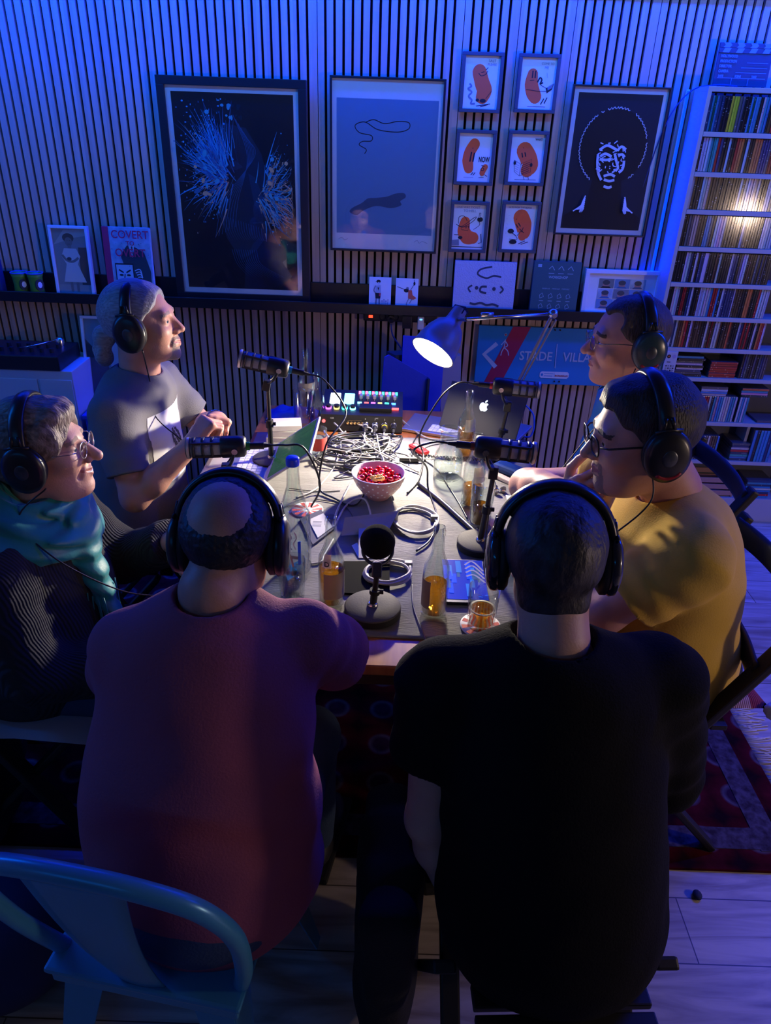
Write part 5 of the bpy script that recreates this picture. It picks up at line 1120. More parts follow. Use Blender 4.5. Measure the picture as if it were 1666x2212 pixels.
# 3 far right (red ring)
b3 = yb(1072, 985); p3 = atY(1098, 868, b3.y)
stand(b3, p3, 'black table stand in front of the man in the blue shirt')
R, e = microphone(p3, (1.0, -0.12, -0.03), mat('ring_red', (0.5, 0.02, 0.03), 0.4), 'black ribbed microphone with a red ring in front of the man in blue')
cable([e, e + Vector((-0.05, 0, 0.0)), e + Vector((-0.11, -0.02, -0.05)), e + Vector((-0.17, -0.05, -0.17)), atZ(915, 985, CZ + 0.02), pz(905, 1035), pz(880, 1065)], 0.003, M_cab_k, 'black cable arching from the red ringed microphone down to the tangle')
# 4 near right (orange ring)
b4 = yb(1020, 1180); b4p = Vector((b4.x + 0.02, b4.y, CZ)); p4 = atY(1068, 1008, b4.y)
stand(b4p, p4, 'black table stand with a round pale topped base left of the short haired man\'s head')
R, e = microphone(p4, (1.0, -0.08, -0.05), mat('ring_orange', (0.32, 0.06, 0.02), 0.4), 'black ribbed microphone with an orange ring in front of the man in yellow')
cable([e, e + Vector((-0.04, 0, 0.002)), e + Vector((-0.09, -0.01, -0.02)), atZ(922, 1010, 0.86), atZ(925, 1055, CZ + 0.04), pz(945, 1120), pz(930, 1165), pz(900, 1190)], 0.003, M_cab_k, 'black cable arching from the orange ringed microphone across the cloth')
cable([atZ(1045, 1200, CZ + 0.01), atZ(1055, 1120, .86), atZ(1064, 1040, .96)], 0.0015, M_cab_k, 'thin wire running up the stand of the orange ringed microphone')
# 5 nearest, seen from behind
b5 = Vector((-0.022, 1.372, CZ)); p5 = atY(815, 1216, b5.y)
stand(b5, p5, 'black table stand with a round grey base nearest the camera', r=0.066)
d5 = Vector((0.0, -0.86, 0.48)); microphone(p5, d5, M_black, 'black microphone with a round foam windscreen facing the camera at the near end')
tm = [o for o in bpy.data.objects if o.type == 'EMPTY' and o.name.startswith('microphone') and 'foam windscreen' in o.get('label', '')][0]
MB().lathe([(0.029, 0.0), (0.035, 0.02), (0.0385, 0.05), (0.038, 0.08), (0.031, 0.105), (0.017, 0.117), (0.0001, 0.120)], mat('foam_black', (0.008, 0.008, 0.009), 1.0, spec=0.05, bump=(700, 0.6)), Matrix.Translation((0, 0, 0.05)) @ Matrix.Rotation(PI / 2, 4, 'Y'), 32, cap=False).obj('windscreen', tm)

# ------------------------------------------------------------ bottles and glasses
GL = glass_mat('bottle_glass', (0.93, 0.96, 0.95), 0.01, 1.5, 1.0)
BEER = liquid_mat('beer', (0.78, 0.47, 0.09), 0.15); WATER = glass_mat('water', (0.92, 0.95, 0.97), 0.01, 1.33, 0.8); FOAM = mat('foam', (0.8, 0.72, 0.55), 0.8)
M_lbl = mat('bottle_label', (0.30, 0.24, 0.17), 0.6); M_cream = mat('label_cream', (0.70, 0.62, 0.50), 0.6)
def bottle(loc, label, fill=0.5, lbl=None, neckl=None, h=0.235, r=0.0305, group='beer bottles on the table', letter=None, liquid=None):
    t = thing('bottle', label, 'bottle', loc, group=group); s = h / 0.235
    O = [(r * 0.86, 0), (r, 0.005), (r, 0.115 * s), (r * 0.93, 0.135 * s), (r * 0.6, 0.158 * s), (r * 0.45, 0.175 * s), (r * 0.42, 0.215 * s), (r * 0.47, 0.217 * s), (r * 0.47, 0.226 * s), (r * 0.42, 0.227 * s), (r * 0.43, 0.235 * s)]
    I = [(r * 0.33, 0.235 * s), (r * 0.34, 0.18 * s), (r * 0.5, 0.157 * s), (r * 0.86, 0.132 * s), (r * 0.92, 0.115 * s), (r * 0.92, 0.012), (r * 0.3, 0.016), (0.0001, 0.018)]
    MB().lathe(O + I, GL, n=36, cap=False).lathe([(0.0001, 0.004), (r * 0.86, 0)], GL, n=36, cap=False).obj('glass', t)
    if fill:
        z1 = 0.02 + (0.115 * s - 0.02) * fill if fill <= 1 else 0.115 * s + 0.03 * (fill - 1)
        if fill <= 1: prof = [(0.0001, 0.0185), (r * 0.3, 0.017), (r * 0.90, 0.014), (r * 0.90, z1), (0.0001, z1)]
        else: prof = [(0.0001, 0.0185), (r * 0.90, 0.014), (r * 0.90, 0.115 * s), (r * 0.84, 0.131 * s), (r * .6, z1 + 0.01), (0.0001, z1 + .01)]
        MB().lathe(prof, liquid or BEER, n=32, cap=False).obj('drink', t)
    if lbl:
        vs = []; fs = []; z0, z1, a0, a1 = lbl; n = 18
        for i in range(n + 1):
            a_ = math.radians(a0 + (a1 - a0) * i / n)
            for z in (z0, z1): vs.append((r * 1.012 * math.cos(a_), r * 1.012 * math.sin(a_), z))
        fs = [(2 * i, 2 * i + 2, 2 * i + 3, 2 * i + 1) for i in range(n)]
        MB().add(vs, fs, M_lbl, smooth=True).obj('label_paper', t)
    if neckl:
        vs = []; n = 12; z0, z1, a0, a1 = neckl
        for i in range(n + 1):
            a_ = math.radians(a0 + (a1 - a0) * i / n)
            for z, q in ((z0, r * 0.99), (z1, r * 0.66)): vs.append((q * math.cos(a_), q * math.sin(a_), z))
        MB().add(vs, [(2 * i, 2 * i + 2, 2 * i + 3, 2 * i + 1) for i in range(n)], M_cream, smooth=True).obj('neck_label', t)
        if letter:
            Al = Art(0.02, 0.02); Al.text(letter, 0.15, 0.1, 0.018, M_ink, 0.0003)
            an = math.radians((a0 + a1) / 2); Mx = Matrix.Translation((r * 0.86 * math.cos(an), r * 0.86 * math.sin(an), z0 + 0.002)) @ Matrix.Rotation(an + PI / 2, 4, 'Z') @ UPRIGHT
            Al.v = [tuple(Mx @ Vector((v[0] - 0.008, v[1], v[2] + 0.004))) for v in Al.v]; Al.obj('printed_letter', t)
    return t
def tumbler(loc, label, h, r0, r1, liquid=None, fill=0.0, foam=False, group='drinking glasses on the table'):
    t = thing('drinking_glass', label, 'glass', loc, group=group)
    MB().lathe([(0.0001, 0), (r0, 0), (r0 + 0.001, 0.004), (r1, h), (r1 - 0.0018, h + 0.0008), (r1 - 0.003, h - 0.001), (r0 - 0.002, 0.012), (0.0001, 0.010)], GL, n=36, cap=False).obj('glass', t)
    if fill:
        f0 = r0 - 0.0026; zz = 0.0125 + (h - 0.0125) * fill; rz_ = f0 + (r1 - r0) * fill
        MB().lathe([(0.0001, 0.0115), (f0, 0.0125), (rz_, zz), (0.0001, zz)], liquid or WATER, n=32, cap=False).obj('drink', t)
        if foam: MB().lathe([(rz_ - 0.003, zz + 0.0005), (rz_ + 0.0003, zz + 0.0005), (rz_ + 0.0002, zz + 0.003), (rz_ - 0.004, zz + 0.0025)], FOAM, n=32, cap=False).obj('foam_ring', t)
    return t
# big water bottle
p = yb(640, 1235)
t = thing('bottle', 'tall clear water bottle with a blue cap and a printed front', 'bottle', p)

MB().lathe([(0.036, 0), (0.0395, 0.006), (0.0395, 0.155), (0.037, 0.175), (0.026, 0.212), (0.0165, 0.245), (0.0145, 0.292), (0.0155, 0.294), (0.0155, 0.300), (0.0135, 0.301), (0.0135, 0.312), (0.012, 0.312), (0.012, 0.294), (0.0145, 0.245), (0.0245, 0.210), (0.035, 0.173), (0.0375, 0.153), (0.0375, 0.012), (0.0001, 0.02)], GL, n=40, cap=False).obj('glass', t)
MB().lathe([(0.0001, 0.021), (0.037, 0.0135), (0.037, 0.153), (0.0345, 0.172), (0.0335, 0.176), (0.0001, 0.176)], WATER, n=36, cap=False).obj('drink', t)
MB().lathe([(0.0155, 0.299), (0.016, 0.301), (0.016, 0.316), (0.0145, 0.3185), (0.0001, 0.319)], mat('cap_blue', (0.01, 0.06, 0.75), 0.3), n=32, cap=False).obj('cap', t)
Al = Art(0.05, 0.11); M_pk = mat('print_pink', (0.55, 0.25, 0.22), .5); M_lp = mat('print_lavender', (0.45, 0.42, 0.55), .5)
for q in range(3): Al.line([(0.2 + .25 * q, 0.95), (0.3 + .25 * q, 0.8), (0.15 + .25 * q, 0.65), (0.35 + 0.2 * q, 0.5)], 0.06, M_lp, 4)
Al.rect(0.0, 0.22, 1, 0.30, M_pk); Al.line([(0.3, 0.5), (0.5, 0.3), (0.6, 0.05)], 0.1, M_pk, 4); Al.rect(0.85, 0.1, 1.0, 0.7, mat('cap_blue'))
out = []
for v in Al.v:
    a_ = -PI / 2 - 0.15 + (v[0] - 0.025) / 0.04; out.append(((0.0397 + v[2] * .3) * math.cos(a_), (0.0397 + v[2] * .3) * math.sin(a_), 0.035 + v[1]))
Al.v = out; Al.obj('printing', t)
p_ = yb(632, 1288)
tumbler(p_, 'clear glass of water in front of the big water bottle', 0.105, 0.028, 0.0335, WATER, 0.45)
bottle(yb(716, 1303), 'half full beer bottle with a D on its neck label, nearest left', 0.86, (0.03, 0.10, -120, 60), (0.118, 0.148, -130, -85), letter='D')
bottle(yb(936, 1325), 'half full clear beer bottle with a dark label standing beside the phone', 0.72, (0.03, 0.105, 150, 245))
pC = yb(1038, 1352)
t = thing('coaster', 'round red and white coaster under the nearest beer glass', 'coaster', pC)
M_cr = mat('coaster_red', (0.55, 0.05, 0.04), .7)
def coaster_parts(t, r=0.047, n=10):
    MB().lathe([(0.0001, 0), (r, 0), (r, 0.0024), (0.0001, 0.0024)], M_paper, n=40, cap=False).obj('board', t)
    b = MB()
    for k in range(n):
        a0, a1 = 2 * PI * k / n, 2 * PI * (k + 0.5) / n
        P = [(0.014 * math.cos(a0), 0.014 * math.sin(a0)), (0.044 * math.cos(a0), 0.044 * math.sin(a0)), (0.044 * math.cos((a0 + a1) / 2), 0.044 * math.sin((a0 + a1) / 2)), (0.044 * math.cos(a1), 0.044 * math.sin(a1)), (0.014 * math.cos(a1), 0.014 * math.sin(a1))]
        b.prism(P, 0.0023, 0.0027, M_cr)
    b.obj('printing', t)
coaster_parts(t)
tumbler(pC + Vector((0, 0, 0.0028)), 'small beer glass with a foam ring on the red and white coaster', 0.105, 0.030, 0.036, BEER, 0.36, True)
t = thing('coaster', 'round red and white coaster on the cloth right of the water bottle', 'coaster', yb(664, 1102)); coaster_parts(t)
# jar, bottles and glasses on the right
pj = yb(966, 1030)
t = thing('glass_jar', 'wide clear glass carafe half full of water beside the cables', 'jar', pj)
MB().lathe([(0.0001, 0.003), (0.042, 0), (0.047, 0.005), (0.048, 0.06), (0.043, 0.085), (0.034, 0.10), (0.031, 0.115), (0.031, 0.155), (0.0355, 0.168), (0.034, 0.169), (0.029, 0.155), (0.029, 0.115), (0.032, 0.10), (0.041, 0.083), (0.0455, 0.06), (0.0445, 0.009), (0.0001, 0.008)], GL, n=40, cap=False).obj('glass', t)
MB().lathe([(0.0001, 0.009), (0.044, 0.010), (0.045, 0.055), (0.0001, 0.055)], WATER, n=36, cap=False).obj('water', t)
bottle(yb(1003, 985), 'beer bottle with a cream label standing behind the carafe', 0.8, None, (0.10, 0.14, -110, -20))
bottle(yb(1018, 1092), 'beer bottle with golden beer left behind the orange ringed microphone\'s stand', 0.5, None, (0.09, 0.135, -100, 0), r=0.033)
tumbler(yb(1036, 1133), 'tall glass of golden beer beside the stand of the orange ringed microphone', 0.135, 0.029, 0.034, BEER, 0.42)
# far left group
TZ0 = Vector((0, 0, -(CZ - TZ)))
bottle(yb(663, 905), 'tall empty clear bottle standing highest behind the open laptop', 0.0, (0.12, 0.15, -150, 20), None, h=0.27, r=0.032)
bottle(yb(684, 918), 'shorter empty clear bottle beside the console', 0.0, h=0.20, r=0.030)
tumbler(yb(655, 928), 'empty clear glass with coloured reflections beside the empty bottles', 0.15, 0.028, 0.035)
t = tumbler(yb(688, 985), 'small glass with a red label right behind the laptop lid', 0.10, 0.027, 0.03)
vs = []
for i in range(13):
    a_ = math.radians(-150 + 12 * i)
    for z in (0.03, 0.075): vs.append((0.0305 * math.cos(a_), 0.0305 * math.sin(a_), z))
MB().add(vs, [(2 * i, 2 * i + 2, 2 * i + 3, 2 * i + 1) for i in range(12)], M_cr, smooth=True).obj('label_paper', t)

# ------------------------------------------------------------ bowl of berries
pb = yb(817, 1072)
t = thing('bowl', 'pink bowl with white dots full of shiny red fruit gums', 'bowl', pb); KB = 1.13; t.scale = (KB, KB, KB)
M_bowl = mat('bowl_pink', (0.50, 0.26, 0.25), 0.3); M_bin = mat('bowl_inside', (0.62, 0.58, 0.62), 0.3)
BR, BH = 0.073, 0.072
prof = [(0.030, 0.0), (0.031, 0.006), (0.045, 0.018), (0.060, 0.038), (0.069, 0.058), (BR, BH)]
MB().lathe([(0.0001, 0.0)] + prof, M_bowl, n=48, cap=False).lathe([(BR, BH), (BR - 0.002, BH + 0.0015), (BR - 0.0045, BH), (0.064, 0.056), (0.054, 0.038), (0.038, 0.016), (0.0001, 0.010)], M_bin, n=48, cap=False).obj('body', t)
b = MB()
for row, (z, r_) in enumerate(((0.020, 0.0465), (0.031, 0.0545), (0.042, 0.0617), (0.053, 0.0667), (0.064, 0.0708))):
    for k in range(16):
        a_ = 2 * PI * (k + 0.5 * (row % 2)) / 16; up = Vector((math.cos(a_), math.sin(a_), -0.55)).normalized(); q = up.to_track_quat('Z', 'Y').to_matrix().to_4x4()
        b.prism([(0.0028 * math.cos(PI * i / 5), 0.0028 * math.sin(PI * i / 5)) for i in range(10)], 0, 0.0006, M_paper, Matrix.Translation((r_ * math.cos(a_), r_ * math.sin(a_), z)) @ q)
b.obj('dots', t)
M_ber = mat('berry_red', (0.50, 0.005, 0.012), 0.12, coat=0.6); M_ber2 = mat('berry_dark', (0.28, 0.004, 0.012), 0.12, coat=0.6)
rr = random.Random(4); placed = []
protoR = MB().ball((0, 0, 0), 0.0095, M_ber, 12, sc=(1, 1, 0.85)).obj('red_sweet'); protoD = MB().ball((0, 0, 0), 0.0095, M_ber2, 12, sc=(1.05, 1, 0.8)).obj('red_sweet')
for o, nm in ((protoR, 'bright red'), (protoD, 'dark red')): tag(o, f'{nm} glossy round fruit gum in the pink dotted bowl', 'sweet', f'{nm} fruit gums in the bowl')
tries = 0; cnt = 0
while tries < 4000 and cnt < 70:
    tries += 1; a_ = rr.uniform(0, 2 * PI); q = 0.058 * math.sqrt(rr.random()); lay = 0 if cnt < 34 else 1
    c = Vector((pb.x + KB * q * math.cos(a_), pb.y + KB * q * math.sin(a_), pb.z + KB * (0.052 + lay * 0.011 + 0.004 * (1 - q / 0.058))))
    if lay == 1 and q > 0.05: continue
    if lay == 0 and q > 0.052: c.z += 0.002
    if any((c - z).length < 0.0155 for z in placed): continue
    if (c - Vector((pb.x - 0.004, pb.y - 0.04, c.z))).length < 0.02 and lay == 1: continue
    placed.append(c); src = protoR if rr.random() < 0.6 else protoD
    o = src if (cnt < 2 and src['label'] and src.location.length == 0) else src.copy()
    if o is not src: COL.objects.link(o)
    o.location = c; o.rotation_euler = (rr.uniform(-.5, .5), rr.uniform(-.5, .5), rr.uniform(0, 6)); cnt += 1
b = MB(); b.lathe([(0.0001, 0), (0.054, 0.0), (0.056, 0.008), (0.0001, 0.012)], M_ber2, Matrix.Translation((0, 0, 0.038)), 24, cap=False); o = b.obj('lower_sweets', t); o['kind'] = 'stuff'
M_nut = mat('nut_golden', (0.75, 0.38, 0.08), 0.4)
for k in range(6):
    a_ = k * 1.05; c = Vector((pb.x - 0.004 + 0.012 * math.cos(a_), pb.y - 0.040 + 0.009 * math.sin(a_), pb.z + 0.080 + 0.003 * (k % 2)))
    tag(MB().ball((0, 0, 0), 0.0085, M_nut, 10, sc=(1.3, 0.8, 0.7)).ball((0.006, 0.002, 0.002), 0.005, M_nut, 8).obj('yellow_sweet', loc=c), 'golden yellow lump among the red gums at the near side of the bowl', 'sweet', 'golden lumps in the bowl')

# ------------------------------------------------------------ paper, phones, odds and ends
# folded grey card stand
pc = yb(800, 1165); M_gcard = mat('grey_card', (0.36, 0.34, 0.36), 0.6)
t = thing('folded_card', 'folded pale grey card propped up behind the nearest microphone', 'card', pc)
q0, q1 = atZ(737, 1152, CZ), atZ(742, 1112, CZ + 0.05); 
pts = [atZ(738, 1157, CZ + 0.015), atZ(838, 1150, CZ + 0.015), atZ(861, 1104, CZ + 0.052), atZ(745, 1118, CZ + 0.052)]
nrm = (pts[1] - pts[0]).cross(pts[3] - pts[0]).normalized() * 0.0018
b = MB(); b.add([p_ for p_ in pts] + [p_ - nrm for p_ in pts], [(0, 1, 2, 3), (7, 6, 5, 4), (0, 4, 5, 1), (1, 5, 6, 2), (2, 6, 7, 3), (3, 7, 4, 0)], M_gcard); part_world(b, 'front_flap', t)
pts2 = [atZ(775, 1205, CZ + 0.001), atZ(838, 1205, CZ + 0.001), atZ(838, 1135, CZ + 0.028), atZ(775, 1138, CZ + 0.028)]
nrm = (pts2[1] - pts2[0]).cross(pts2[3] - pts2[0]).normalized() * 0.0018
b = MB(); b.add([p_ for p_ in pts2] + [p_ - nrm for p_ in pts2], [(0, 1, 2, 3), (7, 6, 5, 4), (0, 4, 5, 1), (1, 5, 6, 2), (2, 6, 7, 3), (3, 7, 4, 0)], M_gcard); part_world(b, 'foot_flap', t)
b = MB(); q = (pts[3] + pts[2]) / 2; b.add([pts[3], pts[2], Vector((pts[2].x, pts[2].y + 0.04, CZ)), Vector((pts[3].x, pts[3].y + 0.04, CZ))], [(0, 1, 2, 3)], M_gcard); b.add([pts[3] - Vector((0, 0, .0018)), pts[2] - Vector((0, 0, .0018)), Vector((pts[2].x, pts[2].y + 0.038, CZ)), Vector((pts[3].x, pts[3].y + 0.038, CZ))], [(3, 2, 1, 0)], M_gcard); part_world(b, 'back_flap', t)
# white paper slip
b = MB(); P4 = [pz(760, 1178, .001), pz(775, 1205, .001), pz(782, 1200, .001), pz(772, 1172, .001)]
b.add([p_ for p_ in P4] + [p_ - Vector((0, 0, .0008)) for p_ in P4], [(0, 1, 2, 3), (7, 6, 5, 4), (0, 4, 5, 1), (1, 5, 6, 2), (2, 6, 7, 3), (3, 7, 4, 0)], M_paper); tag(b.obj('paper_slip'), 'small white paper slip left of the folded grey card', 'paper')
# flat black slab under the nearest microphone's cable, then the dark notebook
def slab(pxs, z, th, m, name, label, cat, bev=0.002, top=None):
    P = [atZ(px, py, z + th) for px, py in pxs]; c = sum(P, Vector()) / 4; t = thing(name, label, cat, (c.x, c.y, z))
    poly = [(p_.x - c.x, p_.y - c.y) for p_ in P]
    b = MB(); b.prism(poly, 0, th, m); b.obj('body', t)
    return t, poly
t, poly = slab([(742, 1212), (842, 1212), (842, 1285), (738, 1280)], CZ, 0.006, M_felt, 'notebook', 'flat black shape lying under the coiled cable near the nearest microphone', 'notebook')
t, poly = slab([(648, 1120), (694, 1100), (722, 1142), (676, 1176)], CZ, 0.005, mat('notebook_dark', (0.05, 0.05, 0.06), 0.5), 'notebook', 'dark notebook with a white page behind the water bottle', 'notebook')
pg = [(x * 0.7 + 0.01, y * 0.7) for x, y in poly]; MB().prism(pg, 0.005, 0.0075, mat('paper_grey', (0.4, 0.4, 0.42), 0.8)).obj('page', t)
b = MB()
for k in range(5): b.box((0, -0.014 + k * 0.007, 0.0078), (0.025, 0.0010, 0.0004), M_grey)
b.obj('handwriting', t)
t, poly = slab([(963, 1208), (1044, 1210), (1046, 1302), (960, 1300)], CZ, 0.008, M_black, 'phone', 'phone with a bright blue screen lying between the beer bottle and the glass', 'phone')
cxp = [min(p_[0] for p_ in poly), max(p_[0] for p_ in poly), min(p_[1] for p_ in poly), max(p_[1] for p_ in poly)]
Ap = Art(cxp[1] - cxp[0] - 0.008, cxp[3] - cxp[2] - 0.016)
def scr(n, c, s): return mat('screen_' + n, (0.01, 0.01, 0.02), 0.15, em=c, es=s)
Ap.rect(0, 0, 1, 1, scr('deep', (0.005, 0.03, 0.6), 0.8)); rr = random.Random(6)
for k in range(14):
    u = rr.uniform(0.02, 0.85); v = rr.uniform(0.0, 0.7); Ap.rect(u, v, u + rr.uniform(0.05, 0.14), min(1, v + rr.uniform(0.15, 0.45)), [scr('sky', (0.03, 0.2, 0.9), 0.8), scr('blue', (0.0, 0.05, 0.9), 1.2), scr('slate', (0.05, 0.12, 0.3), 0.8)][k % 3])
for k in range(4): Ap.line([(0.55, 0.85 - k * 0.1), (0.75, 0.95 - k * 0.12), (0.98, 0.7 - k * 0.1)], 0.05, scr('lilac', (0.35, 0.3, 0.6), 0.8), 4)
Ap.v = [(v[0] + cxp[0] + 0.004, v[1] + cxp[2] + 0.012, v[2] + 0.0082) for v in Ap.v]; Ap.obj('screen', t)
t, poly = slab([(612, 1228), (650, 1208), (660, 1226), (622, 1252)], CZ, 0.004, scr('cyanphone', (0.02, 0.18, 0.6), 0.7), 'phone', 'small lit phone lying behind the clear water glass', 'phone')
# blocks of paper and blue cloth at the far left
p = yb(613, 945); M_blk = mat('paper_block', (0.72, 0.69, 0.64), 0.7)
t = thing('paper_block', 'stack of thick white paper blocks at the far left of the table', 'paper', p + TZ0, rz=0.05)
for k, (w_, d_, z_) in enumerate(((0.115, 0.08, 0), (0.108, 0.075, 0.022), (0.112, 0.078, 0.043))): MB().box((0.004 * k, 0.002 * k, z_ + 0.011), (w_, d_, 0.020), M_blk, Matrix.Rotation(0.06 * k, 4, 'Z'), bev=0.0015).obj('block', t)
p = yb(632, 897); rr = random.Random(2); b = MB(); M_bag = mat('cloth_blue', (0.01, 0.03, 0.30), 0.5)
vs = []; n = 18
for j in range(n):
    for i in range(n):
        u, v = i / (n - 1) - .5, j / (n - 1) - .5; e = max(0, 1 - 4 * max(abs(u), abs(v)) ** 2 * 1.0)
        vs.append((u * 0.19, v * 0.14, 0.002 + e * (0.035 + 0.012 * math.sin(9 * u + 4 * v) * math.cos(11 * v - 3 * u))))
b.add(vs, [(j * n + i, j * n + i + 1, (j + 1) * n + i + 1, (j + 1) * n + i) for j in range(n - 1) for i in range(n - 1)], M_bag, smooth=True)
tag(b.obj('folded_cloth', loc=p + TZ0), 'crumpled dark blue cloth behind the white paper blocks', 'cloth')
# far-right odds: sunglasses case, wooden opener, crumpled napkin
p = yb(1103, 1022); 
tag(MB().box((0, 0, 0.013), (0.115, 0.055, 0.026), mat('case_navy', (0.012, 0.05, 0.22), 0.45), Matrix.Rotation(-0.75, 4, 'Z'), bev=0.012).obj('glasses_case', loc=p), 'dark blue rounded case near the right table edge', 'case')
p = yb(1090, 1030)
t = thing('bottle_opener', 'pale wooden bottle opener with a steel bolt near the right table edge', 'opener', p + Vector((0.0, -0.035, 0)), rz=-0.85)
MB().box((0, 0, 0.007), (0.13, 0.024, 0.013), mat('pale_wood', (0.6, 0.47, 0.4), 0.5), bev=0.004).obj('handle', t); MB().cyl((0.045, 0, 0.013), (0.045, 0, 0.018), 0.009, M_steel, 16).obj('bolt', t)
p = yb(1122, 1045); b = MB(); vs = []; n = 16
for j in range(n):
    for i in range(n):
        u, v = i / (n - 1) - .5, j / (n - 1) - .5; vs.append((u * 0.13, v * 0.12, 0.003 + 0.012 * abs(math.sin(14 * u + 5 * v)) * (1 - 1.6 * max(abs(u), abs(v)))))
b.add(vs, [(j * n + i, j * n + i + 1, (j + 1) * n + i + 1, (j + 1) * n + i) for j in range(n - 1) for i in range(n - 1)], M_paper, smooth=True)
tag(b.obj('napkin', loc=(0.435, 1.93, CZ)), 'crumpled pale napkin at the right edge of the table', 'napkin')
p = yb(1075, 1062); b = MB()
for k in range(7): b.lathe([(0.009, 0), (0.0095, 0.004), (0.006, 0.006), (0.0001, 0.006)], M_steel if k % 2 else M_cab_g, Matrix.Translation((0.016 * math.cos(k * 2.1), 0.014 * math.sin(k * 2.1), 0.001 + 0.002 * k)) @ Matrix.Rotation(0.3 * k, 4, 'X'))
tag(b.obj('keys', loc=p), 'small heap of steel keys near the right table edge', 'keys')

# ------------------------------------------------------------ laptops
M_alu = mat('aluminium', (0.58, 0.58, 0.60), 0.32, metal=0.85); M_keys = mat('keys_pale', (0.60, 0.60, 0.63), 0.5); M_bezel = mat('bezel_grey', (0.52, 0.51, 0.50), 0.35, metal=0.3)
M_lidg = mat('lid_grey', (0.06, 0.06, 0.065), 0.45, metal=0.3)
def laptop(loc, rz, open_deg, w, d, label, screen_art, keym, bezel, logo=False):
    """hinge along local x at the origin, base towards -y, lid rising"""
    t = thing('laptop', label, 'laptop', loc, rz=rz)
    MB().box((0, -d / 2, 0.007), (w, d, 0.012), M_alu, bev=0.003).obj('base', t)
    b = MB(); nk = 13
    for r_ in range(5):
        for k in range(nk): b.box((-w * 0.42 + (k + 0.5) * w * 0.84 / nk, -d * 0.12 - r_ * d * 0.085, 0.0138), (w * 0.84 / nk * 0.86, d * 0.07, 0.0016), keym)
    b.obj('keyboard', t)
    MB().box((0, -d * 0.78, 0.0133), (w * 0.32, d * 0.3, 0.0006), M_bezel).obj('trackpad', t)
    Lm = Matrix.Translation((0, 0.002, 0.012)) @ Matrix.Rotation(math.radians(90 - open_deg), 4, 'X')    # lid plane: local x, z up
    b = MB(); b.box((0, 0, d * 0.46), (w, 0.006, d * 0.92), (M_lidg if logo else M_alu), Lm, bev=0.0025); lid = b.obj('lid', t)
    MB().box((0, -0.0034, d * 0.46), (w - 0.004, 0.0006, d * 0.92 - 0.004), bezel, Lm).obj('bezel', lid)
    A_ = Art(w * 0.92, d * 0.78); screen_art(A_); A_.v = [tuple(Lm @ UPRIGHT @ Vector((v[0] - w * 0.46, v[1] + d * 0.09, v[2] + 0.0037))) for v in A_.v]; A_.obj('screen', lid)
    if logo:
        Lg = Art(0.05, 0.05); ML = mat('apple_glow', (0.8, 0.8, 0.8), 0.3, em=(0.75, 0.9, 1.0), es=2.2)
        body = [(0.5, 0.70), (0.38, 0.75), (0.24, 0.70), (0.17, 0.56), (0.18, 0.38), (0.27, 0.20), (0.36, 0.12), (0.44, 0.13), (0.5, 0.155), (0.57, 0.13), (0.66, 0.12), (0.76, 0.22), (0.82, 0.33), (0.73, 0.40), (0.70, 0.50), (0.73, 0.60), (0.80, 0.66), (0.72, 0.74), (0.62, 0.74)]
        Lg.poly(body, ML); Lg.poly([(0.50, 0.77), (0.51, 0.87), (0.58, 0.95), (0.66, 0.98), (0.66, 0.89), (0.60, 0.80)], ML)
        Lg.v = [tuple(Lm @ Matrix.Rotation(PI, 4, 'Z') @ UPRIGHT @ Vector((v[0] - 0.025, v[1] + d * 0.42, v[2] + 0.003))) for v in Lg.v]; Lg.obj('logo', lid)
    return t
def green_screen(A_):
    A_.rect(0, 0, 1, 1, scr('forest', (0.02, 0.07, 0.035), 0.9)); rr = random.Random(1)
    for k in range(90):
        u, v = rr.uniform(0.02, 0.95), rr.uniform(0.03, 0.9); A_.line([(u, v), (u + 0.004, v + rr.uniform(0.04, 0.2))], rr.uniform(0.003, 0.008), scr(rr.choice(['leaf', 'leaf2']), (0.10, 0.28, 0.12) if rr.random() < .5 else (0.05, 0.16, 0.07), 0.9))
def dark_screen(A_): A_.rect(0, 0, 1, 1, scr('soft', (0.1, 0.2, 0.4), 0.6))
# left laptop: screen turned to the man in grey
h0 = pz(580, 1070, 0); h1 = pz(652, 1018, 0)
ang = math.atan2(-(0.26), -0.145)
laptop((-0.385, 2.14, CZ), math.radians(-90), 144, 0.30, 0.205, 'open silver laptop with a green picture on its screen', green_screen, M_keys, M_bezel)
laptop((0.322, 2.46, CZ), math.radians(152), 58, 0.30, 0.19, 'open silver laptop with a glowing fruit logo on its lid', dark_screen, M_keys, M_matte, True)
t = thing('closed_laptop', 'flat silver computer with pale keys lying left of the glowing lid', 'laptop', pz(950, 925, -0.004), rz=math.radians(-18))
MB().box((0, 0, 0.006), (0.25, 0.17, 0.012), M_alu, bev=0.003).obj('base', t)
b = MB()
for r_ in range(4):
    for k in range(8): b.box((-0.02 + k * 0.0165, -0.06 + r_ * 0.0165, 0.0125), (0.0145, 0.0145, 0.0016), mat('keys_white', (0.8, 0.8, 0.8), 0.5))
b.obj('keyboard', t)
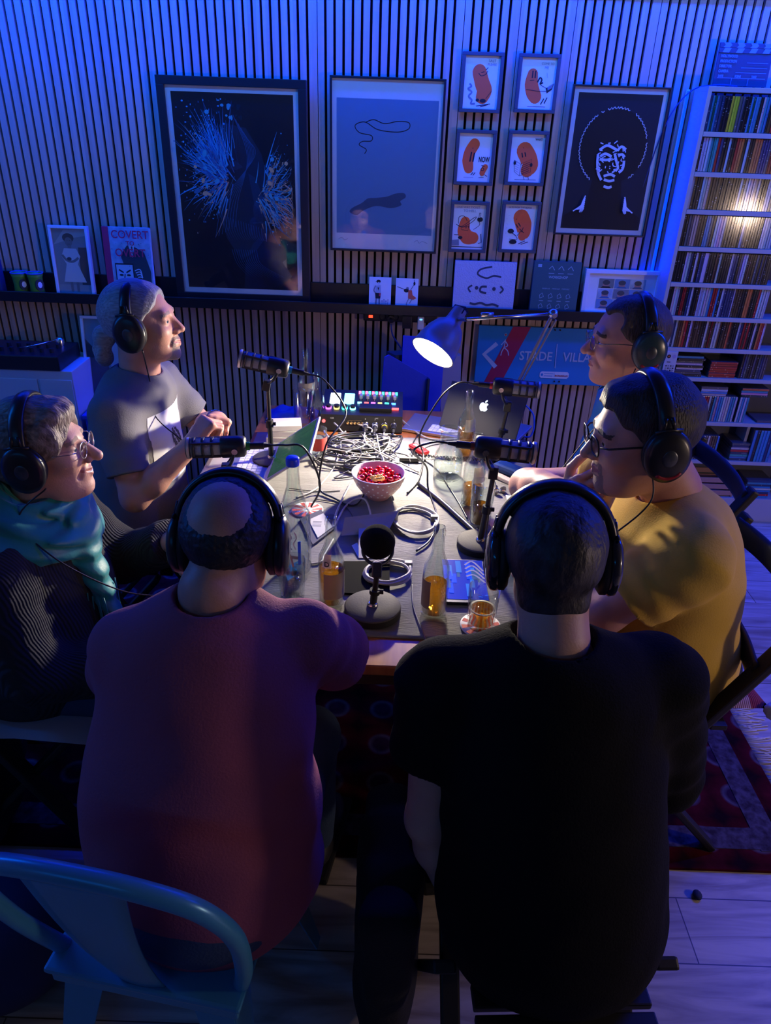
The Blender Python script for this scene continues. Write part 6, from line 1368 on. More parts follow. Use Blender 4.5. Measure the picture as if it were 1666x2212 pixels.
# ------------------------------------------------------------ people
M_skin = mat('skin', (0.62, 0.33, 0.235), 0.48, sss=0.12, bump=(240, 0.12), var=(14, (0.56, 0.27, 0.19)))
M_skin2 = mat('skin_pale', (0.62, 0.37, 0.28), 0.48, sss=0.12, bump=(240, 0.12), var=(14, (0.58, 0.32, 0.24)))
M_lip = mat('lips', (0.42, 0.14, 0.12), 0.45); M_eyew = mat('eye_white', (0.7, 0.68, 0.66), 0.2); M_iris = mat('iris', (0.05, 0.09, 0.13), 0.15); M_iris2 = mat('iris_brown', (0.04, 0.02, 0.01), 0.15)
M_stub = mat('stubble', (0.30, 0.19, 0.15), 0.8, bump=(500, 0.5)); M_brow = mat('brow', (0.10, 0.07, 0.05), 0.8, bump=(500, 0.5)); M_greyb = mat('grey_stubble', (0.36, 0.26, 0.21), 0.8, bump=(500, 0.5)); M_nail = mat('nail', (0.62, 0.40, 0.34), 0.3)
def hair_mat(n, c, c2, st=(1, 1, 1), bs=0.9): return mat(n, c, 0.5, var=(26, c2), bump=(38, bs), stretch=st)
def head_sdf(P, q):
    g = q.get
    nl = g('nose', 1.0); jw = g('jaw', 1.0); ck = g('cheek', 1.0)
    d = sEll(P, (0, -0.017, 0.032), (0.0745, 0.096, 0.083))
    d = smin(d, sEll(P, (0, 0.032, -0.025), (0.061 * jw, 0.060, 0.082)), 0.03)
    d = smin(d, sEll(P, (0, 0.035, -0.082), (0.050 * jw, 0.047, 0.034)), 0.03)
    d = smin(d, sEll(P, (0, -0.005, -0.06), (0.058 * jw, 0.055, 0.045)), 0.03)
    d = smin(d, sEll(P, (0, 0.079, -0.101), (0.019, 0.013, 0.015)), 0.022)
    d = smin(d, sCone(P, (-0.034, 0.076, 0.022), (0.034, 0.076, 0.022), 0.012, 0.012), 0.018)
    for s in (-1, 1):
        d = smin(d, sEll(P, (s * 0.040, 0.060, -0.028 + 0.006 * g('smile', 0)), (0.023 * ck, 0.023 * ck, 0.021)), 0.022)
        d = smax(d, -sEll(P, (s * 0.032, 0.098, 0.004), (0.019, 0.016, 0.011)), 0.014)
        d = smin(d, sEll(P, (s * 0.031, 0.0735, 0.004), (0.0155, 0.0145, 0.0125)), 0.005)       # lids
        d = smax(d, -sEll(P, (s * 0.031, 0.094, 0.003), (0.0125, 0.016, g('eye', 0.0042))), 0.002)      # eye opening
    nb_ = sCone(P, (0, 0.085, 0.014), (0, 0.085 + 0.026 * nl, -0.026), 0.0075, 0.0115 * (0.6 + 0.4 * nl))
    d = smin(d, nb_, 0.012)
    for s in (-1, 1): d = smin(d, sEll(P, (s * 0.0125, 0.092 + 0.006 * nl, -0.031), (0.0085, 0.0105, 0.0085)), 0.007)
    d = smax(d, -sEll(P, (0.0065, 0.098 + 0.012 * (nl - 1), -0.041), (0.0035, 0.006, 0.004)), 0.003); d = smax(d, -sEll(P, (-0.0065, 0.098 + 0.012 * (nl - 1), -0.041), (0.0035, 0.006, 0.004)), 0.003)
    mw = 0.021 + 0.005 * g('smile', 0); up_ = 0.007 * g('smile', 0)
    d = smin(d, sEll(P, (0, 0.080, -0.062), (0.028, 0.016, 0.020)), 0.012)
    for s in (-1, 1):
        d = smin(d, sCone(P, (0, 0.0945, -0.0575), (s * mw, 0.082, -0.062 + up_), 0.0052, 0.003), 0.005)
        d = smin(d, sCone(P, (0, 0.0935, -0.0690), (s * mw * 0.85, 0.082, -0.065 + up_), 0.0062, 0.003), 0.005)
        d = smax(d, -sCone(P, (0, 0.101, -0.0632), (s * mw * 1.05, 0.089, -0.0632 + up_), 0.0017 + g('open', 0), 0.0016), 0.002)
        # fold from nose to mouth
        if g('fold', 0): d = smax(d, -sCone(P, (s * 0.021, 0.092, -0.035), (s * 0.034, 0.078, -0.066), 0.002, 0.0025), 0.008)
        # ears
        e = sEll(P, (s * 0.077, -0.012, -0.004), (0.0075, 0.019, 0.032)); e = smax(e, -sEll(P, (s * 0.085, -0.009, 0.002), (0.006, 0.011, 0.018)), 0.005)
        d = smin(d, e, 0.008)
    nl_ = q['neck_local']; nr = g('neck_r', 0.057)
    d = smin(d, sCone(P, (0, -0.030, -0.055), nl_, nr, nr * 1.08), 0.025)
    if g('double'): d = smin(d, sEll(P, (0, 0.035, -0.105), (0.045, 0.045, 0.025)), 0.03)
    return d
def head_geo(b, H, q, s, skin, h=0.0027):
    """adds head and neck to the body builder, in world space"""
    n = q['neck_local']
    lo = (-0.095, min(-0.125, n[1] - 0.08), min(-0.13, n[2] - 0.03)); hi = (0.095, 0.135, 0.125)
    Pn, F = polygonise(lambda P: head_sdf(P, q), lo, hi, h)
    c = facec(Pn, F); x, y, z = c.T; ax = np.abs(x); mi = np.zeros(len(F), int)
    up_ = 0.007 * q.get('smile', 0); mw = 0.021 + 0.005 * q.get('smile', 0)
    lipz = -0.0632 + up_ * (ax / mw) ** 2
    mi[(y > 0.080) & (ax < mw * 1.02) & (np.abs(z - lipz) < 0.0088 * (1.05 - 0.7 * (ax / mw)))] = 1
    mi[(y > 0.07) & (np.abs(z - 0.024 - 0.004 * np.sin(ax * 70)) < 0.0045) & (ax > 0.014) & (ax < 0.05)] = 3
    if q.get('beard'):
        w = q['beard']; zone = (y > 0.035) & (z < -0.048 + 0.3 * (ax - .02).clip(0)) & (z > -0.125) & (mi != 1)
        if w == 'goatee': zone = (y > 0.055) & (z < -0.045) & (z > -0.125) & (ax < 0.03) & (mi != 1) & ((z < -0.075) | (ax > 0.02) | (z > -0.054))
        mi[zone] = 2
    Pw = xform(Pn * s, H); b.addn(Pw, F, mi, [skin, M_lip, q.get('beardm', M_stub), q.get('browm', M_brow)])
    S4 = H @ Matrix.Scale(s, 4)
    for sg in (-1, 1):
        b.ball((sg * 0.031, 0.0735, 0.004), 0.0128, M_eyew, 16, M=S4)
        g_ = q.get('gaze', (0, 0)); dv = Vector((g_[0], 1, g_[1])).normalized()
        b.lathe([(0.0001, 0.0131), (0.003, 0.0130), (0.0058, 0.0117), (0.006, 0.0112)], q.get('iris', M_iris), S4 @ Matrix.Translation((sg * 0.031, 0.0735, 0.004)) @ dv.to_track_quat('Z', 'Y').to_matrix().to_4x4(), 14)
        b.ball((sg * 0.031 + dv.x * 0.0125, 0.0735 + dv.y * 0.0125, 0.004 + dv.z * 0.0125), 0.0024, M_ink, 8, M=S4)
def hand_prims(W, d, n, thumb, curl, s=1.0, tcurl=0.4, spread=0.06):
    """W wrist, d towards the fingers, n out of the palm, thumb=+-1 side (d x n)"""
    W = Vector(W); d = Vector(d).normalized(); n = Vector(n); n = (n - d * n.dot(d)).normalized(); sd = d.cross(n) * thumb; L = []
    for k, o in enumerate((0.028, 0.0095, -0.009, -0.026)):
        L.append((W + sd * o * 0.55 * s, W + d * 0.085 * s + sd * o * s, 0.0165 * s, 0.0125 * s))
        cu = curl[k]; a = 0; p = W + d * (0.087 - 0.004 * abs(k - 1)) * s + sd * o * s; ln = (0.041, 0.046, 0.042, 0.033)[k]
        dd = (d + sd * spread * (1.5 - k)).normalized(); r = (0.0092, 0.0095, 0.009, 0.008)[k] * s
        for j, (f, c) in enumerate(zip((1, 0.62, 0.50), cu)):
            a += math.radians(c); v = dd * math.cos(a) + n * math.sin(a); q = p + v * ln * f * s
            L.append((p, q, r, r * 0.9)); p = q; r *= 0.9
    p = W + d * 0.022 * s + sd * 0.024 * s; v = (sd * 0.75 + d * 0.6 + n * 0.35).normalized(); q = p + v * 0.042 * s; L.append((p, q, 0.0135 * s, 0.0115 * s))
    v2 = (v * (1 - tcurl) + d * 0.5 * (1 - tcurl) + n * tcurl - sd * tcurl * 0.9).normalized(); q2 = q + v2 * 0.031 * s; L.append((q, q2, 0.0112 * s, 0.010 * s))
    v3 = (v2 + n * tcurl * 0.6 - sd * tcurl * 0.5).normalized(); L.append((q2, q2 + v3 * 0.026 * s, 0.010 * s, 0.0085 * s))
    return L
FIST = [(70, 85, 45)] * 4; RELAX = [(22, 28, 18), (26, 32, 20), (30, 34, 22), (34, 36, 24)]; HALF = [(45, 60, 35), (50, 62, 36), (55, 64, 36), (58, 64, 36)]
def arm_geo(b, S, E, Wr, hand, skin, ru=0.046, re=0.040, rw=0.027, h=0.0034):
    S, E, Wr = Vector(S), Vector(E), Vector(Wr); HP = hand_prims(Wr, *hand) if hand else []
    pts = [S.lerp(E, 0.3), E, Wr] + [x for a in HP for x in a[:2]]
    lo = [min(p[i] for p in pts) - 0.055 for i in range(3)]; hi = [max(p[i] for p in pts) + 0.055 for i in range(3)]
    mid = E.lerp(Wr, 0.32)
    def fn(P):
        d = sCone(P, S.lerp(E, 0.3), E, ru, re); f = smin(sCone(P, E, mid, re * 0.98, re * 1.02), sCone(P, mid, Wr, re * 1.02, rw), 0.02); d = smin(d, f, 0.02)
        if HP:
            g = None; pal = None
            for i, (a, c, r0, r1) in enumerate(HP):
                e = sCone(P, a, c, r0, r1)
                if i % 4 == 0 and i < 16: pal = e if pal is None else smin(pal, e, 0.012)
                else: g = e if g is None else smin(g, e, 0.0022)
            g = smin(pal, g, 0.006); d = smin(d, g, 0.018)
        return d
    Pn, F = polygonise(fn, lo, hi, h); b.addn(Pn, F, np.zeros(len(F), int), [skin])
    # nails
    if HP:
        n_ = Vector(hand[1])
        for k in range(4):
            a, c, r0, r1 = HP[k * 4 + 3]; v = (c - a).normalized(); nn = Vector(hand[1]); w = (v.cross(n_)).normalized(); o = w.cross(v).normalized(); o = -o if o.dot(n_) > 0 and False else o
            side = v.cross(w)
            m3 = Matrix((( w.x, v.x, side.x, 0), (w.y, v.y, side.y, 0), (w.z, v.z, side.z, 0), (0, 0, 0, 1)))
            b.ball((0, 0, 0), 1, M_nail, 10, M=Matrix.Translation(c + side * r1 * 0.72) @ m3 @ Matrix.Diagonal((0.0055, 0.0065, 0.0022, 1)))
def lathe_local(b, prof, m, M, n=28, sc=(1, 1)): b.lathe(prof, m, M @ Matrix.Diagonal((sc[0], sc[1], 1, 1)), n)
M_pad = mat('headphone_pad', (0.010, 0.010, 0.012), 0.55, bump=(30, 0.2)); M_hp = mat('headphone_shell', (0.014, 0.015, 0.018), 0.3); M_hpred = mat('headphone_red', (0.35, 0.01, 0.02), 0.4)
def headphones(H, s, label, ptm=M_hp, tilt=0.0, yoff=-0.008, thick=0.016, cord=None, top=0.118, redmark=False, wide=0.0, band_w=0.034):
    t = thing('headphones', label, 'headphones', H.translation, group='headphones worn by the people at the table'); S4 = H @ Matrix.Scale(s, 4) @ Matrix.Rotation(tilt, 4, 'X')
    inv = Matrix.Translation(-H.translation)
    def fin(b, nm, par=t): b.v = [tuple(inv @ Vector(v)) for v in b.v]; return b.obj(nm, par)
    n = 26; P = []
    for k in range(n + 1):
        a = math.radians(8 + 164 * k / n); P.append(S4 @ Vector(((0.093 + wide) * math.cos(a), yoff, 0.012 + (top - 0.012) * math.sin(a) ** 0.85)))
    up_ = S4.to_3x3() @ Vector((0, 1, 0))
    fin(MB().tube(P, 1, M_hp, 10, flat=(thick * 0.5 * s, band_w * 0.5 * s, up_)), 'headband')
    fin(MB().tube([p - (p - H.translation).normalized() * thick * 0.55 * s for p in P[4:-4]], 1, M_pad, 10, flat=(thick * 0.4 * s, band_w * 0.44 * s, up_)), 'headband_pad')
    for sg in (-1, 1):
        Mx = S4 @ Matrix.Translation((sg * (0.073 + wide), yoff - 0.002, -0.008)) @ Matrix.Rotation(sg * PI / 2, 4, 'Y')
        b = MB(); lathe_local(b, [(0.032, 0.010), (0.047, 0.012), (0.051, 0.018), (0.049, 0.027), (0.038, 0.034), (0.012, 0.036), (0.0001, 0.036)], ptm, Mx, 32, (1.12, 0.92))
        cup = fin(b, 'ear_cup')
        b = MB(); lathe_local(b, [(0.028, -0.002), (0.041, -0.003), (0.049, 0.003), (0.049, 0.012), (0.040, 0.016)], M_pad, Mx, 32, (1.12, 0.92)); fin(b, 'cushion', cup)
        b = MB(); lathe_local(b, [(0.0001, 0.0365), (0.014, 0.0372), (0.016, 0.0358)], mat('cup_badge', (0.08, 0.09, 0.10), 0.3, metal=0.6), Mx, 24, (1.12, 0.92)); fin(b, 'badge', cup)
        b = MB(); b.tube([Mx @ Vector(v) for v in ((-0.052 * sg, 0.026, 0.022), (-0.056 * sg, 0, 0.024), (-0.052 * sg, -0.026, 0.022))], 0.0035 * s, M_hp); b.tube([Mx @ Vector(v) for v in ((-0.056 * sg, 0.010, 0.022), (-0.078 * sg, 0.006, 0.018))], 0.004 * s, M_hp); b.tube([Mx @ Vector(v) for v in ((-0.056 * sg, -0.010, 0.022), (-0.078 * sg, -0.006, 0.018))], 0.004 * s, M_hp); fin(b, 'yoke')
        if redmark and sg == redmark: b = MB(); b.tube([Mx @ Vector((0.043 * math.cos(math.radians(a_)) * sg, 0.036 * math.sin(math.radians(a_)), 0.031)) for a_ in range(-40, 50, 10)], 0.0045 * s, M_hpred); fin(b, 'red_mark', cup)
    if cord: b = MB(); b.tube(spline([Vector(c) for c in cord], 8), 0.0019, M_cab_k, 6); fin(b, 'cord')
    return t
def glasses(H, s, label, rimm, r=0.021, rz_=0.9, tint=(0.95, 0.96, 0.98), th=0.0011, square=False):
    t = thing('eyeglasses', label, 'glasses', H.translation); S4 = H @ Matrix.Scale(s, 4); inv = Matrix.Translation(-H.translation)
    def fin(b, nm): b.v = [tuple(inv @ Vector(v)) for v in b.v]; return b.obj(nm, t)
    for sg in (-1, 1):
        P = []
        for k in range(28):
            a = 2 * PI * k / 28; e = 0.72 if square else 1; cx_, cz_ = math.copysign(abs(math.cos(a)) ** e, math.cos(a)), math.copysign(abs(math.sin(a)) ** e, math.sin(a))
            P.append(S4 @ Vector((sg * 0.033 + r * cx_, 0.1035 - 0.10 * max(0, abs(sg * 0.033 + r * cx_) - 0.03) ** 1.3 * 3, 0.002 + r * rz_ * cz_)))
        fin(MB().tube(P, th * s, rimm, 6, closed=True), 'rim')
        b = MB(); nrm = (S4.to_3x3() @ Vector((0, 1, 0))).normalized() * 0.0008; c = sum(P, Vector()) / 28
        b.add(P + [c] + [p + nrm for p in P] + [c + nrm], [(k, (k + 1) % 28, 28) for k in range(28)] + [(29 + (k + 1) % 28, 29 + k, 57) for k in range(28)], glass_mat('lens', tint, 0.02, 1.5)); fin(b, 'lens')
        fin(MB().tube([S4 @ Vector(v) for v in ((sg * 0.054, 0.097, 0.006), (sg * 0.070, 0.085, 0.008), (sg * 0.078, 0.03, 0.008), (sg * 0.079, -0.01, 0.004))], th * 1.1 * s, rimm, 6), 'temple')
    fin(MB().tube(spline([S4 @ Vector(v) for v in ((-0.013, 0.104, 0.006), (0, 0.109, 0.010), (0.013, 0.104, 0.006))], 4), th * s, rimm, 6), 'bridge')
    return t
def headmat(c, yaw, pitch=0.0, roll=0.0):
    """yaw: direction the face points to, degrees from +y turning to -x; pitch up positive"""
    return Matrix.Translation(c) @ Matrix.Rotation(math.radians(yaw), 4, 'Z') @ Matrix.Rotation(math.radians(pitch), 4, 'X') @ Matrix.Rotation(math.radians(roll), 4, 'Y')
def local(H, p, s): v = H.inverted() @ Vector(p); return tuple(v / s)
def hairfn(thick, zl, extra=None, cut=None, nz=(60, 0.003), seed=1, bald=None):
    ys = [-0.12, -0.09, -0.04, 0.0, 0.035, 0.07, 0.10]
    def fn(P):
        tx = thick if callable(thick) else (lambda P: thick)
        base = sEll(P, (0, -0.017, 0.032), (0.0745, 0.096, 0.083)) - tx(P)
        base = base - nz[1] * noise3(P, nz[0], seed)
        line = np.interp(P[1].ravel(), ys, zl).reshape(P[1].shape) + 0.004 * np.sin(P[0] * 150) + 0.003 * np.sin(P[1] * 210)
        d = smax(base, (line - P[2]), 0.008)
        if bald: d = smax(d, -sEll(P, bald[0], bald[1]) , 0.006)
        if extra: d = extra(P, d)
        if cut: d = smax(d, cut(P), 0.006)
        return d
    return fn
def hair_obj(t, H, s, fn, m, lo=(-0.12, -0.16, -0.15), hi=(0.12, 0.13, 0.15), h=0.003, name='hair'):
    Pn, F = polygonise(fn, lo, hi, h); b = MB(); b.addn(xform(Pn * s, H), F, np.zeros(len(F), int), [m]); return b.obj(name, t, world=True)
def shirt_obj(t, q, m, name='shirt', h=0.006, off=0.0, extra=None, fold=0.003, two=None):
    nb = Vector(q['nb']); sl, sr = Vector(q['shL']), Vector(q['shR']); A = q['arms']
    def fn(P):
        W_ = q.get('drape', 0.002) * np.sin(P[2] * 34 + P[0] * 9 + 4.5 * noise3(P, 6, 11)) * (0.5 + 0.5 * noise3(P, 9, 4)) + fold * noise3((P[0] * 1.0, P[1] * 1.0, P[2] * 0.8), 26, 3) + fold * 0.7 * noise3(P, 55, 5)
        d = None
        for c, r in q['torso']:
            e = sEll(P, c, r); d = e if d is None else smin(d, e, 0.10)
        yk = smin(sCone(P, nb + Vector((0, 0, -0.05)), sl, 0.060, q.get('shr', 0.062)), sCone(P, nb + Vector((0, 0, -0.05)), sr, 0.060, q.get('shr', 0.062)), 0.06); d = smin(d, yk, 0.07)
        if extra: d = extra(P, d)
        for S, E, f, r0, r1 in A:
            S, E = Vector(S), Vector(E); En = S.lerp(E, f); dr = (E - S).normalized()
            sl_ = sCone(P, S, S.lerp(E, f + 0.1), r0, r1)
            wr = q.get('wr', 0.0025) * np.sin(((P[0] - S.x) * dr.x + (P[1] - S.y) * dr.y + (P[2] - S.z) * dr.z) * 95 + 2.5 * noise3(P, 22, 9))
            sl_ = smax(sl_ + wr * 0.6, sPlane(P, En, dr), 0.004)
            d = smin(d, sl_, 0.028)
        hd = Vector(q['headc']); nd = (hd - nb).normalized()
        d = d + W_
        d = smax(d, -sCone(P, nb - nd * 0.01 + Vector(q.get('ncut', (0, 0, 0))), nb + nd * 0.15, q.get('nr', 0.064), q.get('nr', 0.064) + 0.01), 0.006)
        d = smax(d, (q['hem'] - P[2]), 0.01)
        return d - off
    pts = [sl, sr, nb] + [Vector(S).lerp(Vector(E), f) for S, E, f, _, _ in A] + [Vector(c) + Vector(r) for c, r in q['torso']] + [Vector(c) - Vector(r) for c, r in q['torso']]
    lo = [min(p[i] for p in pts) - 0.09 for i in range(3)]; hi = [max(p[i] for p in pts) + 0.09 for i in range(3)]; lo[2] = q['hem'] - 0.02
    Pn, F = polygonise(fn, lo, hi, h); b = MB(); mi = np.zeros(len(F), int)
    if two: mi = two[1](facec(Pn, F)).astype(int)
    b.addn(Pn, F, mi, [m] + ([two[0]] if two else [])); return b.obj(name, t, world=True)
def legs_obj(t, hips, knees, feet, m, shoe, seatr=(0.17, 0.15, 0.12), h=0.009):
    hc = (Vector(hips[0]) + Vector(hips[1])) / 2
    def fn(P):
        d = sEll(P, hc, seatr)
        for H_, K, A in zip(hips, knees, feet):
            d = smin(d, sCone(P, H_, K, 0.088, 0.062), 0.05); d = smin(d, sCone(P, K, A, 0.060, 0.045), 0.03)
        return d + 0.003 * noise3(P, 30, 2)
    pts = [Vector(p) for p in list(hips) + list(knees) + list(feet)] + [hc + Vector(seatr), hc - Vector(seatr)]
    lo = [min(p[i] for p in pts) - 0.1 for i in range(3)]; hi = [max(p[i] for p in pts) + 0.1 for i in range(3)]
    Pn, F = polygonise(fn, lo, hi, h); b = MB(); b.addn(Pn, F, np.zeros(len(F), int), [m]); b.obj('trousers', t, world=True)
    for A, K, H_ in zip(feet, knees, hips):
        d = Vector(K) - Vector(H_); d.z = 0; d.normalize(); A = Vector(A); a_ = math.atan2(d.y, d.x) - PI / 2
        b = MB(); b.box((0, 0.06, 0.012), (0.095, 0.27, 0.024), M_matte, bev=0.008); b.ball((0, 0.0, 0.055), 0.055, shoe, 16, sc=(0.8, 1.3, 0.9)); b.ball((0, 0.11, 0.042), 0.05, shoe, 16, sc=(0.88, 1.5, 0.7))
        Mx = Matrix.Translation((A.x, A.y, 0.011)) @ Matrix.Rotation(a_, 4, 'Z'); b.v = [tuple(Mx @ Vector(v)) for v in b.v]; b.obj('shoe', t, world=True)
def trunk_geo(b, q, skin, h=0.009):
    nb = Vector(q['nb']); 
    def fn(P):
        d = sEll(P, q['torso'][0][0], [r * 0.86 for r in q['torso'][0][1]])
        for c, r in q['torso'][1:]: d = smin(d, sEll(P, c, [x * 0.88 for x in r]), 0.05)
        for S in (q['shL'], q['shR']): d = smin(d, sCone(P, nb + Vector((0, 0, -0.06)), S, 0.048, 0.045), 0.03)
        for S, E, f, r0, r1 in q['arms']: d = smin(d, sCone(P, S, Vector(S).lerp(Vector(E), 0.5), 0.042, 0.040), 0.02)
        return smin(d, sCone(P, nb + Vector((0, 0, -0.1)), nb, 0.06, 0.052), 0.03)
    pts = [Vector(c) + Vector(r) for c, r in q['torso']] + [Vector(c) - Vector(r) for c, r in q['torso']] + [Vector(q['shL']), Vector(q['shR']), nb] + [Vector(S).lerp(Vector(E), 0.5) for S, E, *_ in q['arms']]
    lo = [min(p[i] for p in pts) - 0.06 for i in range(3)]; hi = [max(p[i] for p in pts) + 0.06 for i in range(3)]
    Pn, F = polygonise(fn, lo, hi, h); b.addn(Pn, F, np.zeros(len(F), int), [skin])
M_jean = mat('denim', (0.03, 0.06, 0.13), 0.85, bump=(200, 0.4)); M_blkcl = mat('black_cloth', (0.008, 0.008, 0.010), 0.9, bump=(150, 0.4)); M_shoe = mat('shoe_dark', (0.02, 0.02, 0.025), 0.5)

# ---- the man in the grey T-shirt (left, far)
def body(t, q, H, s, skin, hq, arms, h=0.0027):
    b = MB(); head_geo(b, H, hq, s, skin, h)
    for a in arms: arm_geo(b, *a[:4], skin, **(a[4] if len(a) > 4 else {}))
    trunk_geo(b, q, skin); return b.obj('body', t, world=True)
c = Vector((-0.735, 2.12, 1.222)); s = 1.0; H = headmat(c, -90, 6, 0); nb = Vector((-0.765, 2.13, 1.075))
t = thing('person', 'person in a grey T-shirt with a grey ponytail and headphones, hands raised before the chest', 'person', (-0.85, 2.12, 0))
S1, S2 = (-0.80, 1.965, 0.985), (-0.76, 2.285, 0.985); E1, W1 = (-0.735, 1.86, 0.775), (-0.575, 1.93, 0.915); E2, W2 = (-0.63, 2.30, 0.82), (-0.535, 2.10, 0.93)
q = dict(nb=nb, headc=c, shL=S1, shR=S2, torso=[((-0.80, 2.12, 0.91), (0.125, 0.17, 0.17)), ((-0.80, 2.11, 0.72), (0.135, 0.165, 0.18)), ((-0.83, 2.1, 0.57), (0.15, 0.17, 0.14))], hem=0.50,
         arms=[(S1, E1, 0.72, 0.066, 0.064), (S2, E2, 0.72, 0.066, 0.064)], nr=0.062)
body(t, q, H, s, M_skin, dict(neck_local=local(H, nb, s), smile=0.7, beard='goatee', beardm=M_greyb, browm=M_greyb, gaze=(0.1, 0.1), fold=1, neck_r=0.056, nose=0.95),
     [(S1, E1, W1, ((0.45, 0.35, 0.62), (0.55, 0.5, -0.6), 1, FIST, 1.0, 0.5)), (S2, E2, W2, ((0.25, -0.75, 0.30), (-0.2, -0.35, -0.9), -1, HALF, 1.0, 0.4))])
M_tee = mat('tee_grey', (0.17, 0.165, 0.17), 0.88, bump=(260, 0.25)); M_print = mat('tee_print', (0.62, 0.62, 0.64), 0.8)
sh = shirt_obj(t, q, M_tee, 'shirt', 0.0055, fold=0.003)
# print on the chest: cut from the shirt surface so it follows the cloth
def chest_print(shirt, sel, m, name, off=0.0012, par=None):
    me = shirt.data; vs = [v.co for v in me.vertices]; keep = [p for p in me.polygons if sel(p.center, p.normal)]; idx = {}; V = []; F = []
    nv = [v.normal for v in me.vertices]
    for p in keep:
        f = []
        for i in p.vertices:
            if i not in idx: idx[i] = len(V); V.append(vs[i] + nv[i] * off)
            f.append(idx[i])
        F.append(f)
    b = MB(); b.add(V, F, m, smooth=True); o = b.obj(name, par, world=True); return o
def psel(pc, n):
    # square print on the front (facing +x), slightly turned to the camera
    u = (pc.y - 2.10); return n.x > 0.15 and abs(u) < 0.11 and 0.745 < pc.z < 0.975
o = chest_print(sh, psel, M_print, 'chest_print', par=t)
def lsel(pc, n):
    u, v = (pc.y - 2.10) * 0.9 + (pc.z - 0.86) * 0.4, (pc.z - 0.86) * 0.9 - (pc.y - 2.10) * 0.4
    return n.x > 0.15 and (u / 0.028) ** 2 + (v / 0.05) ** 2 < 1 and abs(abs(u) - 0.009) > 0.0028
chest_print(sh, lsel, mat('tee_dark_print', (0.06, 0.055, 0.055), 0.8), 'leaf_emblem', 0.0022, par=t)
def pony(P, d):
    d = smin(d, sEll(P, (0, -0.125, -0.035), (0.030, 0.034, 0.034)) - 0.003 * noise3(P, 110, 4), 0.012); d = smin(d, sEll(P, (0, -0.140, -0.085), (0.030, 0.028, 0.038)) - 0.005 * noise3(P, 130, 7), 0.015)
    return smax(d, -sEll(P, (0, 0.105, 0.045), (0.075, 0.05, 0.055)), 0.01)
M_hgrey = hair_mat('hair_grey', (0.20, 0.20, 0.21), (0.38, 0.38, 0.40), (0.7, 9, 7), 0.35)
hair_obj(t, H, s, hairfn(0.012, [-0.06, -0.055, -0.045, 0.005, 0.03, 0.06, 0.075], extra=pony, nz=(90, 0.002)), M_hgrey, lo=(-0.11, -0.18, -0.15))
legs_obj(t, ((-0.86, 2.02, 0.54), (-0.86, 2.2, 0.54)), ((-0.44, 1.98, 0.52), (-0.44, 2.26, 0.52)), ((-0.42, 1.98, 0.11), (-0.42, 2.26, 0.11)), M_blkcl, M_shoe)
headphones(H, s, 'black headphones on the grey haired man with the ponytail', cord=[H @ Vector((0.08, 0.01, -0.06)), c + Vector((0.02, -0.06, -0.17)), (-0.70, 2.02, 0.97), (-0.62, 2.0, 0.90), (-0.58, 1.99, 0.86)], wide=0.004)
wd_ = (Vector(W2) - Vector(E2)).normalized(); wq = Vector(W2) - wd_ * 0.018; um = wd_.orthogonal().normalized(); vm_ = wd_.cross(um)
t2 = thing('wristwatch', 'steel wristwatch on the far wrist of the man in grey', 'watch', wq)
MB().tube([(um * math.cos(2 * PI * k / 24) + vm_ * math.sin(2 * PI * k / 24)) * 0.0315 for k in range(24)], 0.004, M_steel, 6, closed=True).obj('strap', t2)
MB().ball(tuple(Vector((0.5, -0.6, 0.6)).normalized() * 0.031), 0.013, M_steel, 14, sc=(1, 0.8, 1)).obj('watch_case', t2)
# ---- the woman with the teal scarf (left, near)
c = Vector((-0.775, 1.475, 1.10)); s = 0.97; H = headmat(c, -84, 4, 0); nb = Vector((-0.825, 1.47, 0.955))
t = thing('person', 'smiling person with short greying hair, glasses, a teal scarf and a black knitted cardigan', 'person', (-0.86, 1.45, 0))
S1, S2 = (-0.845, 1.29, 0.865), (-0.85, 1.64, 0.875); E1, W1 = (-0.79, 1.25, 0.63), (-0.60, 1.33, 0.60); E2, W2 = (-0.72, 1.68, 0.68), (-0.55, 1.60, 0.79)
q = dict(nb=nb, headc=c, shL=S1, shR=S2, torso=[((-0.84, 1.46, 0.80), (0.125, 0.165, 0.16)), ((-0.82, 1.45, 0.64), (0.15, 0.175, 0.16)), ((-0.86, 1.44, 0.52), (0.17, 0.19, 0.13))], hem=0.45,
         arms=[(S1, E1, 1.0, 0.066, 0.062), (S2, E2, 1.0, 0.066, 0.062), (E1, W1, 0.92, 0.062, 0.055), (E2, W2, 0.92, 0.062, 0.055)], nr=0.062)
hq = dict(neck_local=local(H, nb, s), smile=1.6, open=0.0022, cheek=1.18, nose=1.32, jaw=1.02, fold=1, eye=0.003, double=True, neck_r=0.05, browm=mat('brow_light', (0.32, 0.22, 0.17), 0.8), gaze=(0, 0.05))
body(t, q, H, s, M_skin2, hq, [(S1, E1, W1, ((0.9, 0.25, -0.1), (0, -0.2, -1), 1, RELAX, 0.92, 0.3)), (S2, E2, W2, ((0.85, -0.4, 0.0), (0, -0.2, -1), -1, RELAX, 0.92, 0.3))])
b = MB(); b.tube(spline([H @ Vector(v) for v in ((-0.017, 0.088, -0.059), (0, 0.095, -0.0635), (0.017, 0.088, -0.059))], 4), 0.0022, mat('teeth', (0.75, 0.72, 0.66), 0.3)); b.obj('teeth', t, world=True)
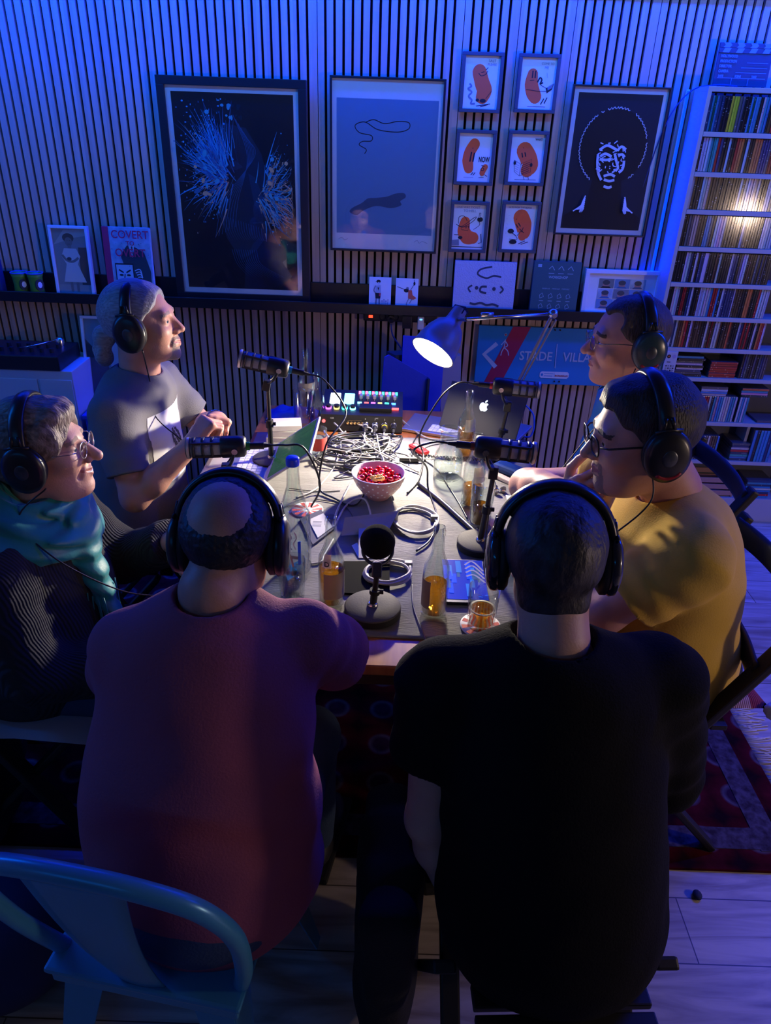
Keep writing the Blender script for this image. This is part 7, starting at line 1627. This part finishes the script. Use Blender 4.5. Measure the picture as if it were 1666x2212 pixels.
def knit_mat():
    m, nt, b = node_mat('black_knit'); N = nt.nodes.new; Lk = nt.links.new
    tc = N('ShaderNodeTexCoord'); w = N('ShaderNodeTexWave'); w.bands_direction = 'Y'; w.inputs['Scale'].default_value = 48; w.inputs['Distortion'].default_value = 1.2; w.inputs['Detail Scale'].default_value = 2
    bp = N('ShaderNodeBump'); bp.inputs['Distance'].default_value = 0.006; bp.inputs['Strength'].default_value = 0.5
    Lk(tc.outputs['Object'], w.inputs[0]); Lk(w.outputs[0], bp.inputs['Height']); Lk(bp.outputs[0], b.inputs['Normal']); b.inputs['Base Color'].default_value = (0.022, 0.023, 0.027, 1); b.inputs['Roughness'].default_value = 0.9
    return m
shirt_obj(t, q, knit_mat(), 'cardigan', 0.006, fold=0.004, off=0.006)
M_hw = hair_mat('hair_brown_grey', (0.12, 0.085, 0.065), (0.30, 0.24, 0.20), (2.2, 6, 2.2), 1.0)
def wav(P, d):
    d = smin(d, sEll(P, (0, 0.045, 0.088), (0.062, 0.045, 0.028)) - 0.004 * noise3(P, 120, 4), 0.02)
    d = smin(d, sEll(P, (0, -0.075, 0.00), (0.074, 0.052, 0.080)) - 0.005 * noise3(P, 95, 6), 0.03)
    for sg in (-1, 1): d = smin(d, sEll(P, (sg * 0.068, 0.035, 0.040), (0.018, 0.035, 0.040)) - 0.003 * noise3(P, 110, 2), 0.015)
    return smax(d, -sEll(P, (0, 0.112, -0.012), (0.062, 0.062, 0.085)), 0.008)
hair_obj(t, H, s, hairfn(0.014, [-0.085, -0.085, -0.06, -0.01, -0.005, 0.02, 0.06], extra=wav, nz=(80, 0.005), seed=3), M_hw)
# scarf: soft folded rings round the neck with a hanging end
M_scarf = mat('scarf_teal', (0.005, 0.24, 0.22), 0.45, sheen=0.3, bump=(60, 0.3)); 
def scarf(P):
    d = None; base = nb + Vector((0.0, 0, 0.0))
    R_ = [(0.00, 0.085, 0.040, 0.100, 0.0), (0.035, 0.075, 0.032, 0.085, 1.3), (-0.035, 0.105, 0.042, 0.13, 2.1)]
    for dz, ra, rt, rb, ph in R_:
        x, y, z = P[0] - base.x, P[1] - base.y, P[2] - (base.z + dz)
        a = np.arctan2(y, x); z = z + 0.035 * np.cos(a) - 0.012 * np.sin(2 * a + ph)
        k = np.sqrt((x / ra) ** 2 + (y / rb) ** 2) - 1
        rr_ = np.sqrt((k * (ra + rb) / 2) ** 2 + (z * 0.85) ** 2) - (rt + 0.005 * np.sin(3 * a + ph) + 0.003 * np.sin(23 * k + 9 * z * 10 + 3 * a))
        d = rr_ if d is None else smin(d, rr_, 0.014)
    f = sCone(P, (base.x + 0.10, base.y - 0.02, base.z - 0.04), (base.x + 0.17, base.y - 0.06, base.z - 0.25), 0.045, 0.022)
    f = smax(f, np.abs((P[0] - base.x - 0.10) * 0.95 + (P[2] - base.z + 0.04) * 0.3) - 0.030, 0.01)
    f2 = sEll(P, (base.x - 0.07, base.y - 0.12, base.z - 0.035), (0.09, 0.11, 0.05)); d = smin(d, f2, 0.03)
    d = smin(d, f, 0.02) + 0.0035 * np.sin((P[0] * 0.6 + P[2]) * 150 + 4 * noise3(P, 18, 2))
    return d
Pn, F = polygonise(scarf, nb + Vector((-0.22, -0.28, -0.34)), nb + Vector((0.25, 0.24, 0.13)), 0.0045); b = MB(); b.addn(Pn, F, np.zeros(len(F), int), [M_scarf]); b.obj('scarf', t, world=True)
b = MB(); rr = random.Random(3)
for k in range(26):
    x0 = nb.x + 0.14 + rr.uniform(-.02, .04); y0 = nb.y - 0.05 + rr.uniform(-.035, .035); z0 = nb.z - 0.24 + rr.uniform(-.02, .02)
    b.tube(spline([(x0, y0, z0 + 0.04), (x0 + rr.uniform(0, .012), y0 - 0.01, z0 - 0.03), (x0 + rr.uniform(-.01, .02), y0 + rr.uniform(-.02, .01), z0 - rr.uniform(.07, .11))], 3), 0.0017, M_scarf, 5)
o = b.obj('scarf_fringe', t, world=True); o['kind'] = 'stuff'
legs_obj(t, ((-0.86, 1.36, 0.50), (-0.86, 1.55, 0.50)), ((-0.50, 1.33, 0.52), (-0.50, 1.60, 0.52)), ((-0.48, 1.33, 0.11), (-0.48, 1.60, 0.11)), M_jean, M_shoe)
headphones(H, s, 'black headphones on the person with the teal scarf', cord=[H @ Vector((0.085, 0.02, -0.06)), (-0.80, 1.36, 0.98), (-0.72, 1.33, 0.90), (-0.60, 1.36, 0.80), (-0.50, 1.40, 0.76)], wide=0.006, top=0.128)
glasses(H, s, 'thin metal framed glasses on the person with the teal scarf', M_steel, r=0.020)

# ---- the man in the yellow T-shirt (right, near)
c = Vector((0.548, 1.465, 1.190)); s = 1.06; H = headmat(c, 92, -9, 0); nb = Vector((0.655, 1.50, 1.045))
t = thing('person', 'person in a yellow T-shirt and dark glasses, leaning forward, one hand at the chin', 'person', (0.75, 1.5, 0))
S1, S2 = (0.665, 1.325, 0.965), (0.655, 1.68, 0.965); E1, W1 = (0.51, 1.345, 0.80), (0.43, 1.50, 0.795); E2, W2 = (0.39, 1.80, 0.89), (0.448, 1.575, 0.985)
q = dict(nb=nb, headc=c, shL=S1, shR=S2, torso=[((0.695, 1.50, 0.88), (0.155, 0.185, 0.17)), ((0.715, 1.50, 0.70), (0.175, 0.185, 0.19)), ((0.765, 1.50, 0.54), (0.16, 0.185, 0.15))], hem=0.46,
         arms=[(S1, E1, 0.70, 0.084, 0.082), (S2, E2, 0.50, 0.084, 0.080)], nr=0.068, ncut=(-0.015, 0, 0.01), wr=0.005, drape=0.005, shr=0.075)
hq = dict(neck_local=local(H, nb, s), smile=0.2, cheek=1.1, nose=1.05, jaw=1.12, beard='goatee', neck_r=0.060, double=True, iris=M_iris2)
body(t, q, H, s, M_skin, hq, [(S1, E1, W1, ((-0.35, 0.93, 0), (0, 0, -1), 1, RELAX, 1.05, 0.3), dict(ru=0.052, re=0.046, rw=0.030)), (S2, E2, W2, ((0.10, -0.75, 0.45), (0.75, -0.1, 0.55), 1, HALF, 1.05, 0.25), dict(ru=0.052, re=0.046, rw=0.031))])
M_yel = mat('tee_yellow', (0.72, 0.45, 0.06), 0.88, bump=(260, 0.2))
shirt_obj(t, q, M_yel, 'shirt', 0.0055, fold=0.0035)
M_hdk = hair_mat('hair_dark', (0.012, 0.010, 0.010), (0.035, 0.028, 0.025), (7, 7, 1.5), 0.9)
def flop(P, d): return smax(smin(d, sEll(P, (0, 0.035, 0.095), (0.05, 0.04, 0.022)) - 0.003 * noise3(P, 120, 4), 0.02), -sEll(P, (0, 0.112, 0.01), (0.075, 0.055, 0.075)), 0.01)
hair_obj(t, H, s, hairfn(0.014, [-0.085, -0.08, -0.06, -0.01, 0.03, 0.07, 0.09], extra=flop, nz=(90, 0.004), seed=5), M_hdk)
legs_obj(t, ((0.78, 1.41, 0.53), (0.78, 1.6, 0.53)), ((0.42, 1.38, 0.53), (0.42, 1.64, 0.53)), ((0.40, 1.38, 0.11), (0.40, 1.64, 0.11)), M_blkcl, M_shoe)
headphones(H, s, 'black headphones on the man in the yellow T-shirt', top=0.128, wide=0.003, redmark=-1, yoff=-0.018, cord=[H @ Vector((-0.085, 0.0, -0.06)), (0.56, 1.36, 1.08), (0.50, 1.34, 1.02), (0.42, 1.36, 0.93)])
glasses(H, s, 'dark rimmed glasses on the man in the yellow T-shirt', mat('rim_dark', (0.015, 0.012, 0.012), 0.35), r=0.022, th=0.002, square=True)

# ---- the man in the blue shirt (right, far)
c = Vector((0.662, 2.03, 1.247)); s = 1.0; H = headmat(c, 90, -4, 0); nb = Vector((0.715, 2.06, 1.10))
t = thing('person', 'person in a blue shirt and metal glasses, seated at the far right', 'person', (0.78, 2.05, 0))
S1, S2 = (0.76, 1.90, 0.99), (0.745, 2.25, 0.99); E1, W1 = (0.73, 1.87, 0.74), (0.60, 2.02, 0.665); E2, W2 = (0.70, 2.28, 0.74), (0.60, 2.14, 0.665)
q = dict(nb=nb, headc=c, shL=S1, shR=S2, torso=[((0.745, 2.07, 0.90), (0.13, 0.18, 0.19)), ((0.75, 2.07, 0.70), (0.14, 0.17, 0.18)), ((0.79, 2.06, 0.55), (0.15, 0.17, 0.14))], hem=0.48,
         arms=[(S1, E1, 1.0, 0.066, 0.056), (S2, E2, 1.0, 0.066, 0.056), (E1, W1, 0.85, 0.056, 0.046), (E2, W2, 0.85, 0.056, 0.046)], nr=0.066, ncut=(-0.02, 0, 0.0))
hq = dict(neck_local=local(H, nb, s), smile=-0.8, cheek=1.0, nose=1.15, jaw=0.98, fold=1, neck_r=0.055, double=True, eye=0.003)
body(t, q, H, s, M_skin, hq, [(S1, E1, W1, ((-0.9, 0.3, 0), (0, 0, -1), 1, RELAX, 1.0, 0.3)), (S2, E2, W2, ((-0.9, -0.3, 0), (0, 0, -1), -1, RELAX, 1.0, 0.3))])
M_bsh = mat('shirt_blue', (0.03, 0.20, 0.30), 0.85, bump=(200, 0.3)); shirt_obj(t, q, M_bsh, 'shirt', 0.006, fold=0.003)
# collar
b = MB(); nd = (c - nb).normalized()
for sg in (-1, 1):
    b.add([tuple(nb + Vector(v)) for v in ((-0.075, sg * 0.015, 0.005), (-0.05, sg * 0.062, 0.028), (0.05, sg * 0.075, 0.05), (0.075, 0, 0.055), (0.10, 0, 0.01), (0.065, sg * 0.10, 0.0), (-0.06, sg * 0.085, -0.03), (-0.105, sg * 0.045, -0.045))],
          [(0, 1, 6, 7), (1, 2, 5, 6), (2, 3, 4, 5)], mat('shirt_blue_in', (0.05, 0.30, 0.42), 0.85))
o = b.obj('collar', t, world=True); sm_ = o.modifiers.new('s', 'SOLIDIFY'); sm_.thickness = 0.004; sb_ = o.modifiers.new('b', 'SUBSURF'); sb_.levels = 2; sb_.render_levels = 2
M_hbr = hair_mat('hair_brown', (0.035, 0.022, 0.016), (0.08, 0.055, 0.04), (7, 7, 1.5), 0.8)
def rec(P, d):
    for sg in (-1, 1): d = smax(d, -sEll(P, (sg * 0.055, 0.075, 0.07), (0.035, 0.045, 0.04)), 0.008)
    return d
hair_obj(t, H, s, hairfn(0.008, [-0.075, -0.07, -0.05, -0.005, 0.035, 0.085, 0.10], extra=rec, nz=(100, 0.002), seed=8), M_hbr)
legs_obj(t, ((0.80, 1.97, 0.53), (0.80, 2.15, 0.53)), ((0.44, 1.95, 0.53), (0.44, 2.2, 0.53)), ((0.42, 1.95, 0.11), (0.42, 2.2, 0.11)), M_jean, M_shoe)
headphones(H, s, 'black headphones with a red mark on the man in the blue shirt', redmark=-1, yoff=-0.035, top=0.122, wide=0.003, ptm=mat('cup_teal_black', (0.02, 0.05, 0.06), 0.25), cord=[H @ Vector((-0.08, -0.01, -0.06)), (0.66, 1.96, 1.12), (0.60, 1.93, 1.04), (0.55, 1.93, 0.95), (0.50, 1.92, 0.87)])
glasses(H, s, 'thin metal framed glasses on the man in the blue shirt', mat('rim_metal', (0.4, 0.38, 0.36), 0.25, metal=1), r=0.021, th=0.0013)

# ---- the balding man in the mauve T-shirt (near left, back to the camera)
c = Vector((-0.272, 1.075, 1.120)); s = 0.96; H = headmat(c, 0, -18, 0); nb = Vector((-0.288, 1.005, 1.062))
t = thing('person', 'person with a bald crown in a mauve T-shirt, seated with the back to the camera', 'person', (-0.32, 0.85, 0))
S1, S2 = (-0.445, 0.99, 0.945), (-0.138, 1.02, 0.957); E1, W1 = (-0.50, 1.08, 0.80), (-0.33, 1.28, 0.79); E2, W2 = (-0.082, 1.105, 0.855), (-0.255, 1.25, 0.79)
q = dict(nb=nb, headc=c, shL=S1, shR=S2, torso=[((-0.300, 0.965, 0.88), (0.185, 0.135, 0.17)), ((-0.320, 0.91, 0.68), (0.218, 0.175, 0.20)), ((-0.305, 0.87, 0.52), (0.205, 0.17, 0.15))], hem=0.43, ncut=(0, 0, 0.02), drape=0.007,
         arms=[(S1, E1, 0.78, 0.064, 0.068), (S2, E2, 0.95, 0.068, 0.074)], nr=0.062, wr=0.004, shr=0.052)
hq = dict(neck_local=local(H, nb, s), neck_r=0.056, jaw=1.06)
body(t, q, H, s, M_skin, hq, [(S1, E1, W1, ((0.5, 0.8, 0), (0, 0, -1), 1, RELAX, 1.0, 0.3)), (S2, E2, W2, ((-0.9, 0.2, 0), (0, 0, -1), -1, RELAX, 1.0, 0.3))])
M_mauve = mat('tee_mauve', (0.33, 0.08, 0.13), 0.9, bump=(240, 0.3)); shirt_obj(t, q, M_mauve, 'shirt', 0.0055, fold=0.003)
def nape(P, d): return smin(d, smax(sEll(P, (0, -0.038, -0.052), (0.061, 0.057, 0.050)) - 0.001 * noise3(P, 110, 3), -(P[2] + 0.092), 0.01), 0.02)
M_hbk = hair_mat('hair_black_short', (0.010, 0.010, 0.012), (0.022, 0.022, 0.026), (2, 2, 2), 1.0)
hair_obj(t, H, s, hairfn(lambda P: 0.0065 - 0.013 * np.exp(-(((P[0] / 0.060) ** 2 + ((P[1] + 0.080) / 0.060) ** 2 + ((P[2] - 0.082) / 0.060) ** 2) / 1.1) ** 2) + 0.0013 * noise3(P, 480, 9), [-0.085, -0.082, -0.060, -0.005, 0.03, 0.075, 0.095], nz=(120, 0.0012), seed=2), M_hbk, name='hair', h=0.0022)
legs_obj(t, ((-0.39, 0.84, 0.53), (-0.22, 0.84, 0.53)), ((-0.42, 1.22, 0.53), (-0.15, 1.20, 0.53)), ((-0.42, 1.24, 0.11), (-0.15, 1.26, 0.11)), M_jean, M_shoe)
headphones(H, s, 'large black headphones on the balding man in the mauve T-shirt', top=0.126, wide=0.000, thick=0.018, yoff=0.012, band_w=0.042)

# ---- the short haired person in the black T-shirt (near right, back to the camera)
c = Vector((0.279, 1.01, 1.148)); s = 0.965; H = headmat(c, -6, -10, -3); nb = Vector((0.280, 0.935, 1.045))
t = thing('person', 'person with short dark hair in a black T-shirt, seated with the back to the camera', 'person', (0.32, 0.8, 0))
S1, S2 = (0.105, 0.925, 0.945), (0.475, 0.95, 0.95); E1, W1 = (0.098, 0.885, 0.66), (0.165, 0.885, 0.43); E2, W2 = (0.55, 0.97, 0.68), (0.44, 1.17, 0.60)
q = dict(nb=nb, headc=c, shL=S1, shR=S2, torso=[((0.285, 0.90, 0.87), (0.195, 0.13, 0.18)), ((0.315, 0.86, 0.68), (0.195, 0.155, 0.20)), ((0.325, 0.81, 0.52), (0.205, 0.17, 0.16))], hem=0.40,
         arms=[(S1, E1, 0.50, 0.078, 0.074), (S2, E2, 1.0, 0.080, 0.070)], nr=0.066, wr=0.004)
hq = dict(neck_local=local(H, nb, s), neck_r=0.056)
body(t, q, H, s, M_skin2, hq, [(S1, E1, W1, ((0.3, 0.6, -0.6), (1, 0, 0), 1, RELAX, 1.0, 0.3)), (S2, E2, W2, ((-0.5, 0.8, 0), (0, 0, -1), -1, RELAX, 1.0, 0.3))])
M_btee = mat('tee_black', (0.004, 0.004, 0.006), 0.95, spec=0.2, bump=(240, 0.3)); shirt_obj(t, q, M_btee, 'shirt', 0.0055, fold=0.003)
M_hsh = hair_mat('hair_short_dark', (0.014, 0.013, 0.014), (0.035, 0.034, 0.038), (2, 2, 1.2), 1.0)
hair_obj(t, H, s, hairfn(0.010, [-0.110, -0.105, -0.07, -0.005, 0.03, 0.075, 0.095], extra=nape, nz=(95, 0.0025), seed=12), M_hsh)
legs_obj(t, ((0.23, 0.80, 0.52), (0.42, 0.80, 0.52)), ((0.17, 1.22, 0.52), (0.48, 1.22, 0.52)), ((0.17, 1.24, 0.11), (0.48, 1.24, 0.11)), M_blkcl, M_shoe)
headphones(H, s, 'large black headphones with shiny cups on the person in the black T-shirt', top=0.130, wide=0.005, thick=0.018, yoff=0.010, band_w=0.042, ptm=mat('cup_gloss', (0.02, 0.022, 0.03), 0.15, coat=0.6))
# ------------------------------------------------------------ seats
M_bm = mat('chair_blue', (0.06, 0.32, 0.55), 0.30, metal=0.2, bump=(8, 0.05))
cc = Vector((-0.365, 0.86, 0)); t = thing('metal_chair', 'blue sheet metal chair under the man in the mauve T-shirt', 'chair', cc, rz=math.radians(-9))
MB().box((0, 0, 0.447), (0.36, 0.36, 0.014), M_bm, bev=0.006).box((0, 0, 0.425), (0.345, 0.345, 0.035), M_bm, bev=0.004).obj('seat', t)
rail = spline([(-0.165, -0.13, 0.44), (-0.195, -0.175, 0.58), (-0.205, -0.215, 0.73), (-0.175, -0.245, 0.83), (-0.10, -0.262, 0.878), (0, -0.268, 0.893), (0.10, -0.262, 0.878), (0.175, -0.245, 0.83), (0.205, -0.215, 0.73), (0.195, -0.175, 0.58), (0.165, -0.13, 0.44)], 8)
MB().tube(rail, 0.0145, M_bm, 14).obj('back_rail', t)
vs = []; n = 14
for j in range(n + 1):
    f = j / n; z = 0.445 + f * 0.44; wd_ = 0.042 + 0.040 * f ** 1.4; y = -0.165 - 0.10 * f - 0.012 * math.sin(PI * f)
    for i in range(7): u = i / 6 * 2 - 1; vs.append((u * wd_, y - 0.006 * (1 - u * u), z))
b = MB(); b.add(vs, [(j * 7 + i, j * 7 + i + 1, (j + 1) * 7 + i + 1, (j + 1) * 7 + i) for j in range(n) for i in range(6)], M_bm, smooth=True); o = b.obj('back_splat', t); m_ = o.modifiers.new('s', 'SOLIDIFY'); m_.thickness = 0.003
for sx in (-1, 1):
    for sy in (-1, 1):
        b = MB(); a0 = Vector((sx * 0.155, sy * 0.155, 0.42)); a1 = Vector((sx * 0.21, sy * 0.22, 0.013))
        for w0, w1, dx, dy in ((0.075, 0.030, 1, 0), (0.075, 0.030, 0, 1)):
            v = [a0, a0 - Vector((sx * w0 * dx, sy * w0 * dy, 0)), a1 - Vector((sx * w1 * dx, sy * w1 * dy, 0)), a1]
            nn = Vector((dy * sx, dx * sy, 0)) * 0.002; b.add([tuple(p + nn) for p in v] + [tuple(p - nn) for p in v], [(0, 1, 2, 3), (7, 6, 5, 4), (0, 4, 5, 1), (1, 5, 6, 2), (2, 6, 7, 3), (3, 7, 4, 0)], M_bm)
        b.obj('leg', t)
# folding wooden chair of the man in yellow: beams run from the top of the back to the front feet
M_fw = mat('folding_wood', (0.012, 0.010, 0.010), 0.5, bump=(30, 0.1))
def beam(b, a, c, w, th, m=M_fw):
    a, c = Vector(a), Vector(c); d = (c - a).normalized(); y = Vector((0, 1, 0)) if abs(d.y) < 0.9 else Vector((1, 0, 0)); y = (y - d * y.dot(d)).normalized(); x = y.cross(d)
    Mx = Matrix(((x.x, y.x, d.x, 0), (x.y, y.y, d.y, 0), (x.z, y.z, d.z, 0), (0, 0, 0, 1))); b.box((0, 0, (c - a).length / 2), (w, th, (c - a).length), m, Matrix.Translation(a) @ Mx, bev=0.005); return b
def folding_chair(label, loc, rz, w=0.42, back=True):
    """faces local +y; back at -y"""
    t = thing('folding_chair', label, 'chair', loc, rz=rz)
    for sx in (-1, 1):
        beam(MB(), (sx * w / 2, -0.27 if back else -0.06, 0.86 if back else 0.47), (sx * w / 2, 0.20, 0.012), 0.042, 0.022).obj('long_leg', t)
        beam(MB(), (sx * (w / 2 - 0.03), 0.14, 0.44), (sx * (w / 2 - 0.03), -0.23, 0.012), 0.038, 0.02).obj('short_leg', t)
    b = MB()
    for k in range(7): b.box((0, -0.15 + k * 0.052, 0.445), (w - 0.09, 0.042, 0.016), M_fw, bev=0.003)
    b.obj('seat', t)
    for z in ((0.82, 0.66) if back else ()):
        y = -0.27 + (0.86 - z) * 0.47 / 0.848
        P = spline([(-w / 2, y, z), (-w / 4, y - 0.022, z), (0, y - 0.028, z), (w / 4, y - 0.022, z), (w / 2, y, z)], 5)
        MB().tube(P, 1, M_fw, 10, flat=(0.035, 0.008, (0, 1, 0))).obj('back_slat', t)
    return t
folding_chair('black wooden folding chair with the red cushion, under the man in yellow', (0.715, 1.52, 0), PI / 2)
folding_chair('black backless wooden folding seat under the person in the black T-shirt', (0.33, 0.80, 0), 0.05, 0.40, back=False)
folding_chair('dark chair under the man in the blue shirt, almost hidden', (0.80, 2.09, 0), PI / 2, 0.40)
folding_chair('dark chair under the man in the grey T-shirt, almost hidden', (-0.87, 2.11, 0), -PI / 2, 0.40)
t = folding_chair('dark chair under the person with the teal scarf at the left', (-0.88, 1.45, 0), -PI / 2, 0.44)
def cushion(c, w, d, h, rz, m, label, pom=None, stripes=None):
    t = thing('cushion', label, 'cushion', c, rz=rz); n = 20; vs = []; fs = []
    for sg in (1, -1):
        for j in range(n + 1):
            for i in range(n + 1):
                u, v = i / n * 2 - 1, j / n * 2 - 1; e = max(0, (1 - u ** 4) * (1 - v ** 4)) ** 0.45; k = 1 - 0.07 * (1 - max(abs(u), abs(v))) * 0 - 0.06 * (abs(u) ** 2 * (1 - abs(v)) + abs(v) ** 2 * (1 - abs(u)))
                vs.append((u * w / 2 * k, v * d / 2 * k, h / 2 + sg * h / 2 * e))
    N1 = (n + 1) ** 2
    for j in range(n):
        for i in range(n):
            a_ = j * (n + 1) + i; fs.append((a_, a_ + 1, a_ + n + 2, a_ + n + 1)); fs.append((N1 + a_, N1 + a_ + n + 1, N1 + a_ + n + 2, N1 + a_ + 1))
    MB().add(vs, fs, m, smooth=True).obj('cover', t)
    if pom:
        for k, (sx, sy) in enumerate(((1, 1), (1, -1), (-1, 1), (-1, -1))):
            Pn, F = polygonise(lambda P: sEll(P, (0, 0, 0), (0.024, 0.024, 0.022)) - 0.003 * noise3(P, 400, 3), (-0.032,) * 3, (0.032,) * 3, 0.0025)
            b = MB(); b.addn(Pn + np.array((sx * (w / 2 + 0.008), sy * (d / 2 + 0.008), h / 2 - 0.004)), F, np.zeros(len(F), int), [pom]); b.obj('pompom', t)
    return t
def stripe_mat():
    m, nt, b = node_mat('cushion_stripes'); N = nt.nodes.new; Lk = nt.links.new
    tc = N('ShaderNodeTexCoord'); sx = N('ShaderNodeSeparateXYZ'); Lk(tc.outputs['Object'], sx.inputs[0]); mu = N('ShaderNodeMath'); mu.operation = 'MULTIPLY_ADD'; mu.inputs[1].default_value = 1 / 0.42; mu.inputs[2].default_value = 0.5; Lk(sx.outputs[0], mu.inputs[0])
    r = N('ShaderNodeValToRGB'); r.color_ramp.interpolation = 'CONSTANT'; e = r.color_ramp.elements; e[0].color = (0.25, 0.02, 0.04, 1); e[1].position = 0.12; e[1].color = (0.45, 0.22, 0.24, 1)
    for p_, c_ in ((0.45, (0.25, 0.02, 0.04)), (0.60, (0.5, 0.28, 0.3)), (0.85, (0.28, 0.03, 0.05))): q_ = e.new(p_); q_.color = (*c_, 1)
    w = N('ShaderNodeTexWave'); w.bands_direction = 'X'; w.inputs['Scale'].default_value = 60; bp = N('ShaderNodeBump'); bp.inputs['Strength'].default_value = 0.5; bp.inputs['Distance'].default_value = 0.003
    Lk(tc.outputs['Object'], w.inputs[0]); Lk(w.outputs[0], bp.inputs['Height']); Lk(bp.outputs[0], b.inputs['Normal']); Lk(mu.outputs[0], r.inputs[0]); Lk(r.outputs[0], b.inputs[0]); b.inputs['Roughness'].default_value = 0.9
    return m
cushion((0.785, 1.565, 0.455), 0.39, 0.39, 0.06, 0.10, stripe_mat(), 'red striped cushion with white pompoms on the folding chair at the right', mat('pompom_white', (0.75, 0.73, 0.7), 0.9))
cushion((-0.85, 1.40, 0.455), 0.38, 0.40, 0.035, 0.0, mat('cushion_pale', (0.35, 0.37, 0.42), 0.9), 'pale seat cushion under the person with the teal scarf')
# dark coat over the back of the left chair, with zip pull
def coat(label, lo, hi, fn, m, name='coat', cat='coat'):
    Pn, F = polygonise(fn, lo, hi, 0.009); c = ((lo[0] + hi[0]) / 2, (lo[1] + hi[1]) / 2, lo[2]); b = MB(); b.addn(Pn - np.array(c), F, np.zeros(len(F), int), [m]); o = b.obj(name, loc=c); return tag(o, label, cat)
M_coat = mat('coat_navy', (0.010, 0.014, 0.028), 0.8, bump=(40, 0.5))
def cf(P):
    d = sEll(P, (-1.12, 1.42, 0.50), (0.075, 0.27, 0.36)); d = smin(d, sEll(P, (-1.06, 1.30, 0.22), (0.10, 0.20, 0.22)), 0.1); return d + 0.010 * np.sin(P[1] * 45 + 3 * noise3(P, 9, 2)) * 0.7 + 0.006 * noise3(P, 22, 3)
coat('dark blue coat hanging over the back of the chair at the far left', (-1.28, 1.05, 0.01), (-0.90, 1.78, 0.90), lambda P: smax(cf(P), 0.02 - P[2], 0.01), M_coat)
# dark coat hanging beside the near right seat
def bf(P):
    x, y, z = np.abs(P[0] - 0.035), np.abs(P[1] - 0.95), np.abs(P[2] - 0.27)
    d = smax(smax(x - 0.062, y - 0.16, 0.06), z - 0.235, 0.05); return d + 0.006 * np.sin(P[1] * 55 + 2 * noise3(P, 12, 2)) + 0.004 * noise3(P, 30, 4)
coat('black coat hanging down between the two nearest people', (-0.08, 0.74, 0.012), (0.15, 1.16, 0.58), lambda P: smax(bf(P), 0.02 - P[2], 0.01), M_blkcl)
# backpack at the far left front with a patch
t = thing('bag', 'dark bag with a small coloured patch on the floor at the lower left corner', 'bag', (-0.86, 0.94, 0))
Pn, F = polygonise(lambda P: smax(sEll(P, (0, 0, 0.14), (0.20, 0.15, 0.15)) + 0.008 * noise3(P, 25, 5), 0.012 - P[2], 0.01), (-0.24, -0.2, 0), (0.24, 0.2, 0.33), 0.008); b = MB(); b.addn(Pn, F, np.zeros(len(F), int), [mat('bag_navy', (0.012, 0.02, 0.09), 0.6)]); b.obj('body', t)
MB().box((0.06, -0.115, 0.20), (0.05, 0.004, 0.03), mat('patch_green', (0.05, 0.3, 0.15), 0.6), Matrix.Rotation(-0.2, 4, 'X')).obj('patch', t)
